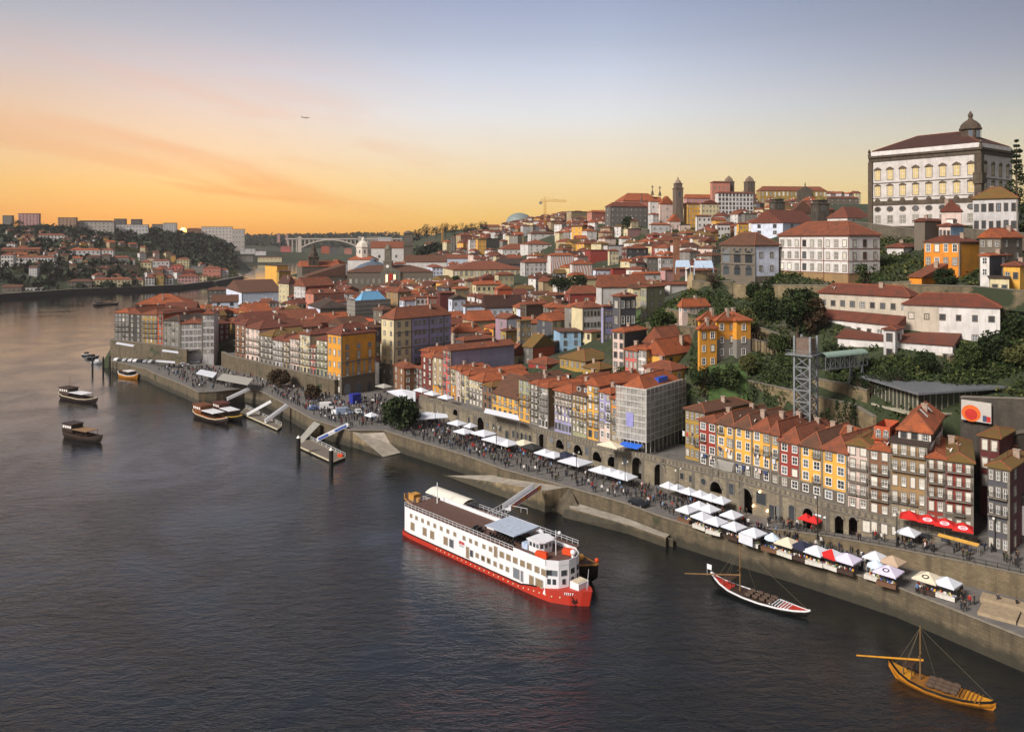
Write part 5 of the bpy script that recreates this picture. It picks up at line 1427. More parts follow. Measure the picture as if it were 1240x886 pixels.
def tower(u, vt, vb, Y, w, label, hx='8a7c6a', cap='dome', rz=12, name='church_tower', capc=None):
	z0 = ZV(vb, Y)
	T = thing(name, label, 'tower', PY(u, Y, z0), R(rz))
	T['_uv'] = (u, vt)
	ht = ZV(vt, Y) - z0
	sm = stone_mat(hx)
	a = w / 2
	mb = MB().box(-a, -a, -8, a, a, ht * .66).box(-a * 1.1, -a * 1.1, ht * .66, a * 1.1, a * 1.1, ht * .69)
	if cap == 'dome':
		mb.box(-a * .82, -a * .82, ht * .69, a * .82, a * .82, ht * .8).box(-a * .95, -a * .95, ht * .8, a * .95, a * .95, ht * .815)
		mb.build('shaft', sm, T)
		MB().lathe([(a * .8, ht * .815), (a * .76, ht * .85), (a * .55, ht * .895), (a * .2, ht * .925), (a * .2, ht * .95), (a * .04, ht)], 12).build('cupola', plain('dome_' + (capc or hx), capc or hx, .8), T)
	else:
		mb.build('shaft', sm, T)
		MB().lathe([(a * 1.25, ht * .69), (a * .9, ht * .85), (a * .1, ht)], 4, rot=math.pi / 4).build('spire', plain('cap_' + (capc or hx), capc or hx, .8), T)
	for f_ in (0, -math.pi / 2):
		put_window(T, 0 if f_ == 0 else -a, -a if f_ == 0 else 0, ht * .44, f_, a * .55, ht * .12, 'a', False, 'belfry_opening')
	return T
tower(821, 214, 258, 705, 7, 'tall domed church bell tower on the crest', '8a7666')
tower(882.5, 213, 236, 800, 8, 'left one of the twin stone bell towers', '7d6a58', 'spire')
tower(907.5, 213, 236, 800, 8, 'right one of the twin stone bell towers', '7d6a58', 'spire')
tower(941, 236, 264, 505, 7, 'weathered square church tower with mossy cap', '5f5548', 'dome', capc='6e6030')
tower(993, 236, 270, 480, 7.5, 'weathered square church tower right of the stone gable', '5f5548', 'dome', capc='6e6030')
C(955, 958, 987, 258, 's2', 'gy', 'b', Y=515, zb=64, fl=1, nL=0, nR=0, label='dark stone church gable between two square towers', ang=8, rh=8, chim=0, trim=False)
T = thing('stone_pediment', 'classical stone pediment with statue on the former prison front', 'pediment', PY(975, 857, ZV(231, 857)), R(6))
T['_uv'] = (975, 225)
MB().add([(-9, -.6, 0), (9, -.6, 0), (0, -.6, 5), (-9, 1, 0), (9, 1, 0), (0, 1, 5)], [(0, 1, 2), (5, 4, 3), (0, 2, 5, 3), (1, 4, 5, 2), (0, 3, 4, 1)]).box(-9, -.5, -15, 9, .9, -.01).build('gable', stone_mat('776a58'), T)
MB().lathe([(.5, 5), (.8, 6), (.5, 7.4), (.35, 8), (.5, 8.5), (.1, 9.2)], 8).build('statue', stone_mat('776a58'), T)
for u, v, Y, lb in ((790, 225, 716, 'left stone cross on the white church roof'), (799, 226, 714, 'stone cross on the white church gable'), (777, 234, 790, 'small cross on the wide orange roof')):
	T = MB().box(-.3, -.3, 0, .3, .3, 5).box(-1.2, -.25, 3.2, 1.2, .25, 3.7).lathe([(1.5, -4), (.9, -1), (.5, 0)], 8).build('rooftop_cross', stone_mat('776a58'), None, PY(u, Y, ZV(v + 6, Y)))
	tag(T, lb, 'finial')
	T['_uv'] = (u, v)
# brick chimney stack and blue roofs in the town
T = MB().box(-1.2, -1.2, -12, 1.2, 1.2, 6).box(-1.4, -1.4, 6, 1.4, 1.4, 6.6).build('brick_chimney_stack', stone_mat('b07858', .6, .2), None, PY(819, 345, ZV(306, 345)))
tag(T, 'free standing tan brick chimney stack above the red roofs', 'chimney stack')
for u0, u1, v0, v1, Y, lb in ((841, 864, 316, 324, 310, 'tilted pale blue corrugated canopy left of the loggia'), (818, 836, 317, 323, 330, 'smaller tilted white blue canopy on the roofs')):
	a = PY(u0, Y, ZV(v1, Y))
	b = PY(u1, Y, ZV(v1, Y))
	mb = MB().add([a, b, b + Vector((.6, 5, 2.6)), a + Vector((1.2, 5, 2.6)), a - Vector((0, 0, .2)), b - Vector((0, 0, .2)), b + Vector((.6, 5, 2.4)), a + Vector((1.2, 5, 2.4))], [(0, 1, 2, 3), (7, 6, 5, 4), (0, 4, 5, 1), (1, 5, 6, 2), (2, 6, 7, 3), (3, 7, 4, 0)])
	for p in (a, b):
		mb.box(p.x - .1, p.y - .1, p.z - 3, p.x + .1, p.y + .1, p.z - .2)
		mb.box(p.x + .8, p.y + 4.5, p.z - 3, p.x + 1, p.y + 4.7, p.z + 2)
	tag(mb.build('canopy', plain('pale_blue_sheeting', 'b4c6da', .5)), lb, 'canopy')
# round arena dome far behind
T = MB().lathe([(25, -30), (25, 0), (22, 7), (16, 12), (8, 15), (2, 16)], 24).build('arena_dome', plain('grey_green_dome', '7c8684', .6), None, PY(629, 1500, ZV(268, 1500)), smooth=False)
tag(T, 'grey green domed arena roof on the far skyline', 'arena')
# ------------------------------------------------------------------ retaining walls
def strip_wall(name, label, pts, h, mat, th=.8, cat='wall', coping=True):
	"""stone wall along (u, v_top, Y) points, h metres tall"""
	T = thing(name, label, cat, PY(pts[0][0], pts[0][2], 0))
	o = T.location
	P3 = [PY(u, Y, ZV(v, Y)) - o for u, v, Y in pts]
	mb, cb = MB(), MB()
	for a, b in zip(P3, P3[1:]):
		d = (b - a)
		n = Vector((d.y, -d.x, 0)).normalized()
		if n.y > 0:
			n = -n
		for q in (mb,):
			vs = [a, b, b - n * th, a - n * th]
			lo = [Vector((p.x, p.y, p.z - h)) for p in vs]
			q.add(vs + lo, [(0, 1, 2, 3), (0, 4, 5, 1), (1, 5, 6, 2), (2, 6, 7, 3), (3, 7, 4, 0)])
		vs = [a + n * .12 + Vector((0, 0, .003)), b + n * .12 + Vector((0, 0, .003)), b - n * (th + .12) + Vector((0, 0, .003)), a - n * (th + .12) + Vector((0, 0, .003))]
		hi = [p + Vector((0, 0, .22)) for p in vs]
		cb.add(vs + hi, [(3, 2, 1, 0), (4, 5, 6, 7), (0, 1, 5, 4), (1, 2, 6, 5), (2, 3, 7, 6), (3, 0, 4, 7)])
	mb.build('masonry', mat, T, fix=False)
	if coping:
		cb.build('coping', TRIM, T, fix=False)
	return T
SW = stone_mat('a3906c', 1.0, .5, .3, veg=.25)
SW2 = stone_mat('8f7f62', 1.0, .5, .35, veg=.55)
strip_wall('retaining_wall', 'upper tan retaining wall crossing behind the lift tower', [(926, 447, 206), (975, 456, 190), (1020, 465, 181), (1050, 473, 175)], 6, SW)
strip_wall('retaining_wall', 'lower tan retaining wall stepping down behind the lift tower', [(905, 461, 198), (950, 471, 188), (1000, 483, 179), (1032, 490, 173), (1057, 505, 165)], 8, SW)
strip_wall('retaining_wall', 'short terrace wall right of the yellow tower houses', [(909, 393, 214), (952, 408, 208)], 3.4, SW)
strip_wall('retaining_wall', 'second terrace wall below the garden pergola', [(911, 411, 208), (951, 421, 202)], 3.4, SW)
strip_wall('retaining_wall', 'long ruined terrace wall under the convent lawn', [(888, 343, 237), (930, 345, 230), (1012, 346, 219), (1066, 343, 214), (1104, 341, 210)], 6, SW)
strip_wall('retaining_wall', 'ivy covered terrace wall under the loggia lawn', [(838, 340, 246), (888, 341, 238)], 6, SW2)
strip_wall('retaining_wall', 'rough stone wall under the lone bungalow', [(806, 374, 240), (843, 381, 226)], 5, SW)
strip_wall('retaining_wall', 'brown stone wall below the green lawn', [(782, 391, 248), (846, 397, 220)], 5, SW2)
strip_wall('retaining_wall', 'grey terrace wall at the foot of the palace', [(1034, 269, 278), (1052, 271, 268), (1112, 279, 254), (1140, 284, 248)], 5, stone_mat('7d7260', 1, .5))
strip_wall('retaining_wall', 'garden wall below the long white stone house', [(1166, 277, 240), (1245, 283, 228)], 5, stone_mat('7d7260', 1, .5))
strip_wall('retaining_wall', 'overgrown cliff wall beneath the grey stone palace', [(724, 271, 742), (752, 273, 715), (786, 278, 690)], 16, stone_mat('6d6454', 2, 1, veg=.5), 2)
strip_wall('retaining_wall', 'rough wall under the orange hill houses', [(1100, 345, 205), (1180, 347, 198), (1245, 353, 190)], 5, SW2)
strip_wall('retaining_wall', 'stone footing wall under the white barracks', [(1150, 432, 178), (1215, 410, 182)], 5, SW)
# ------------------------------------------------------------------ funicular station with long flat roof
Y0 = 163
c = PY(1111, Y0)
zr = ZV(475, Y0)
T = thing('funicular_station', 'long glass walled station under a thin grey metal roof', 'station', (c.x, c.y, zr - 9), R(17))
MET = plain('grey_zinc_roof', '7d8084', .45, .3)
mb = MB().add([(-.6, -.8, 8.6), (62, -.8, 8.6), (62, 16, 9.4), (-.6, 16, 9.4), (-.6, -.8, 9), (62, -.8, 9), (62, 16, 9.8), (-.6, 16, 9.8)], [(3, 2, 1, 0), (4, 5, 6, 7), (0, 1, 5, 4), (1, 2, 6, 5), (2, 3, 7, 6), (3, 0, 4, 7)])
mb.build('roof', MET, T)
GLS = glass_mat('station_glass', '4a4c42', .2)
MB().box(1, 1, 4.4, 61, 14.5, 8.55).build('glazed_wall', GLS, T)
mb = MB()
for j in range(13):
	mb.box(.9, 1 + j * 1.1, 4.4, .999, 1.15 + j * 1.1, 8.55)
for j in range(39):
	mb.box(1 + j * 1.55, .9, 4.4, 1.15 + j * 1.55, .999, 8.55)
mb.box(-.5, -.5, 4.0, 61.5, 15, 4.399)
mb.build('mullion', plain('pale_concrete', 'a39c88', .8), T)
MB().box(1.5, 1.5, -4, 61, 14.5, 4.0).build('stone_base', stone_mat('94815e', 1, .5), T)
# big viaduct wall with a tunnel arch
T = strip_wall('viaduct_wall', 'dark stone viaduct wall with arched tunnel at right edge', [(1163, 481, 161), (1199, 482, 157), (1270, 484, 148)], 17, stone_mat('5b5349', 1.1, .5), 1.2, coping=True)
a, b = PY(1199, 157) - T.location, PY(1270, 148) - T.location
d = (b - a).normalized()
n = Vector((d.y, -d.x, 0))
n = -n if n.y > 0 else n
cc = a + d * 7.2
zt = ZV(519, 153)
mb, ab = MB(), MB()
r_ = 4.2
pr = [cc + d * (r_ * math.cos(math.pi * i / 14)) + n * .1 + Vector((0, 0, zt - r_ + r_ * math.sin(math.pi * i / 14))) for i in range(15)]
mb.add([pr[0] - Vector((0, 0, 8))] + pr + [pr[-1] - Vector((0, 0, 8))], [tuple(range(17))])
mb.build('tunnel_mouth', plain('dark_tunnel', '2a241d', .95), T, fix=False)
for i in range(14):
	ab.bar(pr[i] + n * .1, pr[i + 1] + n * .1, .5, .7)
ab.build('arch_ring', stone_mat('7a7062', .6, .4), T)
# painted panel on the wall
T = thing('mural_panel', 'white mural panel with orange and red curved shapes on the viaduct wall', 'mural', PY(1183, 158.2, ZV(510, 158)), math.atan2(PY(1199, 157).y - PY(1163, 161).y, PY(1199, 157).x - PY(1163, 161).x))
MB().box(-2.7, -.5, 0, 2.7, -.3, 4).build('board', plain('white_board', 'b4aea6', .7, vary=.08), T)
mb = MB()
for (cx, cz, r, mi) in ((-.9, 1.5, 1.75, 0), (-.9, 1.3, 1.15, 1), (-.9, 1.2, .5, 0)):
	mb.add([(cx + r * math.cos(2 * math.pi * i / 20), -.51 - mi * .01 - (1.8 - r) * .01, cz + r * .95 * math.sin(2 * math.pi * i / 20)) for i in range(20)], [tuple(range(20))], mi)
mb.box(1.2, -.52, .2, 1.9, -.501, 1.4, 2).box(1.9, -.521, .2, 2.6, -.501, 1.3, 1)
mb.build('painted_shapes', [plain('orange_paint', 'd8621e', .7), plain('red_paint', 'b8281c', .7), plain('slate_blue_paint', '3c4a66', .7)], T, fix=False)
# ------------------------------------------------------------------ lift tower and covered footbridge
Y0 = 170
c = PY(981, Y0)
zb = 12.0
zt = ZV(408, Y0)
T = thing('lift_tower', 'grey steel lattice lift tower with brick red lift head', 'lift tower', (c.x, c.y, zb), R(45))
a = 3.5
hh_ = zt - zb
STL = plain('galvanised_steel', '8e9294', .5, .5)
mb = MB()
for x, y in ((0, 0), (a, 0), (a, a), (0, a)):
	mb.box(x - .2, y - .2, -4, x + .2, y + .2, hh_)
mb.build('mast', STL, T)
mb = MB()
n = 10
top = hh_ - 4.2
for i in range(n):
	z0, z1 = top * i / n, top * (i + 1) / n
	for p, q in (((0, 0), (a, 0)), ((a, 0), (a, a)), ((a, a), (0, a)), ((0, a), (0, 0))):
		mb.bar((*p, z1), (*q, z1), .22)
		mb.bar((*p, z0), (*q, z1), .14)
		mb.bar((*q, z0), (*p, z1), .14)
mb.build('lattice', STL, T)
MB().box(.25, .25, top + .3, a - .25, a - .25, hh_ - .5).build('lift_head', plain('rusty_lift_head', '6c5a4e', .7), T)
MB().box(-.8, -.8, top, a + .6, a + .6, top + .29).box(-.9, a, top, a, a + 1.7, top + .2).build('platform', STL, T)
mb = MB()
for x0, y0, x1, y1 in ((-.8, -.8, a + .6, -.8), (-.8, -.8, -.8, a + 1.6)):
	for z in (.55, 1.1):
		mb.bar((x0, y0, top + z), (x1, y1, top + z), .07)
mb.build('railing', STL, T)
MB().box(.9, .9, 1, a - .9, a - .9, top * .85).build('lift_shaft_glass', glass_mat('shaft_glass', '6a6c68', .3), T)
p0 = PY(993, 172.5, ZV(447, 172.5))
p1 = PY(1044, 183, ZV(441, 183))
T = thing('footbridge', 'covered steel footbridge from the lift tower to the hillside', 'footbridge', p0)
d = p1 - p0
s = Vector((d.y, -d.x, 0)).normalized() * 1.3
up = Vector((0, 0, 1))
mb = MB()
n = 9
for k in (-1, 1):
	o = s * k
	for z in (0, 2.6):
		mb.bar(o + up * z, d + o + up * z, .2)
	for i in range(n + 1):
		q = d * (i / n) + o
		mb.bar(q, q + up * 2.6, .12)
		if i < n:
			q2 = d * ((i + 1) / n) + o
			mb.bar(q if i % 2 else q + up * 2.6, q2 + up * 2.6 if i % 2 else q2, .12)
mb.build('truss', STL, T)
mb = MB().add([s, -s, d - s, d + s], [(0, 1, 2, 3)])
mb.build('deck', CONC, T, fix=False)
ring = lambda o: [o + s * 1.15 * math.cos(math.pi * i / 8) + up * (2.7 + .9 * math.sin(math.pi * i / 8)) for i in range(9)]
MB().loft([ring(Vector()), ring(d)], close=False).build('vaulted_roof', plain('verdigris_roof', '8fa698', .5), T, fix=False)
mb = MB()
for k in (-1, 1):
	q = d * .86 + s * k
	mb.bar(q, q - up * 6 + d.normalized() * 1.5, .25).bar(q, q - up * 6 - d.normalized() * 1.5, .25)
mb.build('trestle', STL, T)
# pergola
T = thing('garden_pergola', 'dark timber pergola frame on the green terrace', 'pergola', PY(914, 205, ZV(420, 205)))
mb = MB()
for i in range(7):
	for j in (0, 1):
		x, y = i * 1.35, j * 2.4 - i * .5
		mb.box(x - .08, y - .08, -1.5, x + .08, y + .08, 3.3)
	mb.bar((i * 1.35, -i * .5 - .4, 3.35), (i * 1.35, 2.8 - i * .5, 3.35), .12)
mb.build('frame', WOOD_D, T)
# ------------------------------------------------------------------ quays, arcade, upper street
QST = stone_mat('7a6c54', 1.3, .55, .35, wet=True, veg=.12)
ARC_ST = stone_mat('a3967e', 1.2, .5, .45)
PAVE = plain('grey_setts_paving', '6a6662', .85, vary=.3, scale=.6)
ARC = [(508, 497, 5, 10.2), (537, 506, 5, 10.3), (576, 520, 5, 10.4), (659, 544, 5, 10.3), (800, 590, 5, 11.8), (897, 620, 5, 12.6), (1000, 644, 6.2, 11.9), (1084, 653, 7.3, 10.9), (1184, 659, 8.7, 9.9)]
AP = [P(u, v, z) for u, v, z, t in ARC]
def inward(pts, k):
	"""points pushed k metres inland"""
	out = []
	for i, p in enumerate(pts):
		a, b = pts[max(0, i - 1)], pts[min(len(pts) - 1, i + 1)]
		d = Vector((b[0] - a[0], b[1] - a[1]))
		n = Vector((d.y, -d.x)).normalized()
		if n.y < 0:
			n = -n
		out.append((p[0] + n.x * k, p[1] + n.y * k))
	return out
OW = [P(268, 443, 5), P(280, 448, 5), P(405, 478.5, 5)]            # old wall foot
HW = [P(133.5, 433, 5), P(190, 439, 5), P(226, 441.5, 5)]          # headland wall foot
inner = [tuple(p) for p in inward(HW, 1.0)] + [(-150, 372), (-136, 360)] + [tuple(p) for p in inward(OW, 1.0)] + [(-62, 312), (-40, 318), (-28, 290)] + [tuple(p) for p in inward(AP, 1.0)] + [(92, 138), (96, 112)]
mb = MB()
SLAB = Q + inner
mb.prism(SLAB, -4, 5, 0, 1)
o = mb.mesh('quay', [QST, PAVE], fix=False)
bm = bmesh.new()
bm.from_mesh(o)
bmesh.ops.triangulate(bm, faces=[f for f in bm.faces if len(f.verts) > 4])
bmesh.ops.remove_doubles(bm, verts=bm.verts, dist=.001)
bmesh.ops.recalc_face_normals(bm, faces=bm.faces)
bm.to_mesh(o)
bm.free()
struct(link('quay', o))
# lighter kerb stones along the edge
mb = MB()
for a, b in zip(Q, Q[1:]):
	mb.bar((a[0], a[1], 5.06), (b[0], b[1], 5.06), .55, .14)
struct(mb.build('quay_edge', plain('worn_kerb_granite', '82796c', .9)))
def street(name, prs, mat=PAVE):
	mb = MB()
	for (a, b), (c, d) in zip(prs, prs[1:]):
		mb.quad(a, c, d, b)
	return struct(mb.build(name, mat))
tops = [t - 1.0 for *_, t in ARC]
inn = inward(AP, 17)
street('upper_street', [((p.x, p.y, z), (q[0], q[1], z + .1)) for p, q, z in zip(AP, inn, tops)] + [((90, 137, 8.75), (99, 150, 8.9)), ((99, 122, 8.8), (112, 136, 8.9))])
pr = [(P(880, 614.5, 5.05), P(880, 630, 5.02)), (P(950, 633, 5.6), P(936, 642, 5.5)), (P(1000, 644, 6.2), P(1000, 650.5, 6.4)), (P(1084, 653, 7.3), P(1085, 666, 7.4)), (P(1184, 659, 8.7), P(1167, 682, 8.5)), (P(1300, 664, 8.8), P(1300, 711, 8.8))]
street('sloping_street', pr)
oi = inward(OW, 16)
street('wall_top_street', [((p.x, p.y, z), (q[0], q[1], z)) for p, q, z in zip(OW, oi, (10.6, 10.2, 9.6))])
hi = inward(HW, 16)
street('headland_street', [((p.x, p.y, z), (q[0], q[1], z)) for p, q, z in zip(HW, hi, (12.6, 12.4, 11))])
def world_wall(name, label, pts, mat, th=.7, cat='wall', crest=None):
	"""pts: (x, y, z bottom, z top)"""
	T = thing(name, label, cat, (pts[0][0], pts[0][1], 0))
	o = T.location.copy()
	mb, cb = MB(), MB()
	for a, b in zip(pts, pts[1:]):
		A, B_ = Vector((a[0], a[1], 0)) - o, Vector((b[0], b[1], 0)) - o
		d = (B_ - A)
		n = Vector((-d.y, d.x, 0)).normalized()
		if n.y < 0:
			n = -n
		n *= th
		q = [A + Vector((0, 0, a[2])), B_ + Vector((0, 0, b[2])), B_ + n + Vector((0, 0, b[2])), A + n + Vector((0, 0, a[2]))]
		t = [A + Vector((0, 0, a[3])), B_ + Vector((0, 0, b[3])), B_ + n + Vector((0, 0, b[3])), A + n + Vector((0, 0, a[3]))]
		mb.add(q + t, [(4, 5, 6, 7), (0, 1, 5, 4), (1, 2, 6, 5), (2, 3, 7, 6), (3, 0, 4, 7)])
		m_ = n * .5
		cb.bar(A + m_ + Vector((0, 0, a[3] + .1)), B_ + m_ + Vector((0, 0, b[3] + .1)), th + .25, .2)
	mb.build('masonry', mat, T, fix=False)
	cb.build('coping', TRIM, T)
	return T
OWM = stone_mat('7c6e56', 1.1, .5, .35, veg=.08)
world_wall('old_town_wall', 'old brown city wall under the left riverside houses', [(p.x, p.y, 3, t) for p, t in zip(OW, (11.3, 11, 10.4))], OWM, 1.2)
world_wall('headland_wall', 'tall brown bastion wall under the headland houses', [(HW[0].x - 3, HW[0].y + 14, 2, 13.4)] + [(p.x, p.y, 2, t) for p, t in zip(HW, (13.6, 13.2, 11.6))], OWM, 1.2)
rail = [b for a, b in pr]
world_wall('terrace_wall', 'stone retaining wall between the lower market and the sloping street', [(p.x, p.y, 4.9, p.z + .25) for p in rail[1:]], stone_mat('8d7c5f', .9, .4), .5)
T = thing('street_railing', 'thin dark railing along the top of the terrace wall', 'railing', rail[1])
mb = MB()
for a, b in zip(rail[1:], rail[2:]):
	ln = (b - a).length
	for z in (.7, 1.25):
		mb.bar(a - rail[1] + Vector((0, 0, z)), b - rail[1] + Vector((0, 0, z)), .06)
	for i in range(int(ln / 1.6)):
		q = a.lerp(b, i * 1.6 / ln) - rail[1]
		mb.bar(q + Vector((0, 0, .3)), q + Vector((0, 0, 1.25)), .06)
mb.build('rails', IRON, T)
# arcade
T = thing('arcade_wall', 'long pale stone arcade wall with arches carrying the upper street', 'arcade', AP[0])
O = AP[0]
OPEN = [(552, 7, 7.2, 0), (582, 8, None, 0), (657, 10, None, 0), (678, 10, 6.6, 0), (700, 11, 6.6, 0), (723, 11, 6.4, 0), (742, 13, 6.2, 0), (772, 14, None, 1.2), (799, 14, None, 1), (867, 15, 7.6, 0),
		(903, 17, None, 1), (979, 15, None, 0), (1016, 11, None, 0), (1033, 11, None, 0)]
mb = MB()
par = MB()
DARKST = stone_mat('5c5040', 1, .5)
for k in range(len(AP) - 1):
	a, b = AP[k], AP[k + 1]
	d = Vector((b.x - a.x, b.y - a.y, 0))
	ln = d.length
	d /= ln
	n = Vector((-d.y, d.x, 0))
	if n.y < 0:
		n = -n
	t0, t1, g0, g1 = ARC[k][3], ARC[k + 1][3], ARC[k][2], ARC[k + 1][2]
	top = lambda s: t0 + (t1 - t0) * s / ln
	gnd = lambda s: g0 + (g1 - g0) * s / ln
	pt = lambda s, z, q=0.0: Vector((a.x, a.y, 0)) + d * s + n * q - Vector((O.x, O.y, O.z)) + Vector((0, 0, z))
	prev = 0.0
	for u, wpx, zb_, tall in [x for x in OPEN if ARC[k][0] <= x[0] < ARC[k + 1][0]]:
		kx = (u - UC) / F
		s = (kx * a.y - a.x) / (d.x - kx * d.y)
		Y = a.y + d.y * s
		cosv = abs(d.x - kx * d.y)
		w = wpx * Y / F / max(.5, cosv) * .95
		g = gnd(s)
		z0 = zb_ if zb_ else g - .3
		spr = min(top(s) - w / 2 - 1.2, (g + 2.6 + tall) if zb_ is None else z0 + .8)
		s0, s1 = s - w / 2, s + w / 2
		mb.quad(pt(prev, 3), pt(s0, 3), pt(s0, top(s0)), pt(prev, top(prev)))
		if zb_:
			mb.quad(pt(s0, 3), pt(s1, 3), pt(s1, z0), pt(s0, z0))
		m_ = 12
		arc = [(s - w / 2 * math.cos(math.pi * i / m_), spr + w / 2 * math.sin(math.pi * i / m_)) for i in range(m_ + 1)]
		for (p0, q0), (p1, q1) in zip(arc, arc[1:]):
			mb.quad(pt(p0, q0), pt(p1, q1), pt(p1, top(p1)), pt(p0, top(p0)))
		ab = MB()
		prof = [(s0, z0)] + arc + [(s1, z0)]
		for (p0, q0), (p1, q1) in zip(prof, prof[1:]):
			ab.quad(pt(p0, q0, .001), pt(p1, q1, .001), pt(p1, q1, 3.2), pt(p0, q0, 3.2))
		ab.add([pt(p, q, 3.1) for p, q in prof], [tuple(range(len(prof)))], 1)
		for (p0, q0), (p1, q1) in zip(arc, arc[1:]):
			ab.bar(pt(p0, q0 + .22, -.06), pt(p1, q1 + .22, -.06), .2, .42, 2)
		ab.build('arch', [DARKST, plain('arch_recess_shade', '3a2f26', .9), TRIM], T, fix=False)  # dark reveals and back plane hold the recess shade in their colour
		prev = s1
	mb.quad(pt(prev, 3), pt(ln, 3), pt(ln, top(ln)), pt(prev, top(prev)))
	# string course and pierced parapet
	par.bar(pt(0, top(0) - 1.05, -.12), pt(ln, top(ln) - 1.05, -.12), .28, .3)
	par.bar(pt(0, top(0) + .08, .2), pt(ln, top(ln) + .08, .2), .6, .18)
	for j in range(int(ln / 1.1)):
		s = .5 + j * 1.1
		par.bar(pt(s, top(s) - .75, -.06), pt(s, top(s) - .1, -.06), .55, .16)
	for j in range(int(ln / 9) + 1):
		s = min(ln - .4, j * 9 + .4)
		par.bar(pt(s, gnd(s) - .5, -.1), pt(s, top(s) - .9, -.1), .8, .3)
mb.build('masonry', ARC_ST, T, fix=False)
par.build('parapet', TRIM, T)
def arc_pt(u):
	for k in range(len(AP) - 1):
		if ARC[k][0] <= u <= ARC[k + 1][0]:
			a, b = AP[k], AP[k + 1]
			kx = (u - UC) / F
			d = b - a
			t = (kx * a.y - a.x) / (d.x - kx * d.y)
			return a.lerp(b, t), math.atan2(d.y, d.x), ARC[k][3] + (ARC[k + 1][3] - ARC[k][3]) * t
for u, w, h_, dz, st in [(590, .9, 1.2, 1.6, 'a'), (598, .9, 1.3, 1.5, 'a'), (606, .9, 1.2, 1.6, 'a'), (614, 1.2, 1.7, .1, 'a'), (622, .9, 1.5, .9, 'a'), (627, .9, 1.5, .9, 'a'), (632, .9, 1.5, .9, 'a'), (637, .9, 1.5, .9, 'a'), (642, .9, 1.5, .9, 'a'), (568, .9, 1.3, 1.4, 'a'),
						 (711, 1.3, 2, 2.2, 'k'), (757, 1.2, 1.8, 2.8, 'd'), (826, .9, 1.3, 3.4, 'k'), (837, .9, 1.3, 3.4, 'k'), (885, 1.5, 2.2, 3.2, 'k'), (922, 2.2, 2.4, 2.6, 'k'), (936, 1.6, 2.8, .1, 'k'), (943, 1.6, 2.8, .1, 'k'), (959, 1.2, 2.4, .8, 'a'),
						 (1049, 1.2, 2.0, .9, 'x'), (1060, 1.3, 2.0, .9, 'x'), (1070, 1.2, 1.9, .9, 'x'), (1084, 1.0, 1.7, .9, 'x'), (1119, 1.9, 1.6, .2, 'k'), (1145, 1.4, 1.5, .1, 'k'), (1158, 1.4, 1.3, .1, 'k')]:
	p, an, t = arc_pt(u)
	dd = Vector((math.sin(an), -math.cos(an), 0)) * .03
	put_window(T, *(p + dd - O + Vector((0, 0, dz))), an, w, h_, st, False, 'door' if dz < .2 else 'window')
for u, dz in ((668, 3.2), (689, 3.3), (852, 4.2)):
	p, an, t = arc_pt(u)
	r_ = []
	mbx = MB().tube((0, .05, 0), (0, -.12, 0), .95, .95, 16).tube((0, -.1, 0), (0, -.14, 0), .65, .65, 16, 1)
	mbx.build('oculus', [TRIM, GLASS], T, p - O + Vector((0, 0, dz)), an)
# warm lit lamps over one doorway
em = bpy.data.materials.new('warm_wall_lamp')
em.use_nodes = True
em.node_tree.nodes['Principled BSDF'].inputs['Emission Color'].default_value = (1, .55, .18, 1)
em.node_tree.nodes['Principled BSDF'].inputs['Emission Strength'].default_value = 14
for u, dz in ((913, 2.0), (930, 1.6), (921, 5.2)):
	p, an, t = arc_pt(u)
	l_ = tag(MB().ball((0, -.3, 0), .2, 8, 5).box(-.05, -.3, .15, .05, 0, .22).build('wall_lamp', em, None, p + Vector((0, 0, dz)), an), 'glowing warm wall lamp beside the arcade doorway', 'lamp', 'lit lamps round the arcade doorway')
# ------------------------------------------------------------------ slipways, ledge, stairs
CON2 = stone_mat('a08d6c', 2, 1, .5, wet=True, veg=.05)
SLIP = plain('worn_slipway_concrete', '9c9386', .9, vary=.35, scale=.4)
def solid(name, top, mats, low=-3):
	mb = MB()
	n = len(top)
	lo = [Vector((p[0], p[1], low)) for p in top]
	mb.add([Vector(p) for p in top] + lo, [(i, (i + 1) % n, n + (i + 1) % n, n + i) for i in range(n)], 0)
	mb.add([Vector(p) for p in top], [tuple(range(n))], 1)
	return struct(mb.build(name, mats, fix=False))
solid('slipway', [P(541, 575.5, .3), P(600, 575, 2.6), P(641, 575.4, 5.01), P(690, 589, 5.01), P(660, 594, 4.9), P(600, 583.5, 2.5)], [CON2, SLIP])
solid('slipway_foot', [P(525, 573, -.5), P(541, 575.4, .28), P(600, 584, 2.45), P(662, 596, 2.8), P(655, 620, -.3)], [CON2, CON2])
solid('stone_landing', [P(662, 594, 4.8), P(690, 590, 4.9), P(700, 612, 2.0), P(684, 624, .2), P(660, 612, .6)], [CON2, stone_mat('6f6450', .8, .4)])
solid('lower_walkway', [P(688, 606, 1.9), P(760, 625, 1.9), P(813, 645, 1.9), P(806, 651, 1.9), P(760, 635, 1.9), P(690, 615, 1.9)], [CON2, SLIP])
solid('walkway_foot', [P(684, 616, 1.6), P(760, 636, 1.7), P(815, 652, 1.7), P(818, 663, -.4), P(760, 650, -.4), P(680, 628, -.4)], [CON2, stone_mat('4d4736', .8, .4)])
solid('landing_slipway', [P(424, 520, 5.02), P(465, 520.4, 5.02), P(496, 545, .15), P(464, 553, .1)], [CON2, SLIP])
solid('concrete_strip', [P(380, 510, 4.8), P(388, 513, 4.8), P(366, 536, .2), P(360, 533, .2)], [CON2, CONC], -1)
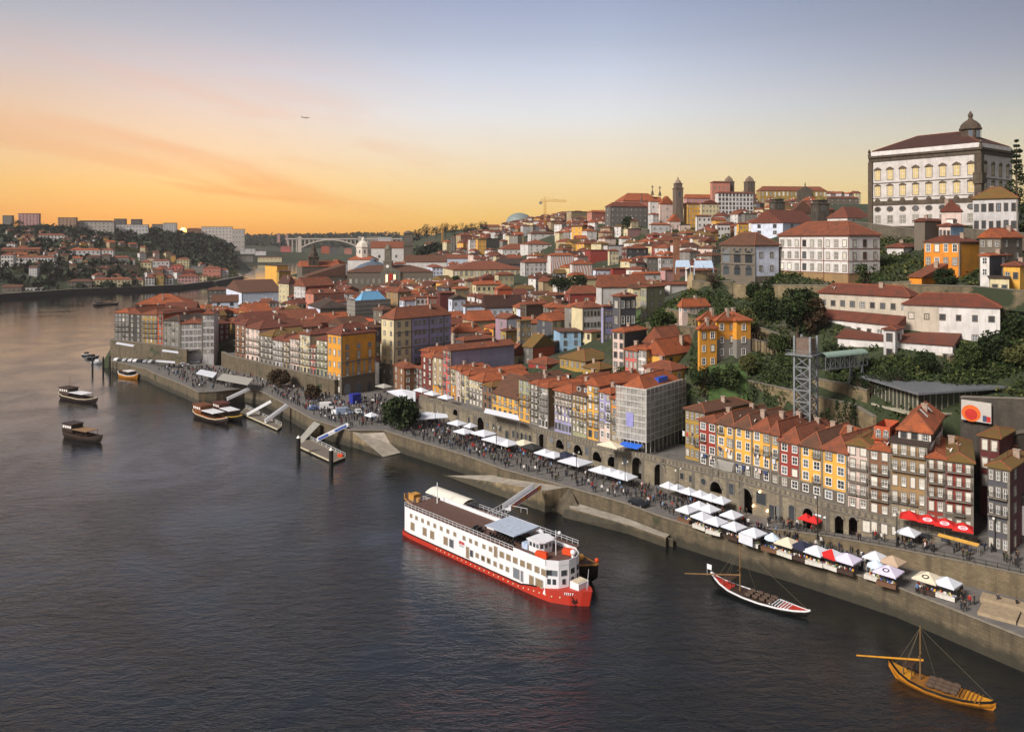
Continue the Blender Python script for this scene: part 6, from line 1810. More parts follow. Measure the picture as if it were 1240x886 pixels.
# ------------------------------------------------------------------ parasols, canopies and stalls
CL = {}
for nm, hx in (('white', 'cdd0d8'), ('cream', 'd2c6ae'), ('beige', 'b49c84'), ('navy', '23263c'), ('red', 'c01c18'), ('lilac', 'cfc6dc'), ('pale_blue', 'c4d4e2'), ('dark', '2c2a2a'), ('grey', 'a09c94')):
	CL[nm] = plain(nm + '_canvas', hx, .8, vary=.08)
POLE = plain('brushed_pole', '8a8680', .5, .4)
PBASE = plain('parasol_foot', '4a4744', .8)
_pm = {}
def parasol_meshes(col, sx, sy, n):
	k = (col, sx, sy, n)
	if k in _pm:
		return _pm[k]
	mb = MB()
	if n == 4:
		c = [(-sx / 2, -sy / 2), (sx / 2, -sy / 2), (sx / 2, sy / 2), (-sx / 2, sy / 2)]
	else:
		c = [(sx / 2 * math.cos(2 * math.pi * i / n), sy / 2 * math.sin(2 * math.pi * i / n)) for i in range(n)]
	m = len(c)
	two = col == 'red_white'
	for i in range(m):
		a, b = c[i], c[(i + 1) % m]
		mi = 1 if two and i % 2 else 0
		mb.tri((*a, 2.45), (*b, 2.45), (0, 0, 3.45), mi)
		mb.quad((*a, 2.22), (*b, 2.22), (*b, 2.45), (*a, 2.45), mi)
		mb.bar((*[x * .97 for x in a], 2.42), (0, 0, 3.38), .05, .05, 2)
	cm = [CL['red'], CL['white'], POLE] if two else [CL[col], CL[col], POLE]
	_pm[k] = (mb.mesh('canopy', cm, fix=False), MB().tube((0, 0, .1), (0, 0, 3.3), .04, .04, 6).mesh('pole', POLE), MB().box(-.35, -.35, 0, .35, .35, .1).mesh('base', PBASE))
	return _pm[k]
def parasol(u, v, zg, col, label, sx=4.2, sy=None, n=4, rz=-48, group='market parasols', dz=2.6):
	p = P(u, v, zg + dz)
	p.z = zg
	T = thing('parasol', label, 'parasol', p, R(rz), group)
	T['_uv'] = (u, v)
	for nm, me in zip(('canopy', 'pole', 'base'), parasol_meshes(col, sx, sy or sx, n)):
		link(nm, me, T)
	return T
GOODS = [plain('goods_' + n_, h_, .7) for n_, h_ in (('red', 'a83428'), ('yellow', 'd0a040'), ('blue', '30509c'), ('white', 'd8d4cc'), ('brown', '6a4a34'), ('green', '4c7048'))]
CLOTH = plain('stall_cloth', 'c9c4ba', .85)
_stalls = []
for s in range(4):
	rr = random.Random(s)
	g = MB()
	for i in range(14):
		x, y = rr.uniform(-1.3, 1.2), rr.uniform(-.4, .3)
		g.box(x, y, .86, x + rr.uniform(.1, .3), y + rr.uniform(.1, .25), .9 + rr.uniform(.05, .35), rr.randrange(6))
	t = MB().box(-1.5, -.55, .8, 1.5, .55, .85).box(-1.5, -.56, .15, 1.5, -.52, .8).box(-1.5, .52, .0, -1.44, .55, .8).box(1.44, .52, .0, 1.5, .55, .8)
	_stalls.append((t.mesh('table', [[CLOTH, WOOD_D, GOODS[4], CLOTH][s]]), g.mesh('goods', GOODS)))
def stall(p, rz, label):
	T = thing('market_stall', label, 'market stall', p, rz, 'goods tables under the parasols')
	T['_uv'] = UV(p)
	t, g = _stalls[rnd.randrange(4)]
	link('table', t, T)
	link('goods', g, T)
def zq(u, v):
	return 5.0
MK = [(809.5, 587, 'white', 3.2), (821, 590, 'white', 3.2), (834, 594, 'white', 3.4), (848, 597.5, 'white', 3.4), (861, 601.5, 'white', 3.6), (873.5, 605, 'white', 3.6), (831.7, 616, 'white', 3.8), (846.5, 611, 'white', 3.6), (859, 615, 'white', 3.8),
	  (850.5, 624, 'white', 3.8), (886, 622, 'white', 3.9), (867, 630, 'white', 4.0), (889, 636, 'white', 4.0), (913, 643.5, 'white', 4.0), (935, 650, 'pale_blue', 3.2), (954, 655.5, 'cream', 4.0), (971, 660, 'navy', 3.8), (989, 665.5, 'white', 4.2),
	  (1007.5, 670, 'red_white', 4.0), (1026, 675, 'lilac', 4.2), (1060, 672.5, 'white', 3.6), (1081, 678, 'beige', 3.8), (1061, 683, 'pale_blue', 3.4), (1076, 690, 'lilac', 4.2), (1124, 698, 'cream', 4.2), (1147, 704, 'white', 3.8)]
PLAB = {0: 'white parasol joined at the left end of the arcade side strip', 1: 'white parasol in the middle of the arcade side strip', 2: 'white parasol at the right end of the arcade side strip', 3: 'small white parasol just after the arcade side strip',
		4: 'white parasol in front of the half round arch', 5: 'white parasol between half round arch and small dark window', 6: 'white parasol at the left tip of the market cluster', 7: 'white parasol second row, left of its pair', 8: 'white parasol second row, right of its pair',
		9: 'white parasol in the middle of the quayside cluster', 10: 'white parasol facing the tall arch at the cluster end', 11: 'white parasol nearest the quay edge with orange goods', 12: 'white parasol just left of the one draped with cloth', 13: 'white parasol with a long cloth hanging at its front',
		14: 'small pale round parasol beside the draped white one', 15: 'cream square parasol next to the navy one', 16: 'navy parasol in the quayside market', 17: 'white parasol between navy and red ones', 18: 'red and white panelled market parasol', 19: 'lilac parasol right of the red and white one',
		20: 'white parasol tucked against the terrace wall', 21: 'beige parasol against the terrace wall', 22: 'pale blue round parasol before the beige one', 23: 'lilac parasol with dark round emblem near the quay edge', 24: 'cream parasol with dark ring emblem at the market end', 25: 'last white parasol at the right end of the market'}
RZQ = math.atan2(Q[1][1] - Q[4][1], Q[1][0] - Q[4][0])
for i, (u, v, c, s) in enumerate(MK):
	n = 8 if i in (14, 22) else 4
	T = parasol(u, v, 5.0, c, PLAB[i], s * .88, None, n, math.degrees(RZQ) + (i * 7 % 9 - 4))
	p = T.location
	if i > 5:
		stall((p.x - .5, p.y - .4, 5.0), RZQ + .1 * (i % 3), ['cloth covered stall', 'goods table', 'market table', 'trestle stall'][i % 4] + ' under the ' + PLAB[i].split(' parasol')[0] + ' parasol')
	if i == 13:
		MB().box(-1.9, -2.05, .6, 1.2, -2.0, 2.3).build('hanging_cloth', CL['white'], T)
	if i in (23, 24):
		e_ = MB()
		rg = [(math.cos(2 * math.pi * j / 14), math.sin(2 * math.pi * j / 14)) for j in range(14)]
		zz = lambda y: 2.45 + 1.0 * (1 - abs(y) / 2.1) + .02
		e_.add([(a * .55, -1.1 + b * .4, zz(-1.1 + b * .4)) for a, b in rg] + [(a * .36, -1.1 + b * .26, zz(-1.1 + b * .26)) for a, b in rg], [(j, (j + 1) % 14, 14 + (j + 1) % 14, 14 + j) for j in range(14)])
		e_.build('emblem', CL['dark'], T, fix=False)
for i, (u, v) in enumerate(((1101.5, 623.5), (1123.5, 628), (1144, 632.5), (1166, 638))):
	T = parasol(u, v, 9.9 - i * .1, 'red', ['leftmost red terrace parasol, without lettering in view', 'red terrace parasol second from the left with a white mark', 'red terrace parasol with broad white oval mark', 'red terrace parasol at the corner house'][i], 3.15, None, 4, -30, 'red parasols on the terrace')
	if i:
		mk = MB()
		zz = lambda y: 2.45 + 1.0 * (1 - abs(y) / 1.58) + .02
		rg = [(math.cos(2 * math.pi * j / 16), math.sin(2 * math.pi * j / 16)) for j in range(16)]
		mk.add([(a * .75, -1.05 + b * .36, zz(-1.05 + b * .36)) for a, b in rg] + [(a * .48, -1.05 + b * .26, zz(-1.05 + b * .26)) for a, b in rg], [(j, (j + 1) % 16, 16 + (j + 1) % 16, 16 + j) for j in range(16)])
		for j in range(4):
			mk.quad((-.36 + j * .19, -1.2, zz(-1.2) + .005), (-.24 + j * .19, -1.2, zz(-1.2) + .005), (-.24 + j * .19, -.95, zz(-.95) + .005), (-.36 + j * .19, -.95, zz(-.95) + .005))
		mk.build('oval_mark', CL['white'], T, fix=False)
parasol(1100, 643, 7.3, 'white', 'white parasol on the sloping street below the red ones', 3.4, 3.0)
parasol(976, 626, 5.8, 'red', 'small dark red parasol beside the white sheet awning', 2.2, group='small red parasols by the arch')
parasol(986, 629, 5.9, 'red', 'second small dark red parasol nearer the railing', 2.2, group='small red parasols by the arch')
for i, (u, v, c, sx, sy, lb) in enumerate((
		(554, 511.5, 'white', 5, 4, 'white canopy by the left end of the arcade'), (570, 515, 'white', 3, 3, 'small white canopy beside the tall left arch'), (562, 521.5, 'white', 5, 4, 'white canopy in the thick of the left crowd'),
		(586, 523.5, 'white', 6, 5, 'white canopy at the row of small arched windows'), (600, 531, 'white', 6, 5, 'large white canopy beside a lamp post'), (615, 535.5, 'white', 5, 5, 'white canopy next to the cream one'),
		(634, 535.5, 'cream', 5, 4, 'cream canopy under the small arched windows'), (644, 540, 'dark', 5, 3.5, 'black canopy left of the big dark arch'), (660, 547, 'white', 4.2, 4, 'white canopy below the big dark arch'), (671, 550, 'white', 4, 4, 'white canopy joined to the navy one'),
		(684, 550, 'navy', 5, 4, 'navy blue canopy in the row'), (697, 557.5, 'white', 7, 5.5, 'largest white canopy on the quay'), (728, 567.5, 'white', 4.4, 4.4, 'first of four joined white canopies'), (738.5, 570, 'white', 4.4, 4.4, 'second of four joined white canopies'),
		(749.5, 573, 'white', 4.4, 4.4, 'third of four joined white canopies'), (758, 576, 'white', 4, 4, 'last of four joined white canopies'), (450, 502, 'white', 3.6, 3, 'lone white parasol beside the round tree'), (465, 467, 'grey', 6, 4, 'grey canopy with lamps before the lilac block'))):
	parasol(u, v, 5, c, lb, sx, sy, 4, -46, 'canopies over the quayside tables')
parasol(739.5, 538, 10.6, 'cream', 'scalloped cream canopy on the upper street left of the blue awning', 6, 3, 4, -46, 'canopies on the upper street')
for u, v, lb in ((540, 480.5, 'small white parasol on the upper street corner'), (510, 472, 'white parasol at the red house doorway'), (523, 476, 'white parasol before the tan house')):
	parasol(u, v, 9.3, 'white', lb, 5, 3, 4, -46, 'canopies on the upper street')
def sheet(name, label, pts, mat, posts=True, zg=5.0, cat='canopy'):
	"""stretched cloth roof through world points, on posts"""
	T = thing(name, label, cat, (pts[0].x, pts[0].y, zg))
	o = T.location
	n = len(pts)
	mb = MB().add([p - o for p in pts] + [p - o - Vector((0, 0, .12)) for p in pts], [tuple(range(n)), tuple(reversed(range(n, 2 * n)))] + [(i, (i + 1) % n, n + (i + 1) % n, n + i) for i in range(n)])
	mb.build('cloth', mat, T)
	if posts:
		pb = MB()
		for p in pts:
			q = p - o
			pb.tube((q.x, q.y, -.3), (q.x, q.y, q.z), .06, .06, 6)
		pb.build('posts', POLE, T)
	return T
sheet('long_awning', 'long white canopy over the terrace of the wide yellow house', [P(586, 499, 12.6), P(629, 508.5, 12.8), P(627, 502.5, 13.4), P(588, 494, 13.2)], CL['white'], zg=9.5)
sheet('white_sail', 'large white tensile canopy on the square by the round tree', [P(468, 473.5, 8.2), P(503, 489, 8.0), P(503, 474, 9), P(486, 471, 9.4)], CL['white'])
sheet('white_sail', 'white tensile canopy right of the round tree', [P(502, 508, 8), P(543, 505, 8.2), P(541, 501, 8.6), P(512, 498, 9)], CL['white'])
sheet('sheet_awning', 'tilted white sheet awning on a tall pole by the arcade', [P(984, 622, 9.0), P(1000, 627, 9.0), P(1006, 617, 10.2), P(990, 613, 10.2)], CL['white'], zg=6)
sheet('grey_tarpaulin', 'grey tarpaulin shelter at the foot of the yellow terrace', [P(862, 565, 13.0), P(884, 571, 12.6), P(889, 560, 14.8), P(868, 556, 15)], CL['grey'], zg=11)
sheet('broad_shelter', 'broad grey flat shelter over the tables on the left square', [P(262, 459, 8.4), P(300, 466, 8.4), P(307, 458, 8.6), P(270, 452, 8.6)], CL['grey'])
sheet('white_shelter', 'white topped shelter on the left square', [P(237, 452, 8.2), P(258, 457, 8.2), P(263, 451, 8.5), P(243, 447, 8.5)], CL['white'])
sheet('striped_awning', 'narrow white awning with lights edging the left shelter', [P(278, 461.5, 8.0), P(303, 465.5, 8.0), P(304, 462.5, 8.3), P(281, 459, 8.3)], CL['white'])
sheet('wall_top_awning', 'white awning strip on the headland wall', [P(140, 416, 15), P(161, 419.5, 15), P(163, 417.5, 15.1), P(142, 414, 15.1)], CL['white'], zg=12.6)
sheet('wall_top_awning', 'white awning below the bright red headland house', [P(196, 425, 14), P(216, 427.5, 14), P(216, 425.3, 14.1), P(197, 423, 14.1)], CL['white'], zg=11.5)
sheet('riverside_awning', 'low white awning at the foot of the headland wall', [P(188, 437.5, 7.6), P(212, 439.5, 7.6), P(212, 437.4, 7.7), P(189, 435.6, 7.7)], CL['white'])
sheet('yellow_beam', 'yellow fringed awning below the red parasols', [P(1135, 648, 10.4), P(1184, 661, 10.4), P(1186, 658, 10.8), P(1137, 645, 10.8)], plain('ochre_canvas', 'b98a34', .8), zg=8.3)
T = MB().box(-1.6, -1.3, 0, 1.6, 1.3, 2.6).prism([(-1.7, -1.4), (1.7, -1.4), (1.7, 1.4), (-1.7, 1.4)], 2.6, 3.3).build('blue_kiosk', plain('royal_blue_cloth', '1c2a8c', .7), None, P(430, 488, 5), R(40))
tag(T, 'royal blue tent kiosk in front of the orange corner house', 'kiosk')
T = thing('wooden_planters', 'pale timber platform shapes at the right edge of the lower quay', 'platform', P(1222, 751, 5), R(-40))
MB().box(-4, -1, 0, 1, 3.5, .5).box(-4.5, 4, 0, 3, 6.5, .8).box(1.2, -1, 0, 4.5, 3, .35).build('boards', plain('sunbleached_timber', '9d8a70', .8), T)
# lamp posts
LP = []
for i, (u, v, z, h_, lb) in enumerate(((601, 549, 5, 7, 'lamp post beside the large white canopy'), (698, 584, 5, 7, 'lamp post in front of the largest white canopy'), (757, 597, 5, 7, 'lamp post at the four joined canopies'), (821, 607, 5, 7, 'lamp post behind the arcade side parasols'),
									(990, 652, 6.3, 8, 'tall lamp post at the start of the terrace wall'), (1086, 662, 7.3, 6, 'lamp post on the sloping street by the white parasol'), (527, 528, 5, 7, 'lamp post right of the round tree'), (1205, 668, 8.7, 6, 'lamp post at the bend by the slate house'))):
	T = thing('street_lamp', lb, 'street lamp', P(u, v, z), R(45), 'street lamps on the quay')
	MB().tube((0, 0, 0), (0, 0, h_), .12, .06, 8).tube((0, 0, 0), (0, 0, .8), .2, .16, 8).build('pole', IRON, T)
	MB().bar((0, 0, h_), (.9, 0, h_ + .1), .07).bar((0, 0, h_), (-.9, 0, h_ + .1), .07).build('arms', IRON, T)
	for s in (-1, 1):
		MB().lathe([(.08, h_ - .35), (.2, h_ - .15), (.2, h_ + .05), (.05, h_ + .15)], 8, (.9 * s, 0)).build('lantern', SASH, T)
# ------------------------------------------------------------------ vehicles
def vehicle(u, v, label, hx, kind='car', rz=0, z=5.0, group='cars on the square'):
	T = thing('parked_van' if kind == 'van' else 'parked_car', label, 'van' if kind == 'van' else 'car', P(u, v, z), R(rz), group)
	T['_uv'] = (u, v)
	ln, wd, ht = (5.4, 2.0, 2.4) if kind == 'van' else (4.3, 1.8, 1.45)
	pm = plain('car_paint_' + hx, hx, .3, vary=.05)
	a, b = -ln / 2, ln / 2
	if kind == 'van':
		side = [(a, .35), (b, .35), (b, 1.0), (b - .9, 1.25), (b - 1.5, 2.25), (b - 1.8, 2.4), (a + .1, 2.4), (a, 2.2)]
		gl = [(b - .95, 1.3), (b - 1.5, 2.2), (b - 2.4, 2.2), (b - 2.4, 1.3)]
	else:
		side = [(a, .4), (b, .4), (b, .8), (b - 1.1, .98), (b - 1.8, 1.42), (a + 1.0, 1.45), (a + .3, 1.0), (a, .9)]
		gl = [(b - 1.2, 1.0), (b - 1.8, 1.36), (a + 1.05, 1.38), (a + .5, 1.0)]
	mb = MB()
	rings = []
	for y, k in ((-wd / 2, .0), (-wd / 2 + .12, .06), (wd / 2 - .12, .06), (wd / 2, .0)):
		rings.append([(x, y, zz + (k if zz > .9 else 0)) for x, zz in side])
	mb.loft(rings)
	mb.build('body', pm, T)
	g = MB()
	for y in (-wd / 2 - .012, wd / 2 + .012):
		g.add([(x, y, zz) for x, zz in gl], [tuple(range(4))])
	w0, w1 = gl[0], gl[1]
	g.quad((w0[0] + .1, -wd / 2 + .15, w0[1] + .08), (w0[0] + .1, wd / 2 - .15, w0[1] + .08), (w1[0] + .1, wd / 2 - .2, w1[1] + .06), (w1[0] + .1, -wd / 2 + .2, w1[1] + .06))
	g.build('windows', GLASS, T, fix=False)
	for x in (a + .85, b - .85):
		for y in (-wd / 2 + .05, wd / 2 - .05):
			w = MB().tube((0, -.11, 0), (0, .11, 0), .33, .33, 12).tube((0, -.12, 0), (0, .12, 0), .19, .19, 10, 1)
			w.build('wheel', [plain('tyre_rubber', '1c1c1c', .9), POLE], T, (x, y, .33))
	return T
for a in ((381.5, 496, 'blue parked car left of the white van', '5a6ea0', 'car', 20), (397, 495.5, 'large white van parked on the square', 'dcdcdc', 'van', 15), (405, 501, 'small white car in front of the vans', 'd8d8d8', 'car', 100), (417, 502, 'grey blue van right of the white one', '8a9ab0', 'van', 20),
		  (434, 501, 'white pickup facing the river', 'd6d6d6', 'car', -70), (773, 612, 'black taxi with pale roof on the quay', '22242a', 'car', -48)):
	vehicle(*a)
for i, u in enumerate((143, 153, 160, 166, 172, 178, 184)):
	vehicle(u, 436.8 + (u - 143) * .06, ['white', 'silver', 'pale grey', 'white', 'dark', 'silver', 'white'][i] + ' car in the headland wall parking row', ['d8d8d8', 'b0b4b8', 'c4c4c4', 'd8d8d8', '33363c', 'b0b4b8', 'd8d8d8'][i], 'car', 80, group='cars in a row under the headland wall')
for u, v, lb, hx in ((247, 437, 'white car on the lane beside the white corner house', 'd8d8d8'), (236, 440, 'grey car before the white corner house', 'a4a8ac'), (223, 443, 'silver car at the end of the headland wall', 'b8bcc0'), (301, 450, 'dark car at the foot of the old city wall', '3a3c44')):
	vehicle(u, v, lb, hx, 'car', 25)
# ------------------------------------------------------------------ boats
def M2(hx, nm, r=.5):
	return plain(nm, hx, r, vary=.15)
WHITE = wall_mat('dedee0', .13, .45)
REDH = wall_mat('b42a16', .25, .5)
DECK = plain('brown_deck', '5c4238', .8, vary=.2)
BLKH = plain('tarred_black', '15130f', .5)
def hull_rings(st, keel=-.7):
	"""st: list of (x, half beam, gunwale z, bottom factor)"""
	rings = []
	for x, b, g, k in st:
		q = min(1, k * 2.5)
		lo, md, hi = (g - .45) * (1 - q) + keel * q, (g - .35) * (1 - q) - .05 * q, (g - .18) * (1 - q) + g * .5 * q
		rings.append([(x, -b, g), (x, -b * .96, hi), (x, -b * .8 * k, md), (x, -b * .35 * k, lo), (x, b * .35 * k, lo), (x, b * .8 * k, md), (x, b * .96, hi), (x, b, g)])
	return rings
def hull(T, st, hm, gm, dm, deck=.45, strip=.22):
	mb = MB()
	r = hull_rings(st)
	mb.loft(r, close=True)
	mb.build('hull', hm, T)
	g = MB()
	for s in (0, 7):
		for a, b in zip(r, r[1:]):
			p, q = Vector(a[s]), Vector(b[s])
			g.bar(p + Vector((0, 0, .03)), q + Vector((0, 0, .03)), .2, strip)
	g.build('gunwale', gm, T)
	d = MB()
	for a, b in zip(st, st[1:]):
		d.quad((a[0], -a[1] * .95, a[2] + .02), (b[0], -b[1] * .95, b[2] + .02), (b[0], b[1] * .95, b[2] + .02), (a[0], a[1] * .95, a[2] + .02))
	return d.build('deck', dm, T, fix=False)
# cruise ship
A, B_ = Vector((-20.3, 169.3, 0)), Vector((12.9, 134.4, 0))
d_ = (B_ - A).normalized()
SH = thing('cruise_ship', 'white river cruise ship with red hull and brown sun deck', 'cruise ship', A, math.atan2(d_.y, d_.x))
SM = Matrix.Translation(A) @ Matrix.Rotation(math.atan2(d_.y, d_.x), 4, 'Z')
SMi = SM.inverted()
def ship_x(u, y=-4.0):
	k = (u - UC) / F
	a = SM @ Vector((0, y, 0))
	return (k * a.y - a.x) / (d_.x - k * d_.y)
def half(x):
	return float(np.interp(x, [0, 3, 40, 43, 46, 48.3], [3.8, 4.12, 4.16, 3.85, 2.3, .08]))
xs = [0, 1.5, 3, 20, 36, 38, 40, 41.5, 43, 44.5, 46, 47.2, 48.3]
top = lambda x: float(np.interp(x, [0, 36, 39, 44, 48.3], [1.15, 1.15, 1.9, 2.3, 2.7]))
mb = MB()
mb.loft([[(x + (.6 if x > 46 else 0) * top(x) / 2, -half(x), top(x)), (x, -half(x) * .97, -.8), (x, half(x) * .97, -.8), (x + (.6 if x > 46 else 0) * top(x) / 2, half(x), top(x))] for x in xs])
mb.build('hull', REDH, SH)
mb = MB()
for a, b in zip(xs, xs[1:]):
	if a < 39:
		for s in (-1, 1):
			mb.bar((a, s * (half(a) + .02), top(a) - .05), (b, s * (half(b) + .02), top(b) - .05), .12, .2)
mb.build('rubbing_strake', BLKH, SH)
so_ = [(.9, -3.85), (3, -4.02), (41.8, -3.98), (43.8, -2.6), (44.6, -.9), (44.6, .9), (43.8, 2.6), (41.8, 3.98), (3, 4.02), (.9, 3.85)]
MB().prism(so_, 1.0, 6.2).build('superstructure', WHITE, SH)
MB().prism([(x * .995 + .1, y * .97) for x, y in so_], 6.2, 6.26).build('sun_deck', DECK, SH)
mb = MB()
for a, b in zip(so_[1:-1], so_[2:-1]):
	if a[0] >= 33 or b[0] >= 40:
		mb.bar((max(a[0], 34), a[1] * .99, 6.6), (b[0], b[1] * .99, 6.6), .1, .8)
mb.bar((34, -3.98, 6.6), (42, -3.98, 6.6), .1, .8).bar((34, 3.98, 6.6), (42, 3.98, 6.6), .1, .8)
mb.build('bulwark', WHITE, SH)
mb = MB()
for s in (-1, 1):
	for z in (6.7, 7.15):
		mb.bar((1, 3.9 * s, z), (34, 3.95 * s, z), .05)
	for i in range(28):
		mb.bar((1 + i * 1.22, 3.92 * s, 6.2), (1 + i * 1.22, 3.92 * s, 7.15), .05)
for z in (6.7, 7.15):
	mb.bar((1, -3.9, z), (1, 3.9, z), .05)
mb.build('railing', WHITE, SH)
def ship_win(u, z, w, h, dark=False, nm='window'):
	x = ship_x(u, -4.02)
	mb = MB().box(-w / 2 - .09, -.06, -.09, w / 2 + .09, .03, h + .09).box(-w / 2, -.08, 0, w / 2, .0, h, 1)
	mb.build(nm, [plain('window_rim', 'b4b0aa', .5), GLASS if dark else plain('curtained_cabin_glass', '8a7860', .3)], SH, (x, -4.02, z))
for px in (160, 217, 282, 345, 413, 483, 553, 628, 727, 797, 858, 940, 1010):
	ship_win(480 + px / 8.86, 4.55, .72, .72)
for px in (105,):
	ship_win(580 + px / 7.39, 4.55, .72, .72)
for px in (205, 265, 325, 390, 450, 520, 580):
	ship_win(580 + px / 7.39, 4.3, 1.05, 1.0)
for px in (868, 930, 990):
	ship_win(480 + px / 8.86, 2.3, .8, .8)
for px in (37, 90, 145, 200, 255):
	ship_win(580 + px / 7.39, 2.2, .75, .8)
for px, w in ((175, 1.2), (305, 1.2), (385, 1.2), (530, 1.2), (592, 1.2)):
	ship_win(480 + px / 8.86, 2.1, w, 1.5, px == 592)
ship_win(480 + 765 / 8.86, 1.4, .8, 2.1, False, 'door')
ship_win(480 + 808 / 8.86, 2.0, .8, 1.2, True)
ship_win(580 + 150 / 7.39, 3.9, .8, 1.9, False, 'door')
ship_win(580 + 335 / 7.39, 1.7, 1.5, 1.7, True)
ship_win(580 + 385 / 7.39, 1.6, .5, 1.8, True, 'door')
ship_win(580 + 470 / 7.39, 1.8, 1.0, 1.5)
ship_win(580 + 540 / 7.39, 2.0, 1.7, 1.3)
for a, b, ws in ((2, 3, (.3, .68)), (3, 4, (.5,)), (4, 5, (.5,)), (5, 6, (.5,))):
	pa, pb = Vector((*so_[a], 0)), Vector((*so_[b], 0))
	dd = pb - pa
	for q in ws:
		o = pa + dd * q
		MB().box(-.55, -.06, 0, .55, .02, 1.0).box(-.5, -.08, .06, .5, -.0, .94, 1).build('front_window', [plain('window_rim', 'b4b0aa', .5), GLASS], SH, (o.x, o.y, 4.35), math.atan2(dd.y, dd.x))
		MB().box(-.3, -.07, 0, .3, .02, .9).build('front_window', GLASS, SH, (o.x, o.y, 2.9), math.atan2(dd.y, dd.x))
mb = MB()
for i in range(26):
	x = 12 + i * 1.3
	if x < 46:
		hx_ = half(x)
		mb.tube((x, -hx_ - .03, .55 + (top(x) - 1.15) * .5), (x, -hx_ + .1, .55 + (top(x) - 1.15) * .5), .14, .14, 8)
mb.build('portholes', plain('porthole_glass', 'd0c4a0', .3), SH)
# markings: a red emblem amidships and white letter strokes on the bow
lx = ship_x(480 + 700 / 8.86, -4.02)
mb = MB()
for i in range(5):
	mb.box(lx - .8 + i * .34, -4.05, 3.55, lx - .55 + i * .34, -4.021, 4.0 + (.1 if i % 2 else 0))
mb.box(lx - .9, -4.05, 3.4, lx + .9, -4.021, 3.48)
mb.build('emblem', REDH, SH)
mb = MB()
for i in range(7):
	mb.box(lx - .7 + i * .2, -4.05, 3.05, lx - .58 + i * .2, -4.021, 3.2)
mb.build('small_lettering', plain('grey_lettering', '55525a', .6), SH)
mb = MB()
for i in range(6):
	x = 45.3 + i * .28
	y = -half(x) - .12
	mb.bar((x, y, 1.75), (x + .08, y + .05, 2.1), .12, .05)
	mb.bar((x - .05, y, 2.1), (x + .18, y + .1, 2.12), .06, .06)
mb.build('bow_name', WHITE, SH)
mb = MB().bar((46.2, -2.0, 1.5), (46.9, -1.5, .5), .18).bar((46.3, -1.95, .9), (46.7, -1.75, .35), .3).bar((46.9, -1.5, 1.2), (47.0, -1.4, .5), .2)
mb.build('anchor', BLKH, SH)
MB().box(45.2, -1.3, 2.2, 47.2, 1.3, 3.6).box(45.3, -1.2, 3.6, 47.0, 1.2, 3.7, 1).build('bow_locker', [WHITE, plain('cream_lid', 'c9bca4', .6)], SH)
MB().tube((47.9, 0, 2.5), (48.3, 0, 6.2), .05, .03, 6).build('jackstaff', WHITE, SH)
# canopy, wheelhouse, rafts and deck gear
MB().add([(25.5, -3.3, 8.4), (33.4, -3.3, 8.4), (33.4, 3.2, 8.4), (25.5, 3.2, 8.4), (25.5, -3.3, 8.55), (33.4, -3.3, 8.55), (33.4, 3.2, 8.75), (25.5, 3.2, 8.75)], [(3, 2, 1, 0), (4, 5, 6, 7), (0, 1, 5, 4), (1, 2, 6, 5), (2, 3, 7, 6), (3, 0, 4, 7)]).build('deck_canopy', plain('pale_blue_grey_canvas', 'a9b4c4', .6), SH)
mb = MB()
for x in (25.7, 29.4, 33.2):
	for y in (-3.2, 3.1):
		mb.bar((x, y, 6.2), (x, y, 8.4), .1)
mb.bar((25.7, -3.2, 6.3), (29.4, -3.2, 8.3), .08).bar((29.4, -3.2, 8.3), (33.2, -3.2, 6.3), .08)
mb.build('canopy_frame', IRON, SH)
cm_ = MB().box(0, 0, 0, .42, .5, .45).box(0, 0, .45, .07, .5, .9).mesh('deck_chair', plain('dark_chairs', '2e2b2a', .6))
for i in range(8):
	for j in range(3):
		link('deck_chair', cm_, SH, (26 + i * .85, -2.6 + j * 1.8, 6.27))
WH = MB().prism([(35.6, -1.7), (38.2, -1.7), (38.8, -1.0), (38.8, 1.0), (38.2, 1.7), (35.6, 1.7)], 6.26, 8.3).prism([(35.3, -2), (38.5, -2), (39.2, -1.1), (39.2, 1.1), (38.5, 2), (35.3, 2)], 8.3, 8.45).build('wheelhouse', WHITE, SH)
for x, y, r_ in ((36.1, -1.7, 0), (37.0, -1.7, 0), (37.8, -1.7, 0), (38.5, -1.35, R(49)), (38.8, -.5, R(90)), (38.8, .5, R(90))):
	MB().box(-.3, -.04, 0, .3, .02, .7).build('wheelhouse_window', GLASS, WH, (x, y, 7.25), r_)
MB().box(33.9, -1.8, 6.26, 35.4, .6, 7.3).build('blue_white_locker', plain('pale_blue_paint', 'b4c4dc', .5), SH)
for x, y in ((39.6, -2.5), (42.0, 1.9)):
	MB().box(-1.1, -.5, .1, 1.1, .5, .9).box(-1.0, -.4, .9, 1.0, .4, 1.1).build('life_raft', plain('raft_orange', 'd84a1c', .6), SH, (x, y, 6.3), R(20))
MB().tube((40.4, .3, 6.2), (40.4, .3, 10.6), .09, .06, 8).bar((40.4, -.9, 9.4), (40.4, 1.5, 9.4), .07).ball((40.4, 1.2, 9.9), .35, 10, 6).build('radar_mast', WHITE, SH)
MB().ball((43.3, 1.6, 7.2), .5, 10, 6).box(43.1, 1.4, 6.2, 43.5, 1.8, 6.8).build('satellite_dome', WHITE, SH)
MB().tube((4.2, 2.2, 6.2), (4.2, 2.2, 10.6), .13, .09, 8).build('aft_mast', WHITE, SH)
mb = MB()
for i in range(5):
	mb.box(21 + i * .5, -2.8, 6.26, 21.35 + i * .5, -1.6, 7.2 if i % 2 else 6.7)
mb.build('deck_bench', plain('dark_chairs', '2e2b2a', .6), SH)
MB().box(22.2, .2, 6.26, 24.2, .9, 6.8).build('white_table', WHITE, SH)
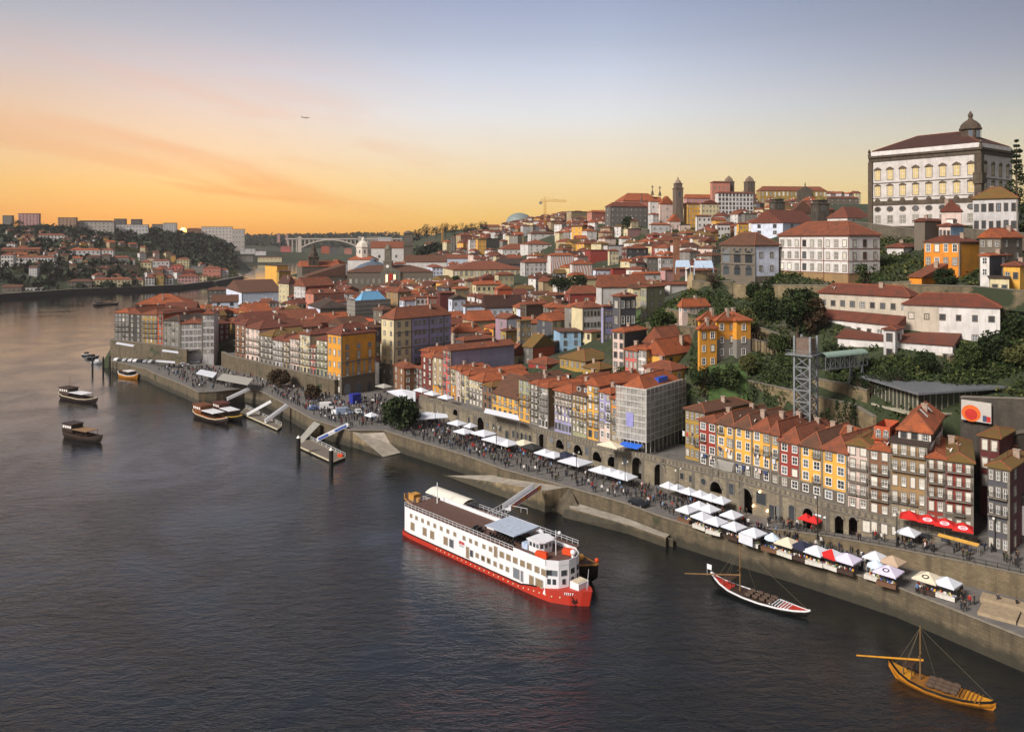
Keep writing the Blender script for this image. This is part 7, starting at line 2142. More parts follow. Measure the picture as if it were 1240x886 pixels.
# second ship moored outside it
S2 = thing('moored_tour_ship', 'brown decked tour ship moored between cruise ship and quay', 'tour ship', SM @ Vector((0, 7.4, 0)), math.atan2(d_.y, d_.x))
hull(S2, [(-14, .5, 3.0, .3), (-12.5, 1.6, 2.5, .7), (-9, 2.6, 2.3, 1), (0, 2.9, 2.3, 1), (34, 2.9, 2.4, 1), (38, 2.5, 2.7, .9), (41.5, 1.4, 3.1, .6), (44, .15, 3.6, .2)], BLKH, plain('ochre_gunwale', 'b5813a', .6), DECK)
MB().prism([(-4, -2.6), (37, -2.6), (37, 2.6), (-4, 2.6)], 2.3, 4.2).build('cabin', plain('brown_cabin', '6a4a36', .6), S2)
MB().box(-4.2, -2.8, 4.2, 37.3, 2.8, 4.34).build('upper_deck', DECK, S2)
mb = MB()
for s in (-1, 1):
	for z in (4.85, 5.3):
		mb.bar((-4, 2.7 * s, z), (37, 2.7 * s, z), .05)
	for i in range(30):
		mb.bar((-4 + i * 1.41, 2.7 * s, 4.3), (-4 + i * 1.41, 2.7 * s, 5.3), .05)
mb.build('railing', WHITE, S2)
mb = MB()
n = 8
rg = [[(x, -2.3 + 4.6 * i / n, 6.1 + .75 * math.sin(math.pi * i / n)) for i in range(n + 1)] for x in (-3.8, 8.6)]
mb.loft(rg, close=False)
mb.add([(x, y, z - .1) for r in rg for x, y, z in r], [(0, n, 2 * n + 1, n + 1)])
mb.build('white_canopy', plain('cream_white_canvas', 'dcd6c8', .7, vary=.06), S2, fix=False)
mb = MB()
for x in (-3.6, 0, 4, 8.3):
	for y in (-2.2, 2.2):
		mb.bar((x, y, 4.3), (x, y, 6.15), .08)
mb.build('canopy_posts', POLE, S2)
MB().box(-11.5, -1.2, 2.4, -9.6, .8, 3.8).tube((-8.6, -.6, 2.4), (-8.6, -.6, 3.3), .5, .5, 10).build('stern_gear', plain('ochre_gear', 'b8863c', .7), S2)
MB().tube((39.3, -1.1, 3.4), (39.3, 1.1, 3.4), .55, .55, 12).build('windlass', plain('ochre_gear', 'b8863c', .7), S2)
MB().ball((43.3, .6, 4.0), .42, 10, 6).build('mooring_buoy', plain('raft_orange', 'd84a1c', .6), S2)
for x, y in ((28, 1.6), (30.5, 1.2)):
	MB().ball((x, y, 4.9), .6, 10, 5, sq=(1.6, .7, .6)).build('covered_dinghy', WHITE, S2)
# gangway with a red printed side panel
a, b = P(613.5, 617, 5.0), P(651, 591, 5.9)
G_ = thing('red_white_gangway', 'white boarding gangway with red and orange printed side panel', 'gangway', a)
d2 = b - a
sd = Vector((d2.y, -d2.x, 0)).normalized()
sd = -sd if sd.x < 0 else sd
up = Vector((0, 0, 1))
mb = MB()
mb.bar(Vector(), d2, 1.9, .15).bar(sd * .95 + up * .55, d2 + sd * .95 + up * .55, .1, 1.2).bar(-sd * .95 + up * .55, d2 - sd * .95 + up * .55, .1, 1.2)
mb.build('walkway', WHITE, G_)
mb = MB()
mb.bar(sd * 1.02 + up * .6 + d2 * .03, d2 * .97 + sd * 1.02 + up * .6, .05, .8)
for q0, q1 in ((.03, .12), (.36, .45), (.86, .97)):
	mb.bar(sd * 1.05 + up * .6 + d2 * q0, d2 * q1 + sd * 1.05 + up * .6, .05, .82, 1)
for i in range(16):
	q = .14 + i * .045
	if not .33 < q < .47:
		mb.bar(sd * 1.06 + up * .42 + d2 * q, d2 * (q + .012) + sd * 1.06 + up * .82, .06, .1, 2)
mb.build('printed_panel', [plain('banner_red', 'a8301f', .6), plain('banner_orange', 'd8821e', .6), WHITE], G_)
mb = MB()
for s in (-1, 1):
	o = sd * s * 1.0
	for z in (0, 1.1):
		mb.bar(-d2.normalized() * 5 + o + up * z - sd * .5, o + up * z, .07)
	for i in range(6):
		mb.bar(-d2.normalized() * i + o - sd * .1 * i, -d2.normalized() * i + o + up * 1.1 - sd * .1 * i, .06)
	mb.bar(sd * (2 + 1.5 * s), sd * (2 + 1.5 * s) + up * 1.1, .06)
mb.bar(sd * .5 + up * 1.1, sd * 5 + up * 1.1, .07).bar(sd * 5, sd * 5 + up * 1.1, .07)
mb.build('landing_rails', WHITE, G_)
# ---- rabelo cargo boats
def rabelo(name, label, p0, p1, mats, oar, mast, flag=None, s=1.0):
	"""traditional boat, raised stern tip at p0 and bow at p1"""
	d = (p1 - p0)
	d.z = 0
	ln = d.length
	T = thing(name, label, 'boat', (p0.x, p0.y, 0), math.atan2(d.y, d.x), 'traditional barrel boats by the quay')
	k = ln / 18
	hm, gm, dm, tm = mats
	st = [(0, .06, 2.5, .1), (.9, .45, 1.9, .2), (2.2, 1.0, 1.35, .5), (4.2, 1.6, .95, .85), (7, 1.95, .75, 1), (10, 2.0, .7, 1), (13, 1.65, .75, .9), (15.6, 1.0, .9, .6), (17.3, .4, 1.15, .3), (18, .05, 1.4, .1)]
	st = [(x * k, b, g, q) for x, b, g, q in st]
	hull(T, st, hm, gm, dm)
	# painted decks at both ends
	for nm, idx in (('stern_deck', (0, 1, 2, 3)), ('bow_deck', (6, 7, 8, 9))):
		mb = MB()
		for i, j in zip(idx, idx[1:]):
			a, b = st[i], st[j]
			mb.quad((a[0], -a[1] * .97, a[2] + .07), (b[0], -b[1] * .97, b[2] + .07), (b[0], b[1] * .97, b[2] + .07), (a[0], a[1] * .97, a[2] + .07))
		mb.build(nm, tm, T, fix=False)
	for i in range(4):
		for j in range(3):
			x, y = (7.6 + i * 1.3) * k, -1.05 + j * 1.05 + .12 * (i % 2)
			w = MB()
			w.lathe([(.26, -.5), (.36, -.2), (.38, 0), (.36, .2), (.26, .5)], 10)
			w.v = [(a, c, b) for a, b, c in w.v]
			o = w.build('barrel', plain('barrel_oak', '4a382a', .7), T, (x, y, 1.12))
			o.rotation_euler = (0, 0, R(90))
	mb = MB()
	for i in range(7):
		mb.bar((11.6 * k + i * .5, -1.3, .95), (11.6 * k + i * .5, 1.3, .95), .16)
	mb.build('thwarts', gm if s else dm, T)
	MB().tube((5.6 * k, 0, .4), (5.6 * k, 0, mast), .12, .07, 8).bar((5.6 * k, -.9, mast * .52), (5.6 * k, .9, mast * .52), .08).build('mast', plain('varnished_spar', '7a5c38', .6), T)
	mb = MB()
	for x, y in ((.8 * k, 0), (2.6 * k, -1), (2.6 * k, 1), (7.5 * k, 1.9), (17.8 * k, 0)):
		mb.tube((5.6 * k, 0, mast * .96), (x, y, 1.3), .022, .022, 4)
	mb.build('rigging', plain('hemp_rope', '6a604c', .9), T)
	a = Vector(oar[0]) - T.location
	b = Vector(oar[1]) - T.location
	rt = Matrix.Rotation(-math.atan2(d.y, d.x), 3, 'Z')
	MB().tube(rt @ a, rt @ b, .1, .17, 8).build('steering_oar', tm if not s else plain('varnished_spar', '7a5c38', .6), T)
	mb = MB()
	for x in (3.0, 4.4):
		for y in (-.8, .8):
			mb.bar((x * k, y, 1), (x * k, y, 2.7), .1)
	mb.box(2.8 * k, -1, 2.6, 4.6 * k, 1, 2.72)
	mb.build('helm_platform', WOOD_D, T)
	if flag:
		f = Vector(flag) - T.location
		f = rt @ f
		MB().box(f.x - .45, f.y - .02, f.z, f.x + .45, f.y + .02, f.z + .9).tube((f.x - .45, f.y, f.z - 1.2), (f.x - .45, f.y, f.z + .95), .03, .03, 5).build('flag', WHITE, T)
	return T
rabelo('barrel_boat', 'black wooden barrel boat with white gunwales and red ends', P(861, 699, 1.5), P(981, 742, 1.0), (BLKH, WHITE, WOOD_D, plain('boat_red', 'b83222', .5)), (P(829, 694, 2.6), P(897, 696, 2.8)), 9.0, P(859, 689, 2.6))
rabelo('barrel_boat', 'ochre yellow barrel boat with long yellow steering oar', P(1076, 801, 1.9), P(1206, 852, 1.0), (plain('boat_ochre', 'b5741a', .5), BLKH, plain('boat_ochre_deck', '8a5a1c', .7), plain('boat_yellow', 'c88a20', .6)), (P(1037, 793, 3.0), P(1118, 799, 3.0)), 8.4, None, 0)
# ---- tour boats
def tour(label, p0, p1, b, mats, roof, mast=6.0, cab=True, nm='tour_boat'):
	d = p1 - p0
	ln = d.length
	T = thing(nm, label, 'tour boat', (p0.x, p0.y, 0), math.atan2(d.y, d.x), 'wooden river tour boats')
	k = ln / 20
	hm, gm, dm, cm = mats
	hull(T, [(0, b * .5, 2.4, .5), (1.5 * k, b * .85, 2.0, .9), (4 * k, b, 1.5, 1), (12 * k, b, 1.2, 1), (16 * k, b * .8, 1.4, .8), (18.5 * k, b * .4, 1.9, .4), (20 * k, .08, 2.4, .1)], hm, gm, dm)
	if cab:
		c = MB().box(1.2 * k, -b * .75, 1.9, 6.5 * k, b * .75, 4.3).box(.9 * k, -b * .85, 4.3, 6.9 * k, b * .85, 4.5)
		co = c.build('deckhouse', cm, T)
		for i in range(4):
			MB().box(-.4, -.05, 0, .4, .02, .8).build('cabin_window', SASH, co, ((1.9 + i * 1.2) * k, -b * .75, 3.1))
	MB().box(6.8 * k, -b * .85, 3.0, 14.5 * k, b * .85, 3.14).build('canopy', roof, T)
	mb = MB()
	for i in range(4):
		for y in (-b * .8, b * .8):
			mb.bar(((7 + i * 2.4) * k, y, 1.2), ((7 + i * 2.4) * k, y, 3.0), .09)
	mb.build('canopy_posts', WOOD_D, T)
	mb = MB()
	for i in range(8):
		mb.box((7.4 + i * .9) * k, -b * .6, 1.3, (7.7 + i * .9) * k, b * .6, 1.8)
	mb.build('benches', WOOD_D, T)
	if mast:
		MB().tube((4.5 * k, 0, 4.4), (4.5 * k, 0, 4.4 + mast), .08, .05, 6).bar((4.5 * k, -.5, 4.4 + mast * .7), (4.5 * k, .5, 4.4 + mast * .7), .06).build('mast', plain('varnished_spar', '7a5c38', .6), T)
	return T
BRH = plain('dark_oak_hull', '2e2019', .5)
CREAMG = plain('cream_gunwale', 'c4b89c', .6)
tour('dark tour boat with white canopy, farther of the two under way', P(75, 481, 0), P(118.5, 488.5, 0), 2.6, (BRH, CREAMG, WOOD_D, WOOD_D), WHITE, 4)
tour('dark brown tour boat with tall mast, nearer of the two under way', P(80, 527, 0), P(124, 536, 0), 2.4, (BRH, WOOD_D, WOOD_D, BRH), plain('tan_canvas', '8a6a4a', .8), 6)
tour('moored tour boat with orange stern, white mast and white canopy', P(238, 502.5, 0), P(276, 514, 0), 2.6, (BRH, CREAMG, plain('orange_stern', 'a85a22', .6), plain('orange_brown_cabin', '70401e', .6)), WHITE, 7)
tour('tour boat with yellow bow lying behind the orange sterned one', P(262, 500, 0), P(293, 511, 0), 2.4, (BLKH, plain('yellow_bow_rail', 'c09a30', .6), WOOD_D, plain('red_brown_cabin', '5a2a1e', .6)), WHITE, 3)
tour('small yellow and white boat moored below the headland wall', P(146, 455, 0), P(167, 459, 0), 2.2, (plain('boat_ochre', 'b5741a', .5), WHITE, WOOD_D, WOOD_D), WHITE, 4, False)
tour('long blue boat moored at the headland steps', P(172, 458.5, 0), P(190, 448, 0), 2.0, (plain('boat_blue', '1f4a8c', .5), plain('boat_blue_light', '4a7ac0', .5), WOOD_D, WOOD_D), plain('boat_blue_light', '4a7ac0', .5), 0, False)
tour('dark flat barge beside the mooring piles', P(134, 447, 0), P(166, 452, 0), 2.4, (BLKH, BRH, WOOD_D, WOOD_D), WOOD_D, 0, False, 'barge')
tour('far tour boat crossing near the opposite bank', P(113, 370, 0), P(144, 368.5, 0), 3.2, (BRH, CREAMG, WOOD_D, BRH), plain('tan_canvas', '8a6a4a', .8), 5)
for i, (u, v, lb, hx) in enumerate(((105, 431, 'little dark motorboat, leftmost by the mooring piles', '2a2826'), (118, 440, 'little white motorboat by the mooring piles', 'c9ccd0'), (112, 434, 'little grey dinghy between the two motorboats', '55585c'))):
	T = thing('motorboat', lb, 'motorboat', P(u, v, 0), R(-30 + 40 * i))
	hull(T, [(-3, 1.0, 1.0, .9), (0, 1.2, .9, 1), (2, .8, 1.1, .7), (3.4, .06, 1.5, .1)], plain('boat_' + hx, hx, .5), WHITE, WOOD_D)
	MB().prism([(-1, -.7), (.9, -.7), (1.3, 0), (.9, .7), (-1, .7)], 1.0, 2.1).build('cabin', WHITE if i == 1 else BRH, T)
for u, v, h_ in ((112, 449, 6), (125, 451, 7), (133, 452, 8), (133.5, 441, 6)):
	T = tag(MB().tube((0, 0, -3), (0, 0, h_), .45, .4, 10).tube((0, 0, h_), (0, 0, h_ + .6), .4, .08, 10).build('mooring_pile', BLKH, None, P(u, v, 0)), 'black wooden mooring pile standing in the river near the headland', 'pile', 'mooring piles off the headland')
# ---- pontoons and gangways
def pontoon(label, pts, posts):
	o = (pts[0] + pts[2]) / 2
	o.z = 0
	T = thing('pontoon', label, 'pontoon', o)
	mb = MB().prism([(p.x - o.x, p.y - o.y) for p in pts], -.4, .75, 0, 1)
	mb.build('float', [BLKH, plain('weathered_planks', '6f665c', .9)], T)
	f = MB()
	for a, b in zip(pts, pts[1:] + pts[:1]):
		f.bar(Vector((a.x, a.y, .6)) - o, Vector((b.x, b.y, .6)) - o, .2, .35)
	f.build('fender_rail', CREAMG, T)
	r = MB()
	a, b = pts[2] - o, pts[3] - o
	for z in (1.2, 1.75):
		r.bar((a.x, a.y, z), (b.x, b.y, z), .07)
	for i in range(9):
		q = a.lerp(b, i / 8)
		r.bar((q.x, q.y, .7), (q.x, q.y, 1.75), .07)
	r.build('railing', WHITE, T)
	for p in posts:
		q = p - o
		MB().tube((q.x, q.y, -3), (q.x, q.y, 5.2), .6, .6, 12).tube((q.x, q.y, 5.2), (q.x, q.y, 5.9), .62, .1, 12, 1).build('guide_pile', [BLKH, SASH], T)
	return T
T = pontoon('long pontoon with two black white-capped piles near the slipway', [P(360, 542, 0), P(403, 562, 0), P(418, 556, 0), P(374, 534, 0)], [P(361.5, 552, 0), P(401, 568, 0)])
MB().box(-.7, -.5, .75, .7, .5, 1.5).build('red_life_ring_box', plain('raft_orange', 'd84a1c', .6), T, P(412, 556, 0) - T.location)
pontoon('moored pontoon serving the two small white gangways', [P(291, 502, 0), P(336, 522, 0), P(341, 518, 0), P(298, 496, 0)], [])
def gang(label, a, b, w=1.5, panel=None):
	T = thing('gangway', label, 'gangway', a)
	d = b - a
	s = Vector((d.y, -d.x, 0)).normalized() * w / 2
	s = -s if s.x < 0 else s
	mb = MB().bar(Vector(), d, w, .12)
	for k in (-1, 1):
		mb.bar(s * k + Vector((0, 0, .5)), d + s * k + Vector((0, 0, .5)), .08, .95)
	mb.build('walkway', WHITE, T)
	if panel:
		pb = MB()
		for q0, q1 in ((.06, .38), (.6, .97)):
			pb.bar(s * 1.08 + d * q0 + Vector((0, 0, .55)), d * q1 + s * 1.08 + Vector((0, 0, .55)), .05, .7)
		for i in range(18):
			q = .08 + i * .05
			pb.bar(s * 1.12 + d * q + Vector((0, 0, .4)), d * (q + .01) + s * 1.12 + Vector((0, 0, .7)), .05, .08, 1)
		pb.build('printed_panel', [panel, WHITE], T)
gang('white boarding gangway with blue printed panels', P(384, 534, 1.2), P(421, 516, 5.6), 1.7, plain('banner_blue', '1c4fa8', .6))
gang('left of the two white gangways on the middle pontoon', P(300, 503, .9), P(327, 488, 5.4))
gang('right of the two white gangways on the middle pontoon', P(321, 511.5, .9), P(348, 492, 5.4))
gang('white gangway reaching the moored tour boats', P(275, 484.5, 2.4), P(302, 472, 5.5))
# ------------------------------------------------------------------ trees and undergrowth
def leaf_cloud(rng, centers, radii, n, size, flat=1.0):
	"""n leaf quads spread through ellipsoidal clumps (numpy)"""
	c = centers[rng.integers(0, len(centers), n)] if len(centers) > 1 else np.repeat(centers, n, 0)
	idx = rng.integers(0, len(centers), n)
	c, r = centers[idx], radii[idx]
	d = rng.normal(size=(n, 3))
	d /= np.linalg.norm(d, axis=1)[:, None]
	rad = rng.uniform(.45, 1.05, n) ** .6
	p = c + d * (r * rad)[:, None] * np.array([1, 1, flat])
	a = rng.normal(size=(n, 3))
	a /= np.linalg.norm(a, axis=1)[:, None]
	b = np.cross(a, rng.normal(size=(n, 3)))
	b /= np.linalg.norm(b, axis=1)[:, None]
	s = (size * rng.uniform(.6, 1.3, n))[:, None]
	q = np.stack([p - a * s - b * s * .6, p + a * s - b * s * .5, p + a * s * .9 + b * s * .6, p - a * s * .8 + b * s * .7], 1)
	return q.reshape(-1, 3)
def quads_mesh(name, V, mat):
	n = len(V) // 4
	me = bpy.data.meshes.new(name)
	me.vertices.add(n * 4)
	me.vertices.foreach_set('co', V.astype(np.float32).ravel())
	me.loops.add(n * 4)
	me.loops.foreach_set('vertex_index', np.arange(n * 4, dtype=np.int32))
	me.polygons.add(n)
	me.polygons.foreach_set('loop_start', np.arange(0, n * 4, 4, dtype=np.int32))
	me.materials.append(mat)
	me.update(calc_edges=True)
	return me
LEAF = {'dark': leaf_mat('evergreen_leaves', '1a2414', '33421f'), 'mid': leaf_mat('leaves', '1f2b14', '4a582c'), 'olive': leaf_mat('olive_leaves', '353a1e', '6a6a3c'), 'brown': leaf_mat('autumn_leaves', '2e241a', '584630'), 'far': leaf_mat('far_wood_leaves', '1e261a', '3a4430'),
		'ivy': leaf_mat('ivy_leaves', '1c2612', '44542a')}
BARK = plain('tree_bark', '4a3c30', .9)
def tree(u, v, Y, h, w, kind='dark', label='', conif=False, seed=1, n=3200, bare=False, cat='tree'):
	rng = np.random.default_rng(seed)
	z = ZV(v, Y)
	if abs(z - 5) > 1 and Y < 320:
		g_ = G((u - UC) * Y / F, Y)
		h, z = min(h * 1.35, max(h * .8, h + z - g_)), g_
	T = thing('conifer' if conif else 'tree', label, cat, PY(u, Y, z))
	T['_uv'] = (u, v - h * F / Y / 2)
	tb = MB().tube((0, 0, -2), (0, 0, h * (.85 if conif else .45)), w * .05 + .1, w * .02, 7)
	cs, rs = [], []
	if conif:
		for i in range(16):
			t = i / 16
			k = w / 2 * (1 - t) ** .8 * (1 + .25 * rng.normal())
			for a in range(4):
				q = rng.uniform(0, 6.28)
				cs.append((k * .6 * math.cos(q), k * .6 * math.sin(q), h * (.12 + .86 * t)))
				rs.append(max(.35, k * .5))
	else:
		for i in range(24):
			q, e = rng.uniform(0, 6.28), rng.uniform(-.8, 1)
			k = w / 2 * .62
			p = (k * math.cos(q) * math.sqrt(1 - e * e * .8), k * math.sin(q) * math.sqrt(1 - e * e * .8), h * .47 + e * h * .33)
			cs.append(p)
			rs.append(w * rng.uniform(.12, .24))
			tb.tube((0, 0, h * .3), p, w * .018 + .05, .04, 5)
	if bare:
		for i in range(26):
			q = rng.uniform(0, 6.28)
			p = Vector((w / 2 * math.cos(q) * rng.uniform(.5, 1), w / 2 * math.sin(q) * rng.uniform(.5, 1), h * rng.uniform(.6, 1)))
			m_ = Vector((p.x * .5, p.y * .5, h * .55))
			tb.tube((0, 0, h * .4), m_, .12, .07, 5).tube(m_, p, .06, .02, 4)
	tb.build('trunk', BARK, T)
	if not bare:
		V = leaf_cloud(rng, np.array(cs), np.array(rs), n, max(.16, w * .034), .9)
		link('crown', quads_mesh('crown', V, LEAF[kind]), T)
	return T
tree(485.5, 516, 240, 9.5, 12.5, 'dark', 'big round dark tree on the quay beside the white sails', seed=3, n=2600)
tree(338, 467, 305, 6, 9, 'brown', 'dark brownish tree at the foot of the old city wall', seed=4)
tree(379, 475, 285, 5, 7, 'brown', 'smaller brownish tree near the end of the old city wall', seed=5)
tree(1231, 232, 255, 23, 8, 'dark', 'tall dark cedar beside the palace', True, seed=6, n=3000)
tree(1047, 346, 211, 8, 6.5, 'mid', 'leafy tree against the convent side wall', seed=7, n=1200)
tree(913, 338, 232, 4.5, 5, 'dark', 'low evergreen left of pair before the loggia wing', seed=8)
tree(930, 338, 231, 4.2, 5, 'dark', 'low evergreen right of pair before the loggia wing', seed=9)
tree(862, 336, 240, 5.5, 9, 'olive', 'bare spreading tree on the loggia lawn', bare=True, seed=10)
tree(1005, 345, 214, 4.5, 9, 'olive', 'bare pollarded tree in front of the convent', bare=True, seed=11)
tree(966, 398, 206, 12, 11, 'dark', 'big leaning dark tree on the slope left of the barracks', seed=12, n=2200)
tree(985, 392, 204, 8, 7, 'brown', 'reddish brown tree beside the barracks end', seed=13)
tree(930, 392, 218, 7, 9, 'dark', 'dark tree below the terrace wall', seed=14, n=1200)
tree(899, 396, 214, 6, 8, 'olive', 'grey green palm like tree behind the yellow towers', seed=15)
tree(880, 470, 197, 6, 8, 'mid', 'broad bush on the grassy slope', seed=16, n=1300)
tree(852, 474, 196, 6, 7, 'dark', 'dark bush where the slope meets the roofs', seed=17, n=1200)
tree(905, 455, 200, 6, 5, 'olive', 'palm on the slope above the roofs', seed=18)
tree(1145, 341, 206, 6, 6, 'dark', 'dark tree below the orange house', seed=19)
tree(1190, 277, 232, 5, 5, 'dark', 'left garden tree before the long white stone house', seed=20)
tree(1212, 277, 231, 4.5, 6, 'dark', 'right garden tree before the long white stone house', seed=21)
tree(552, 349, 560, 10, 8, 'mid', 'green tree in front of the long cream building', seed=22)
tree(676, 352, 455, 9, 13, 'dark', 'left half of the dark grove between red roofs', seed=23, n=1200)
tree(698, 352, 452, 10, 14, 'dark', 'right half of the dark grove between red roofs', seed=24, n=1200)
tree(790, 372, 330, 8, 8, 'dark', 'tree beside the greenish house', seed=25)
tree(802, 386, 236, 6, 8, 'mid', 'bush at the end of the green lawn', seed=26)
tree(760, 276, 705, 11, 11, 'dark', 'round dark tree on the cliff terrace', seed=27)
tree(22, 281, 1400, 24, 20, 'dark', 'dark round tree on the far left skyline', seed=28, n=600)
tree(90, 282, 1400, 16, 16, 'dark', 'dark tree before the long far building', seed=29, n=500)
for i, (u, v, h_) in enumerate(((506, 288, 14), (517, 287, 21), (528, 287, 17), (539, 286, 22), (550, 285, 18), (562, 284, 20), (573, 282, 17), (585, 280, 16))):
	tree(u, v, 1180, h_, 18, 'far', ['leftmost small pine', 'second pine', 'third, lower pine', 'tall fourth pine', 'fifth pine', 'sixth, tall pine', 'seventh pine', 'rightmost pine'][i] + ' on the skyline ridge above the white church', seed=30 + i, n=420)
for i, (u, v) in enumerate(((1003, 520), (1014, 516), (1024, 520), (1033, 523), (995, 512))):
	tree(u, v, 171, 7.5, 3.6, 'dark', 'dark cypress like shrub right of the lift tower', True, seed=50 + i, n=500)['group'] = 'dark cypress shrubs by the lift tower'
for i, (u, v, Y) in enumerate(((1056, 444, 176), (1072, 446, 174), (1088, 444, 174), (1042, 446, 178))):
	tree(u, v, Y, 4, 5, 'dark', 'dark shrub below the lowest white wing', seed=60 + i, n=600)['group'] = 'dark shrubs under the white wings'
_o = PY(1111, 163)
HOUSES.append((_o.x + 25, _o.y + 14, 40, _o.xy, Vector((-math.sin(R(17)), math.cos(R(17)))), Vector((math.cos(R(17)), math.sin(R(17)))), 1, 63))
for i, (u, v, Y, h_, k_) in enumerate(((1172, 446, 176, 6, 'mid'), (1203, 436, 178, 7, 'dark'), (1228, 448, 175, 6, 'olive'), (1122, 452, 176, 5, 'dark'), (944, 446, 204, 6, 'mid'), (1012, 446, 188, 6, 'dark'), (1232, 415, 184, 7, 'dark'), (925, 372, 222, 6, 'mid'))):
	tree(u, v, Y, h_, h_ * 1.1, k_, ['rounded green tree above the station roof', 'dark tree in the middle of the bank over the station', 'grey green tree on the bank at the right edge', 'low dark tree left of the bank over the station', 'green tree between the terrace walls and the lift', 'dark tree under the covered footbridge', 'dark tree high on the bank at the right edge', 'green tree at the foot of the ruined convent wall'][i], seed=80 + i)
def cover(name, patches, mat, size, rad, dens, seed, fl=.7):
	"""ground cover over patches (u0, u1, Y0, Y1) following the terrain"""
	rng = np.random.default_rng(seed)
	out = []
	for pt in patches:
		u0, u1, Y0, Y1 = pt[:4]
		area = (u1 - u0) * (Y0 + Y1) / 2 / F * (Y1 - Y0)
		n = max(6, int(area * dens))
		Y = rng.uniform(Y0, Y1, n)
		X = (rng.uniform(u0, u1, n) - UC) * Y / F
		if len(pt) > 4:      # a bank given by where it is seen
			uv_ = [(rng.uniform(u0, u1), rng.uniform(Y0, Y1)) for _ in range(pt[4])]
			Y = np.array([solveY(p, q, 0, 150, 400) for p, q in uv_])
			X = np.array([(p - UC) for p, q in uv_]) * Y / F
		ok = ~in_poly(X, Y, RIVER)
		for hx, hy, hr, org, a, b, wl, wr in HOUSES:
			dx, dy = X - org.x, Y - org.y
			s, t = dx * b.x + dy * b.y, dx * a.x + dy * a.y
			ok &= ~((s > -.8) & (s < wr + .8) & (t > -.8) & (t < wl + .8))
		X, Y = X[ok], Y[ok]
		if not len(X):
			continue
		r = rad * rng.uniform(.6, 1.4, len(X))
		c = np.stack([X, Y, Gv(X, Y) + r * fl * .4], 1)
		out.append(leaf_cloud(rng, c, r, len(X) * 22, size, fl))
	o = link(name, quads_mesh(name, np.concatenate(out), mat))
	o['kind'] = 'stuff'
	return o
tag(cover('undergrowth', [(835, 858, 195, 262), (905, 1000, 208, 262), (858, 905, 212, 262), (1000, 1245, 188, 262), (960, 1043, 164, 173), (1062, 1245, 165, 190), (1250, 1430, 170, 320), (1150, 1250, 392, 462, 420), (1000, 1150, 436, 462, 160), (905, 965, 425, 450, 60), (740, 845, 222, 262), (770, 836, 250, 285)], LEAF['mid'], .28, 1.2, .26, 7), 'dense green shrubs and creepers covering the steep right hillside', 'undergrowth')
tag(cover('bramble', [(835, 858, 195, 262), (905, 1000, 208, 262), (1000, 1245, 188, 262), (1062, 1245, 165, 190), (740, 845, 222, 262)], LEAF['olive'], .34, 1.6, .07, 17), 'rough olive brown bramble patches among the hillside shrubs', 'bramble')
tag(cover('ivy', [(838, 888, 236, 239), (905, 960, 190, 200), (880, 980, 186, 196), (1165, 1245, 170, 180)], LEAF['ivy'], .22, 1.2, .5, 8, 1.5), 'dark ivy hanging over the terrace walls', 'ivy')
tag(cover('crest_scrub', [(722, 792, 640, 745), (790, 870, 600, 690), (870, 960, 560, 660), (640, 720, 860, 1000), (90, 300, 1080, 1400), (0, 100, 960, 1150)], LEAF['olive'], .9, 3.4, .010, 9), 'dusky scrub on the rocks below the upper town', 'scrub')
tag(cover('far_woods', [(140, 365, 1330, 1900), (0, 120, 1150, 1420), (0, 60, 900, 1000), (60, 170, 930, 1010), (300, 372, 1900, 2300), (150, 300, 1560, 1690), (0, 150, 1400, 1480), (500, 595, 1120, 1250), (0, 160, 1020, 1160)], LEAF['far'], 3.2, 9, .0042, 10), 'dark woods covering the hills of the opposite bank', 'woods')
tag(cover('ridge_woods', [(170, 480, 3000, 3700), (230, 340, 1900, 2000), (470, 520, 1500, 2200)], LEAF['far'], 5, 15, .0009, 11), 'distant wooded ridge beyond the arch bridge', 'woods')
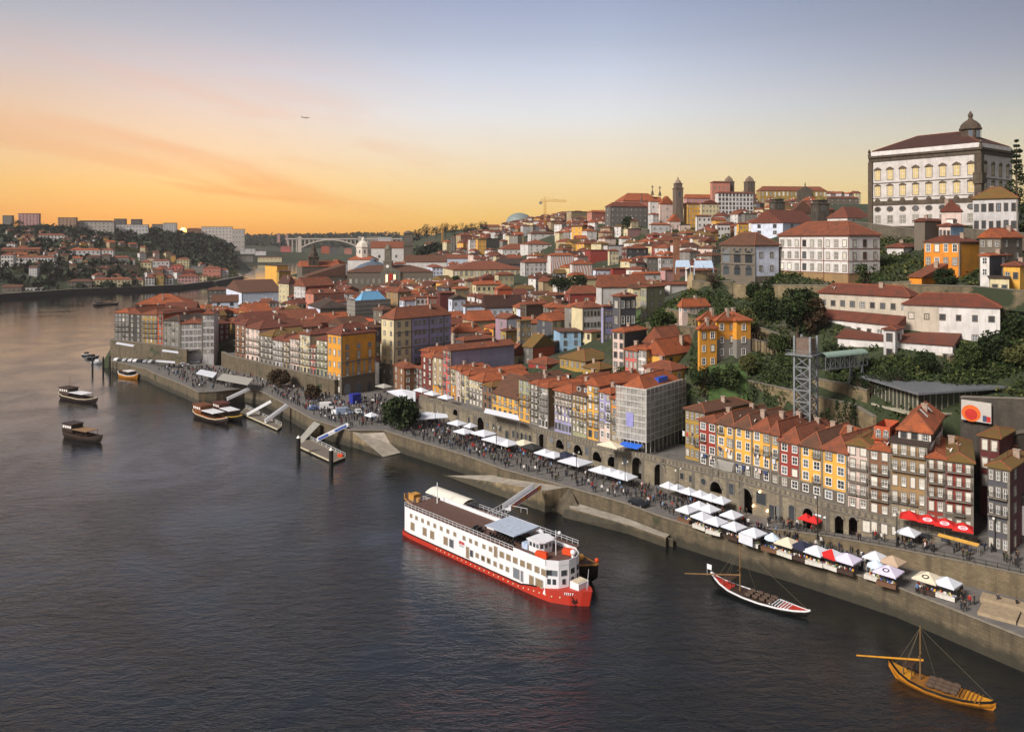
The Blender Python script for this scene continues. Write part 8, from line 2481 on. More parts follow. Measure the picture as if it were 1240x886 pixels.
# ------------------------------------------------------------------ opposite bank
FKW = dict(trim=False, chim=0, Y=None)
def far(uL, uC, uR, vE, wall, roof, rc, h, fl, nL, nR, label, Y=None, ang=12, **kw):
	if Y is None:
		Y = solveY(uC, vE, h, 820, 3000)
	return house(uL, uC, uR, vE, wall, roof, rc, Y=Y, h=h, fl=fl, nL=nL, nR=nR, label=label, ang=ang, trim=False, chim=0, name='far_building', cat='building', win='k', ww=1.8, wh=2.0, **kw)
for a in (
	(1, 3, 14.5, 261, 'g', 'flat', 'k', 22, 6, 0, 4, 'pale tower block at the left edge of the skyline', 1500), (14, 22, 47, 258.5, 'p', 'flat', 'k', 26, 7, 2, 6, 'large pinkish apartment block on the left skyline', 1480), (60, 70, 92, 263.5, 'a08068', 'flat', 'k', 22, 6, 0, 5, 'brown apartment block with sunlit end', 1480),
	(90, 93, 138, 268.5, 'a8a098', 'hip', 'k', 16, 3, 0, 9, 'long low grey building with curved roof line', 1500), (136, 138, 152, 265, 'g2', 'flat', 'k', 20, 5, 0, 4, 'grey skyline block with stepped top', 1560), (140, 141, 179, 272, 'w2', 'flat', 'k', 14, 3, 0, 10, 'wide pale skyline building', 1530), (157, 158.5, 171, 265.5, 'g2', 'flat', 'k', 20, 5, 0, 4, 'second grey skyline block with stepped top', 1570),
	(182, 184, 197, 271.5, 'g', 'flat', 'k', 18, 5, 0, 5, 'grey twin block left of the setting sun, lower half', 1650), (195, 197.5, 213.5, 270, 'w2', 'flat', 'k', 20, 6, 0, 5, 'pale twin block left of the setting sun, taller half', 1640), (224, 226, 243, 277.5, 'br', 'hip', 'r', 14, 2, 0, 4, 'low houses right of the setting sun', 1700), (242, 243.5, 281, 274.5, 'c4bcb4', 'flat', 'k', 20, 5, 0, 9, 'long pale apartment row on the ridge', 1720), (279, 281, 296, 277.5, 'b4aca4', 'flat', 'k', 18, 4, 0, 4, 'stepped end block of the ridge row', 1720),
	(42, 44, 78, 285, 'w', 'hip', 'r', 10, 3, 0, 8, 'white mansion with red roof among dark trees'), (84, 86, 97, 283, 'w2', 'flat', 'k', 8, 2, 0, 3, 'small white house beside the church mast'), (96, 98, 118, 290, 'w', 'flat', 'k', 7, 2, 0, 4, 'white stepped garden walls and house'), (0, 2, 48, 302, 'br', 'gx', 'r', 8, 1, 0, 6, 'long dull red warehouse roof'),
	(-8, 1, 16, 309, 'w', 'hip', 'r', 14, 3, 2, 4, 'white building with dark windows at the left edge'), (17, 19, 65, 312, 'w', 'hip', 'r', 9, 2, 0, 12, 'long white quinta with two rows of windows'), (80, 83, 121, 303, 'w2', 'hip', 'o', 8, 2, 0, 7, 'white row house with orange roof end'), (118, 120, 137, 303, 'w', 'hip', 'r', 8, 2, 0, 4, 'white house stepping down the slope'),
	(101, 104, 121, 311, 's', 'hip', 'b', 10, 2, 0, 3, 'bare stone house on the opposite bank'), (120, 122, 133, 309, 's', 'hip', 'b', 11, 2, 0, 2, 'tall stone shell on the opposite bank'), (132, 134, 156, 312, 'g', 'hip', 'r', 9, 2, 0, 4, 'grey row with red roof on the opposite bank'), (60, 62, 74, 318, 'w', 'flat', 'k', 7, 1, 0, 2, 'small pale cube house'), (79, 82, 111, 341, 's', 'hip', 'b', 10, 2, 0, 7, 'old stone warehouse by the far waterline', 940),
	(109, 112, 159, 339, 'c2', 'hip', 'r', 11, 2, 0, 11, 'long beige river warehouse with two window rows', 950), (158, 160, 173, 339, 'c', 'hip', 'r', 11, 2, 0, 3, 'cream house ending the river warehouse', 966), (24, 27, 59, 348, 'w2', 'flat', 'k', 7, 1, 0, 7, 'low white boathouse by the far waterline', 893), (-4, 2, 26, 348, 's', 'gx', 'b', 8, 1, 1, 4, 'stone shed with gable at the far left shore', 868),
	(167, 170, 183, 318, 'c', 'hip', 'r', 9, 2, 0, 3, 'cream cottage above the far village'), (181, 184, 205, 316, 'w2', 'hip', 'r', 9, 2, 0, 4, 'pale cottages above the far village'), (211, 214, 229, 314, 'c2', 'hip', 'r', 12, 3, 0, 4, 'beige three storey villa'), (204, 207, 221, 322, 'pk', 'hip', 'r', 11, 2, 0, 3, 'pink villa in the far village'), (243, 246, 267, 325, 'p2', 'hip', 'r', 12, 2, 0, 4, 'dusky pink warehouse at the far bend', 1180),
	(262, 265, 276, 327, 'w', 'hip', 'r', 9, 2, 0, 2, 'white house at the far bend', 1195), (229, 231, 247, 323, 'g', 'flat', 's', 7, 1, 0, 0, 'long white metal roof shed'), (174, 176, 187, 336, 'w2', 'hip', 'r', 10, 3, 0, 3, 'white narrow house by the far quay', 1000), (187, 189, 198, 333, 'yb', 'hip', 'r', 10, 2, 0, 2, 'ochre house by the far quay', 1005), (195, 197, 209, 336, 'w', 'hip', 'r', 10, 3, 0, 3, 'white house with balconies by the far quay', 1012),
	(212, 215, 240, 335, 'p', 'hip', 'r', 9, 2, 0, 6, 'pinkish long house by the far quay', 1055), (239, 241, 250, 334, 'c', 'hip', 'r', 9, 2, 0, 2, 'cream house by the far quay', 1080), (220, 222, 235, 328, 'r', 'hip', 'r', 9, 2, 0, 3, 'red house in the middle of the far village'), (196, 198, 209, 327, 'w2', 'hip', 'r', 9, 2, 0, 3, 'grey white house in the middle of the far village'), (184, 186, 197, 326, 'br', 'hip', 'o', 9, 2, 0, 2, 'orange roofed cottage in the far village'),
	(277, 278, 287, 311, 'w', 'flat', 'k', 12, 2, 0, 0, 'white end of the riverside factory', 1950), (286, 287.5, 306, 310, 'g', 'flat', 'k', 13, 3, 0, 3, 'grey riverside factory hall', 1950), (288, 291, 309, 301, 'w2', 'flat', 'k', 12, 2, 0, 2, 'pale hall above the riverside factory', 2050), (306, 309, 322, 304, 'w', 'hip', 'k', 9, 1, 0, 2, 'white sheds on the far hillside', 2150), (309, 312, 341, 312, 'c', 'hip', 'b', 9, 1, 0, 6, 'long cream warehouse on the far shore', 2020),
	(338, 340, 352, 298, 'pk', 'flat', 'r', 14, 3, 0, 4, 'pink building on the wooded spur', 2100), (387, 389, 399, 298, 'or_', 'flat', 'k', 26, 6, 0, 3, 'orange block under the arch bridge', 2650), (399, 400, 408, 299, 'sl', 'flat', 'k', 24, 6, 0, 3, 'dark block beside the orange one', 2650), (414, 417, 426, 302, 'p2', 'hip', 'o', 14, 3, 0, 3, 'pink house under the arch bridge', 2650), (430, 434, 441, 289, 'g', 'flat', 'k', 50, 8, 0, 2, 'tower block right of the arch bridge', 3000),
	(343, 346, 349, 283, 'p', 'flat', 'k', 40, 8, 0, 2, 'twin towers left of the arch bridge, first', 3100), (334, 335.5, 339, 283, 'p', 'flat', 'k', 36, 8, 0, 2, 'twin towers left of the arch bridge, second', 3100), (441, 444, 462, 286, 'g', 'flat', 'k', 40, 7, 0, 5, 'apartment slabs right of the arch bridge', 2950), (455, 458, 474, 287, 'w2', 'flat', 'k', 30, 6, 0, 5, 'pale slabs behind the white church', 2300),
):
	Y = a[12] if len(a) > 12 else None
	far(*a[:12], Y=Y)
world_wall('embankment', 'dark stone embankment along the opposite shore', [(x + .5, y - 1, -3, 5.2) for x, y in RIVER[-5:-15:-1]], stone_mat('3a352c', 2, 1, wet=True), 6)
world_wall('road_wall', 'pale road wall on the opposite slope', [(*PY(36, 960).xy, 10, ZV(328, 960)), (*PY(70, 985).xy, 10, ZV(327, 985)), (*PY(102, 1000).xy, 10, ZV(325, 1000))], wall_mat(WC['w2']), 1)
world_wall('terrace_bank', 'long stone terrace wall on the opposite slope', [(*PY(24, 985).xy, 10, ZV(321, 985)), (*PY(72, 1010).xy, 12, ZV(321, 1010)), (*PY(103, 1030).xy, 12, ZV(321, 1030)), (*PY(168, 1060).xy, 12, ZV(321, 1060))], stone_mat('7a6d58', 2, 1), 2)
# arch bridge far downstream
Yb = 2750
B0 = PY(400, Yb, 0)
T = thing('arch_bridge', 'pale concrete arch bridge spanning the river in the distance', 'bridge', B0, R(4))
px = Yb / F
zd = ZV(288.5, Yb)
CB = plain('pale_bridge_concrete', 'b0a498', .8)
MB().box(-53 * px, -9, zd - 4, 92 * px, 9, zd).build('deck', CB, T)
zf, zc = ZV(299.5, Yb), zd - 5
for y in (-7, 4):
	mb = MB()
	n = 24
	f = lambda t: (-34 * px + 68 * px * t, zf + (zc - zf) * (1 - (2 * t - 1) ** 2))
	for i in range(n):
		a, b = f(i / n), f((i + 1) / n)
		mb.bar((a[0], y, a[1]), (b[0], y, b[1]), 5, 4.5)
	mb.build('arch', CB, T)
mb = MB()
for i in range(29):
	x = -50 * px + i * 5 * px
	t = (x + 34 * px) / (68 * px)
	zb = zf + (zc - zf) * (1 - (2 * t - 1) ** 2) if 0 < t < 1 else 5
	if zd - zb > 9:
		mb.box(x - 1.6, -7, zb, x + 1.6, -4, zd - 4).box(x - 1.6, 4, zb, x + 1.6, 7, zd - 4)
mb.build('piers', CB, T)
for x in (-36, 36):
	MB().box(x * px - 6, -9, 0, x * px + 6, 9, zd + 6).build('tower_pier', CB, T)
def crane(u, vt, vb, u0, u1, Y, label):
	z0, z1 = ZV(vb, Y), ZV(vt, Y)
	T = thing('tower_crane', label, 'crane', PY(u, Y, z0))
	T['_uv'] = (u, vt)
	m = plain('crane_yellow', 'c08a34', .6)
	h_ = z1 - z0
	s = Y / F
	mb = MB()
	for x, y in ((-1, -1), (1, -1), (1, 1), (-1, 1)):
		mb.bar((x, y, -8), (x, y, h_), .5)
	for i in range(int(h_ / 4)):
		mb.bar((-1, -1, i * 4), (1, -1, i * 4 + 4), .3).bar((1, -1, i * 4), (1, 1, i * 4 + 4), .3)
	mb.build('mast', m, T)
	a, b = (u0 - u) * s, (u1 - u) * s
	mb = MB().bar((a, 0, h_), (b, 0, h_), .5).bar((a, 0, h_ + 1.6), (b, 0, h_ + 1.4), .4)
	for i in range(18):
		x = a + (b - a) * i / 18
		mb.bar((x, 0, h_), (x + (b - a) / 36, 0, h_ + 1.5), .25)
	mb.bar((0, 0, h_ + 5), (b * .6, 0, h_ + 1.5), .25).bar((0, 0, h_ + 5), (a, 0, h_ + 1.5), .25).bar((0, 0, h_), (0, 0, h_ + 5), .5)
	mb.build('jib', m, T)
	MB().box(min(a, b, key=abs) - 1, -1.2, h_ - 3, min(a, b, key=abs) + 2.5, 1.2, h_ - .3).build('counterweight', CONC, T)
crane(660, 244, 264, 654, 686, 900, 'yellow tower crane standing above the skyline roofs')
crane(535.7, 274, 290, 528, 562, 1150, 'small yellow tower crane before the wooded ridge')
# airliner
T = thing('airliner', 'small airliner flying low across the sunset sky', 'airplane', PY(370, 3200, ZV(142.5, 3200)), R(-8))
AM = plain('airliner_paint', '8a8478', .4)
mb = MB()
mb.loft([[(x, r * math.cos(q * math.pi / 5), r * math.sin(q * math.pi / 5) + dz) for q in range(10)] for x, r, dz in ((-19, .3, 1.2), (-13, 1.5, .5), (-8, 2, 0), (10, 2, 0), (15, 1.5, -.2), (17.5, .4, -.4))])
mb.build('fuselage', AM, T)
MB().add([(-17.5, -.25, 1.5), (-13, -.25, 1.8), (-17, -.25, 7.5), (-19.5, -.25, 7.5), (-17.5, .25, 1.5), (-13, .25, 1.8), (-17, .25, 7.5), (-19.5, .25, 7.5)], [(0, 1, 2, 3), (7, 6, 5, 4), (0, 4, 5, 1), (1, 5, 6, 2), (2, 6, 7, 3), (3, 7, 4, 0)]).build('tail_fin', AM, T)
for s in (-1, 1):
	MB().add([(3, s * 1.8, -.8), (-3, s * 1.8, -.8), (-8, s * 17, .6), (-5.5, s * 17, .6), (3, s * 1.8, -1.3), (-3, s * 1.8, -1.3), (-8, s * 17, .3), (-5.5, s * 17, .3)], [(0, 1, 2, 3), (7, 6, 5, 4), (0, 4, 5, 1), (1, 5, 6, 2), (2, 6, 7, 3), (3, 7, 4, 0)]).build('wing', AM, T)
	MB().tube((2.5, s * 6, -2), (-1.5, s * 6, -2), 1.0, .8, 8).build('engine', AM, T)
# the sun's disc just sinking behind the ridge
SUN = bpy.data.materials.new('setting_sun')
SUN.use_nodes = True
SUN.node_tree.nodes['Principled BSDF'].inputs['Emission Color'].default_value = (1, .42, .06, 1)
SUN.node_tree.nodes['Principled BSDF'].inputs['Emission Strength'].default_value = 4
o = MB().ball(PY(222, 4200, ZV(279.5, 4200)), 17, 20, 12).build('sun_disc', SUN)
struct(o)
def lawn(u0, u1, Y0, Y1):
	mb = MB()
	n = 8
	g = [[(lambda x, y: (x, y, G(x, y) + .18))(((u0 + (u1 - u0) * i / n) - UC) / F * (Y0 + (Y1 - Y0) * j / n), Y0 + (Y1 - Y0) * j / n) for i in range(n + 1)] for j in range(n + 1)]
	mb.loft(g, close=False)
	m = plain('mown_grass', '42592a', .95, vary=.4, scale=.5)
	struct(mb.build('lawn', m, fix=False, smooth=True))
for q in ((858, 905, 189, 204), (785, 842, 238, 246), (728, 782, 275, 315)):
	lawn(*q)
mg, nt, b = newmat('swirl_paint')
tc = N(nt, 'ShaderNodeTexCoord')
wv = N(nt, 'ShaderNodeTexWave', Scale=.09, Distortion=9.0, Detail=1.5)
wv.inputs['Detail Scale'].default_value = .6
L(nt, tc.outputs['Object'], wv.inputs['Vector'])
L(nt, ramp(nt, wv.outputs['Fac'], [(.0, hexc('b8745c')), (.3, hexc('cfc6bc')), (.5, hexc('d8d4d0')), (.62, hexc('8fb0c8')), (.8, hexc('d8d4d0')), (1, hexc('a86850'))]), b.inputs['Base Color'])
for o in list(COL.objects):
	if 'swirls' in o.get('label', '') and '_dim' in o.keys():
		d_ = o['_dim']
		MB().box(.1, -.06, .2, d_[1] - .1, -.005, d_[2] - .5).build('mural', mg, o)
# ------------------------------------------------------------------ the remaining houses of the dense old town
for m_ in (('the salmon house', 395, 366), ('the wrapped grey site', 446, 372), ('the exchange palace', 470, 340), ('the lilac block', 510, 400), ('the cream mansard house', 348, 358), ('the white church', 310, 350), ('the orange corner house', 430, 420),
		   ('the long cream building', 590, 335), ('the white octagon', 440, 305), ('the maroon blind side', 542, 366), ('the white gable house', 555, 366), ('the dormered white house', 610, 374), ('the arcaded pale house', 570, 406), ('the slate side wall', 570, 440),
		   ('the sky blue house', 690, 415), ('the orange gable wall', 658, 425), ('the coral pink house', 770, 435), ('the peach front', 755, 420), ('the red walled skylight house', 706, 352), ('the pale grey windowed house', 715, 378), ('the violet blue house', 738, 380),
		   ('the blind cream wall', 755, 350), ('the swirl painted block', 680, 318), ('the brick red block', 727, 308), ('the grey stone palace', 760, 258), ('the domed church tower', 821, 235), ('the tall white convent block', 890, 250), ('the former prison', 960, 235),
		   ('the tower crane', 660, 262), ('the white tower house', 573, 300), ('the red party wall', 752, 328), ('the brick chimney stack', 819, 330), ('the loggia', 893, 315), ('the bungalow', 840, 372), ('the wide red hip roof', 633, 300), ('the black warehouse roof', 620, 320),
		   ('the dark grove', 687, 345), ('the modern gabled house', 950, 268), ('the black slate house', 757, 370), ('the skyline pines', 545, 275), ('the mustard mossy house', 705, 445), ('the cream gable house', 625, 435), ('the wall row', 330, 405), ('the headland row', 190, 385), ('the tan gable crest house', 633, 280)):
	mark(*m_)
rf = random.Random(77)
FILL = []
VIS0 = list(VIS)
def free(x, y, r):
	for cx, cy, cr, org, a, b, wl, wr in HOUSES:
		if abs(cx - x) > cr + r + 30 or abs(cy - y) > cr + r + 30:
			continue
		dx, dy = x - org.x, y - org.y
		s, t = dx * b.x + dy * b.y, dx * a.x + dy * a.y
		if -r < s < wr + r and -r < t < wl + r:
			return False
	return True
WALLN = {'w': 'white', 'w2': 'grey white', 'c': 'cream', 't': 'tan', 'g': 'grey', 'r': 'brick red', 'fp': 'pale pink', 'y': 'yellow', 'br': 'brown', 'sl': 'slate grey'}
ROOFN = {'r': 'red tiled', 'o': 'bright orange', 'b': 'brown tiled', 'rb': 'dark red', 'm': 'mossy'}
# (u0, u1, Y0, Y1, tries, h0, h1)
for u0, u1, Y0, Y1, tries, h0, h1 in ((250, 470, 380, 560, 260, 6.5, 9), (410, 640, 300, 470, 420, 6.5, 9.5), (470, 720, 470, 640, 420, 6, 9), (640, 800, 330, 480, 330, 6, 9), (520, 760, 640, 900, 420, 7, 10.5), (760, 862, 420, 640, 260, 6, 9),
									 (560, 700, 900, 1250, 260, 9, 13), (700, 860, 700, 900, 160, 9, 14), (860, 1000, 520, 760, 220, 7, 11), (880, 1040, 760, 1000, 120, 9, 13), (330, 520, 640, 900, 170, 7, 10), (10, 270, 950, 1330, 190, 7, 10)):
	for k in range(tries):
		Y = rf.uniform(Y0, Y1)
		u = rf.uniform(u0, u1)
		x = (u - UC) * Y / F
		w_, d_2 = rf.uniform(6, 11), rf.uniform(7, 14)
		r_ = (w_ + d_2) / 4 + .3
		if Y < 500:
			w_, d_2, r_ = w_ * .85, d_2 * .85, r_ * .85
		if not free(x, Y, r_) or in_poly(np.array([x]), np.array([Y]), RIVER)[0]:
			continue
		h_ = rf.uniform(h0, h1)
		g = G(x, Y)
		ang = rf.choice((10, 20, 30, 40, 44, 50))
		th = R(ang)
		b, a = Vector((math.cos(th), math.sin(th))), Vector((-math.sin(th), math.cos(th)))
		c = Vector((x, Y)) - b * w_ / 2 - a * d_2 / 2
		v = HY + F * (H - g - h_) / c.y
		wc = rf.choices(list(WALLN), (22, 16, 14, 9, 10, 5, 6, 5, 6, 4))[0]
		vt, uu, du = v - 1.5 * F / c.y, UC + F * x / Y, r_ * F / Y
		if any(q[3] > Y + 2 and q[0] - du * .7 < uu < q[1] + du * .7 and vt < q[2] + q[4] * .5 for q in VIS0):
			continue
		rc = rf.choices(list(ROOFN), (30, 17, 24, 19, 10))[0]
		kind = rf.choice(('hip', 'hip', 'gx', 'gx', 'gy'))
		FILL.append((F * F * w_ * h_ / (Y * Y), c, a, b, w_, d_2, g - .5, h_, wc, rc, kind, v, rf.choice((1, 2)) if d_2 > 8 else 1, rf.choice((1, 2, 3)), rf.choice('spkd')))
		HOUSES.append((x, Y, r_ + 1, c, a, b, d_2, w_))
FILL.sort(key=lambda q: -q[0])
NF = 66
for q in FILL[:NF]:
	_, c, a, b, w_, d_2, z, h_, wc, rc, kind, v, nl, nr, wn = q
	house(None, UC + F * c.x / c.y, None, v, wc, kind, rc, pts=(c + a * d_2, c), d=w_, zb=z, fl=max(2, round(h_ / 3.2)), nL=nl, nR=nr, label=f'small {WALLN[wc]} house with {ROOFN[rc]} roof', trim=False, chim=1, win=wn, group='small houses filling the old town')
	HOUSES.pop()
# the many small ones left over, as one mass of roofs
mw = [wall_mat(WC[k]) for k in WALLN]
mr = [tile_mat(*ROOF[k]) for k in ROOFN]
wk, rk = list(WALLN), list(ROOFN)
mb = MB()
nW = len(mw)
gi, ti, ri = nW + len(mr), nW + len(mr) + 1, nW + len(mr) + 2
for q in FILL[NF:]:
	_, c, a, b, w_, d_2, z, h_, wc, rc, kind, v, nl, nr, wn = q
	m4 = Matrix(((b.x, a.x, 0, c.x), (b.y, a.y, 0, c.y), (0, 0, 1, z), (0, 0, 0, 1)))
	e = h_ + .5
	t = MB().box(0, 0, -4, w_, d_2, e, wk.index(wc), False)
	rh = min(.46 * (min(w_, d_2) if kind == 'hip' else d_2 if kind == 'gx' else w_) / 2, 4)
	if kind == 'gx':
		for x in (0, w_):
			t.tri((x, d_2, e), (x, 0, e), (x, d_2 / 2, e + rh), wk.index(wc))
	elif kind == 'gy':
		for y in (0, d_2):
			t.tri((0, y, e), (w_, y, e), (w_ / 2, y, e + rh), wk.index(wc))
	r = roof_mesh(kind, 0, 0, w_, d_2, e, rh)
	t.add(r.v, r.f, 0)
	t.m[-len(r.f):] = [nW + rk.index(rc) if k == 0 else ri for k in r.m]
	rq = random.Random(int(v * 100))
	if rq.random() < .6:
		x, y = w_ * rq.uniform(.3, .7), d_2 * rq.uniform(.3, .7)
		t.box(x - .35, y - .45, e, x + .35, y + .45, e + rh + 1.1, 0)
	fl = max(2, round(h_ / 3.2))
	for i in range(fl):
		zz = e / fl * (i + .3)
		for n_, ln, sd in ((nl, d_2, 0), (nr, w_, 1)):
			for j in range(n_):
				s0 = ln * (j + .5) / n_
				if sd == 0:
					t.box(-.05, s0 - .6, zz, .02, s0 + .6, zz + 1.6, ti).box(-.08, s0 - .42, zz + .15, .0, s0 + .42, zz + 1.45, gi)
				else:
					t.box(s0 - .6, -.05, zz, s0 + .6, .02, zz + 1.6, ti).box(s0 - .42, -.08, zz + .15, s0 + .42, .0, zz + 1.45, gi)
	o_ = len(mb.v)
	mb.v += [tuple(m4 @ Vector(p)) for p in t.v]
	mb.f += [tuple(i + o_ for i in f) for f in t.f]
	mb.m += t.m
o = mb.build('small_houses', mw + mr + [GLASS, SASH, RIDGE], None, uv=True, fix=False)
tag(o, 'mass of small tiled roofs and houses packed behind the larger ones', 'houses')
o['kind'] = 'stuff'
# ------------------------------------------------------------------ people on the quays
SKIN = plain('skin', 'b98a6c', .6, vary=.05)
COAT = [('black', '17171a'), ('dark grey', '34353a'), ('navy blue', '1e2740'), ('brown', '4a3526'), ('red', 'a3241c'), ('white', 'd0ccc6'), ('olive green', '42462e'), ('light blue', '6c8cb0')]
TROU = ['1e2230', '17171a', '39404e', '2a2522']
HAIR = ['1c1510', '3a2616', '5a4028', '141414']
def body(pose):
	"""one continuous figure: joints joined by a skin surface"""
	lean, stride, arm = {'stand': (0, .04, .05), 'walk': (.03, .26, .22), 'phone': (0, .05, -1)}[pose]
	J = {'pel': (0, 0, .93), 'wst': (0, lean * .5, 1.08), 'chs': (0, lean, 1.32), 'nck': (0, lean + .01, 1.47), 'jaw': (0, lean + .03, 1.56), 'hed': (0, lean + .025, 1.65), 'top': (0, lean + .02, 1.71)}
	for s, n in ((-1, 'l'), (1, 'r')):
		st = stride * s
		J['hip' + n] = (s * .09, 0, .88)
		J['kne' + n] = (s * .1, st * .55 + .02, .5)
		J['ank' + n] = (s * .1, st - .02, .09)
		J['toe' + n] = (s * .11, st + .15, .04)
		J['sho' + n] = (s * .17, lean, 1.4)
		J['elb' + n] = (s * .24, -st * .5 * (arm > .1), 1.13)
		J['wri' + n] = (s * .25, -st * .9 * (arm > .1) + .05, .9) if arm >= 0 or s < 0 else (s * .12, .25, 1.25)
		J['han' + n] = (s * .25, -st * 1.0 * (arm > .1) + .07, .81) if arm >= 0 or s < 0 else (s * .06, .28, 1.34)
	E = [('pel', 'wst'), ('wst', 'chs'), ('chs', 'nck'), ('nck', 'jaw'), ('jaw', 'hed'), ('hed', 'top')]
	for n in 'lr':
		E += [('pel', 'hip' + n), ('hip' + n, 'kne' + n), ('kne' + n, 'ank' + n), ('ank' + n, 'toe' + n), ('chs', 'sho' + n), ('sho' + n, 'elb' + n), ('elb' + n, 'wri' + n), ('wri' + n, 'han' + n)]
	RD = {'pel': .15, 'wst': .14, 'chs': .165, 'nck': .06, 'jaw': .075, 'hed': .105, 'top': .07, 'hip': .1, 'kne': .07, 'ank': .05, 'toe': .04, 'sho': .085, 'elb': .06, 'wri': .045, 'han': .04}
	ks = list(J)
	me = bpy.data.meshes.new('body')
	me.from_pydata([J[k] for k in ks], [(ks.index(a), ks.index(b)) for a, b in E], [])
	o = bpy.data.objects.new('tmp', me)
	COL.objects.link(o)
	o.modifiers.new('s', 'SKIN')
	for i, k in enumerate(ks):
		r = RD[k[:3]]
		sv = me.skin_vertices[0].data[i]
		sv.radius = (r * (1.25 if k in ('chs', 'pel', 'wst') else 1), r * .8 if k in ('chs', 'pel', 'wst') else r)
		sv.use_root = k == 'pel'
	sd_ = o.modifiers.new('d', 'SUBSURF')
	sd_.levels = 1
	dg = bpy.context.evaluated_depsgraph_get()
	out = bpy.data.meshes.new_from_object(o.evaluated_get(dg))
	bpy.data.objects.remove(o)
	return out
def dress(base, ci, ti, hi):
	me = base.copy()
	me.name = 'person'
	me.materials.clear()
	for m in (plain('coat_' + COAT[ci][0].replace(' ', '_'), COAT[ci][1], .8), plain('trousers_%s' % TROU[ti], TROU[ti], .8), SKIN, plain('hair_%s' % HAIR[hi], HAIR[hi], .7), plain('dark_shoes', '161412', .6)):
		me.materials.append(m)
	for p in me.polygons:
		x, y, z = p.center
		if z > 1.66 or (z > 1.55 and y < .03):
			i = 3
		elif z > 1.49:
			i = 2
		elif abs(x) > .2 and z < .9 or (z > 1.28 and y > .24):
			i = 2
		elif z < .09:
			i = 4
		elif z < .84:
			i = 1
		else:
			i = 0
		p.material_index = i
		p.use_smooth = True
	return me
BASE = {p: body(p) for p in ('stand', 'walk', 'phone')}
rp = random.Random(21)
VAR = []
for ci in range(8):
	for pz in ('stand', 'walk', 'phone') if ci < 3 else ('stand', 'walk'):
		VAR.append((ci, pz, dress(BASE[pz], ci, rp.randrange(4), rp.randrange(4))))
qe = [(465, 521), (500, 532), (560, 550), (612, 568.6), (639, 576), (690, 590), (760, 610), (800, 625), (902, 655.7), (960, 672), (1085, 710), (1240, 771)]
ae = [(465, 486), (508, 499), (537, 508), (576, 522), (659, 546), (800, 592), (880, 616), (936, 643), (985, 653), (1085, 686), (1167, 709), (1240, 727)]
se0 = [(880, 616), (1000, 645.5), (1084, 654.5), (1184, 661), (1240, 664)]
se1 = [(885, 627), (985, 648.5), (1085, 664), (1167, 680), (1240, 695)]
zone = lambda u, t, lo, hi_: float(np.interp(u, *zip(*lo)) * (1 - t) + np.interp(u, *zip(*hi_)) * t)
PLACES = [(lambda u, v: u > 1000 and v < 700 and zone(u, 1, se0, se1) > v, 'walking on the sloping street behind the railing', 'people on the sloping street'),
		  (lambda u, v: u > 1085, 'on the open quay at the right end', 'people on the right end of the quay'), (lambda u, v: u > 900, 'beside the market parasols', 'people at the market stalls'),
		  (lambda u, v: u > 800, 'among the white market parasols', 'people at the market stalls'), (lambda u, v: u > 690, 'strolling on the quay below the tall arches', 'people on the quay below the tall arches'), (lambda u, v: True, 'in the crowd before the white canopies', 'people crowding before the white canopies')]
def person(u, v, z):
	w = rp.random()
	ci = rp.choices(range(8), (34, 18, 14, 10, 8, 7, 5, 4))[0]
	k = rp.choice([x for x in VAR if x[0] == ci])
	o = link('person', k[2], None, P(u, v, z), rp.uniform(0, 6.28))
	s = rp.uniform(.93, 1.06)
	o.scale = (s, s, s)
	for f, pl, gr in PLACES:
		if f(u, v):
			tag(o, f'person in a{"n" if COAT[ci][0][0] == "o" else ""} {COAT[ci][0]} coat {pl}', 'person', gr + ' in ' + COAT[ci][0])
			break
cnt = 0
for u0, u1, n, lo, hi_, zf in ((1000, 1238, 46, se0, se1, lambda u, t: float(np.interp(u, [880, 950, 1000, 1084, 1184, 1240], [5.05, 5.6, 6.3, 7.35, 8.6, 8.8]))), (880, 1000, 20, se0, se1, lambda u, t: float(np.interp(u, [880, 950, 1000], [5.05, 5.6, 6.3]))),
							(1000, 1238, 34, ae, qe, lambda u, t: 5.0), (800, 1000, 62, ae, qe, lambda u, t: 5.0), (690, 800, 68, ae, qe, lambda u, t: 5.0), (612, 690, 70, ae, qe, lambda u, t: 5.0)):
	for i in range(n):
		# small knots of two to four
		if i % 3 == 0 or rp.random() < .3:
			gu, gt = rp.uniform(u0, u1), rp.uniform(.12, .88)
		u, t = gu + rp.uniform(-5, 5), min(.93, max(.07, gt + rp.uniform(-.12, .12)))
		u = min(max(u, u0), u1)
		person(u, zone(u, t, lo, hi_), zf(u, t))
		cnt += 1
# the dense crowd farther off
low = BASE['stand']
vs0 = np.empty(len(low.vertices) * 3)
low.vertices.foreach_get('co', vs0)
vs0 = vs0.reshape(-1, 3)
fc0 = [tuple(p.vertices) for p in low.polygons]
cz0 = [low.polygons[i].center for i in range(len(fc0))]
V_, F_, M_ = [], [], []
pts = []
for i in range(620):
	u = rp.uniform(470, 612) if i < 420 else rp.uniform(612, 1060)
	t = rp.betavariate(1.2, 1.2) * .86 + .07
	pts.append(P(u, zone(u, t, ae, qe), 5.0))
sq = [(470, 480), (470, 515), (424, 518), (385, 505), (352, 488), (320, 472), (300, 467), (262, 471), (240, 473), (222, 464), (196, 452), (186, 445), (230, 443), (262, 447), (300, 455), (345, 466), (400, 480), (440, 482)]
while len(pts) < 1290:
	u, v = rp.uniform(186, 470), rp.uniform(440, 520)
	if in_poly(np.array([u]), np.array([v]), sq)[0]:
		pts.append(P(u, v, 5.0))
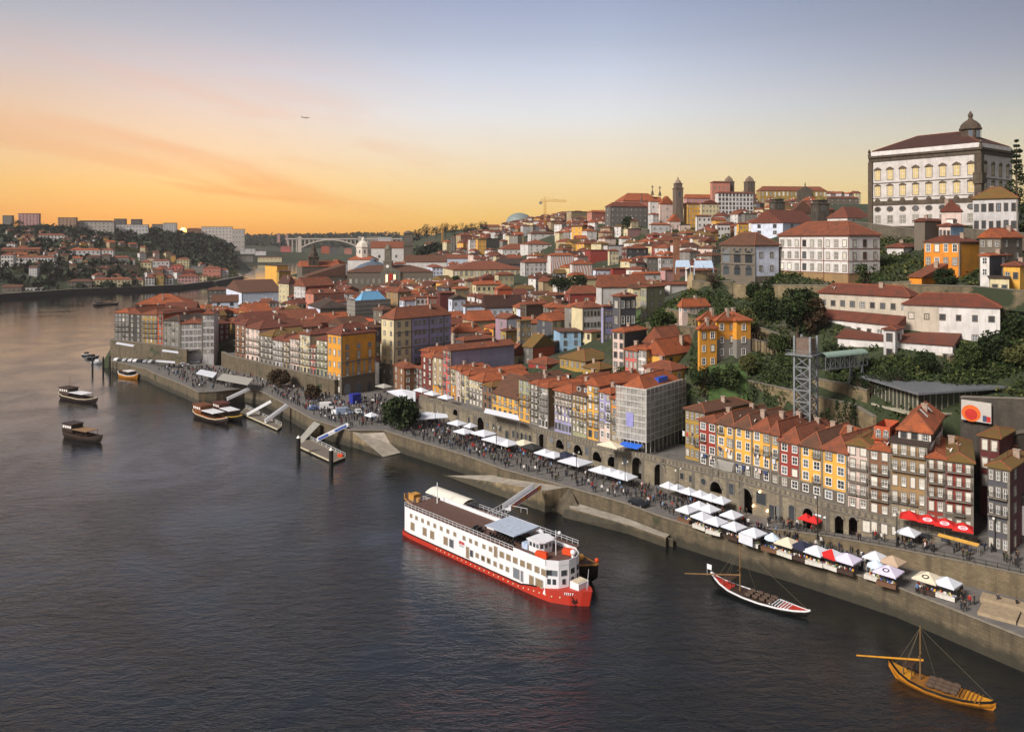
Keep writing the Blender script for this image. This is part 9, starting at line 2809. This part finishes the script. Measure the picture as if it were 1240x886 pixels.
for p in pts:
	a, s = rp.uniform(0, 6.28), rp.uniform(.92, 1.06)
	ca, sa = math.cos(a) * s, math.sin(a) * s
	W = np.stack([vs0[:, 0] * ca - vs0[:, 1] * sa + p.x, vs0[:, 0] * sa + vs0[:, 1] * ca + p.y, vs0[:, 2] * s + p.z], 1)
	b = sum(len(x) for x in V_)
	V_.append(W)
	F_ += [tuple(i + b for i in f) for f in fc0]
	ci = rp.choices(range(8), (36, 18, 14, 10, 6, 7, 5, 4))[0]
	M_ += [9 if c.z > 1.5 else 8 if c.z < .84 else ci for c in cz0]
me = bpy.data.meshes.new('crowd')
me.from_pydata(np.concatenate(V_).tolist(), [], F_)
for n_, h_ in COAT:
	me.materials.append(plain('coat_' + n_.replace(' ', '_'), h_, .8))
me.materials.append(plain('trousers_' + TROU[0], TROU[0], .8))
me.materials.append(plain('hair_and_faces', '6a4a38', .7))
me.polygons.foreach_set('material_index', M_)
o = tag(link('crowd', me), 'dense crowd of people filling the square and the left quay', 'crowd')
o['kind'] = 'stuff'
# ------------------------------------------------------------------ evening haze over the valley
m = bpy.data.materials.new('evening_haze')
m.use_nodes = True
nt = m.node_tree
nt.nodes.remove(nt.nodes['Principled BSDF'])
pv = N(nt, 'ShaderNodeVolumePrincipled')
pv.inputs['Color'].default_value = (.86, .8, .8, 1)
pv.inputs['Density'].default_value = .00006
pv.inputs['Anisotropy'].default_value = .2
L(nt, pv.outputs[0], nt.nodes['Material Output'].inputs['Volume'])
o = MB().box(-4200, -700, -8, 4200, 4700, 600).build('haze', m)
tag(o, 'thin evening haze filling the river valley', 'haze')
o['kind'] = 'stuff'
# ------------------------------------------------------------------ sky, light, camera
def world():
	w = bpy.data.worlds.new('World')
	sc.world = w
	w.use_nodes = True
	nt = w.node_tree
	bg = nt.nodes['Background']
	sky = N(nt, 'ShaderNodeTexSky', sky_type='NISHITA')
	sky.sun_disc = False
	sky.sun_elevation = R(1.2)
	sky.sun_rotation = R(-22.5)
	sky.altitude = 60
	sky.dust_density = 2.5
	sky.air_density = 1.2
	tc = N(nt, 'ShaderNodeTexCoord')
	sp = N(nt, 'ShaderNodeSeparateXYZ')
	L(nt, tc.outputs['Generated'], sp.inputs[0])
	def M(op, a, b=None):
		m = N(nt, 'ShaderNodeMath', operation=op)
		for i, x in enumerate((a, b)):
			if x is None:
				continue
			if hasattr(x, 'links'):
				L(nt, x, m.inputs[i])
			else:
				m.inputs[i].default_value = x
		return m.outputs[0]
	X, Yv, Z = sp.outputs
	r = M('SQRT', M('ADD', M('MULTIPLY', X, X), M('MULTIPLY', Yv, Yv)))
	el = M('DIVIDE', Z, M('MAXIMUM', r, .02))           # tangent of elevation
	azx = M('DIVIDE', X, M('MAXIMUM', r, .02))          # sine of azimuth, + to the right
	# gradients towards the sunset and away from it; tangent 0.30 is the top of the picture
	e1 = M('MULTIPLY', el, 1.0)
	az01 = M('MULTIPLY_ADD', azx, .5)
	az01.node.inputs[2].default_value = .5
	hi_ = [(.36, hexc('949eb6')), (.5, hexc('78849a')), (.75, hexc('465166')), (1.0, hexc('2c3444'))]
	left = ramp(nt, e1, [(0.0, hexc('f29228')), (.022, hexc('f8af40')), (.06, hexc('f7c86e')), (.10, hexc('f2d09c')), (.15, hexc('e2c8b0')), (.20, hexc('c9c0c2')), (.25, hexc('aab2c0')), (.31, hexc('8c99b2'))] + hi_)
	mid = ramp(nt, e1, [(0.0, hexc('f7b040')), (.03, hexc('fbce70')), (.07, hexc('fde2a6')), (.11, hexc('f8ebd2')), (.155, hexc('e8ebee')), (.21, hexc('ccd6e8')), (.25, hexc('b2bfd8')), (.31, hexc('98a6c8'))] + hi_)
	right = ramp(nt, e1, [(0.0, hexc('f8cf70')), (.04, hexc('f8d88e')), (.08, hexc('ecdcb0')), (.12, hexc('d2d0c0')), (.16, hexc('b4b8bd')), (.21, hexc('979db1')), (.25, hexc('8790a6')), (.31, hexc('737e9a'))] + hi_)
	f1 = ramp(nt, az01, [(.24, (0, 0, 0)), (.46, (1, 1, 1))])
	f2 = ramp(nt, az01, [(.56, (0, 0, 0)), (.78, (1, 1, 1))])
	base = mixc(nt, f2, mixc(nt, f1, left, mid), right)
	# streaky clouds, stretched along the horizon and slanting down to the right
	cb = N(nt, 'ShaderNodeCombineXYZ')
	L(nt, M('MULTIPLY', azx, 2.6), cb.inputs[0])
	L(nt, M('ADD', M('MULTIPLY', el, 20.0), M('MULTIPLY', azx, 3.4)), cb.inputs[1])
	n1 = N(nt, 'ShaderNodeTexNoise', Scale=1.15, Detail=7.0, Roughness=.55, Distortion=.5)
	L(nt, cb.outputs[0], n1.inputs['Vector'])
	cf = ramp(nt, n1.outputs['Fac'], [(.49, (0, 0, 0)), (.68, (1, 1, 1))])
	lm = ramp(nt, az01, [(.16, (1, 1, 1)), (.34, (.8, .8, .8)), (.5, (0, 0, 0))])
	em = ramp(nt, el, [(0.0, (.25, .25, .25)), (.05, (1, 1, 1)), (.13, (1, 1, 1)), (.24, (0, 0, 0))])
	f = M('MULTIPLY', M('MULTIPLY', cf, lm), em)
	f = M('MULTIPLY', f, .75)
	ccol = ramp(nt, el, [(0.0, hexc('f08a2c')), (.08, hexc('e89850')), (.15, hexc('eab08c')), (.25, hexc('d8b4ae'))])
	c2 = mixc(nt, f, base, ccol)
	# the sun's own glow right at the ridge
	# one flat fill tone added behind the camera to light the facades
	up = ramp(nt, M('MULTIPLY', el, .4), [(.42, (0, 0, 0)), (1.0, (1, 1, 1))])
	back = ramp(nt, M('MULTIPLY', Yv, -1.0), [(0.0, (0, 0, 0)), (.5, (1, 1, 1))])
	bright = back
	c3 = mixc(nt, bright, c2, (SKY_FILL[0], SKY_FILL[1], SKY_FILL[2]))
	below = ramp(nt, M('ADD', Z, .5), [(.49, (0, 0, 0)), (.5, (1, 1, 1))])
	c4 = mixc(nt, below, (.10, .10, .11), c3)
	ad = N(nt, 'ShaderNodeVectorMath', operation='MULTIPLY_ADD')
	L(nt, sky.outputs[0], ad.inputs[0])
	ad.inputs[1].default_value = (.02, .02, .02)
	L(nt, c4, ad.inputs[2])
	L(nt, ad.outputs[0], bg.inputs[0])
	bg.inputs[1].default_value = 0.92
SKY_FILL = (.46, .44, .46)
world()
su = bpy.data.lights.new('facade_fill', 'SUN')
su.energy = 5.0
su.angle = R(16)
su.color = (1, .93, .86)
so = bpy.data.objects.new('facade_fill', su)
COL.objects.link(so)
# added soft fill from behind the camera for the facades, not the setting sun
dv = Vector((-.62, -.5, .6)).normalized()
so.rotation_euler = dv.to_track_quat('Z', 'Y').to_euler()
cam = bpy.data.cameras.new('camera')
cam.sensor_width = 36
cam.lens = 36 * F / 1240
cam.shift_y = -(443 - HY) / 1240
cam.clip_end = 20000
cam.clip_start = 1
co = bpy.data.objects.new('camera', cam)
COL.objects.link(co)
co.location = (0, 0, H)
co.rotation_euler = (R(90), 0, 0)
sc.camera = co
vs = sc.view_settings
vs.view_transform = 'Standard'
vs.look = 'None'
vs.exposure = 0.14
vs.gamma = 1
sc.cycles.max_bounces = 5
sc.cycles.diffuse_bounces = 2
sc.cycles.glossy_bounces = 3
sc.cycles.transparent_max_bounces = 6
sc.cycles.volume_bounces = 0
sc.cycles.use_denoising = True
finish_labels()
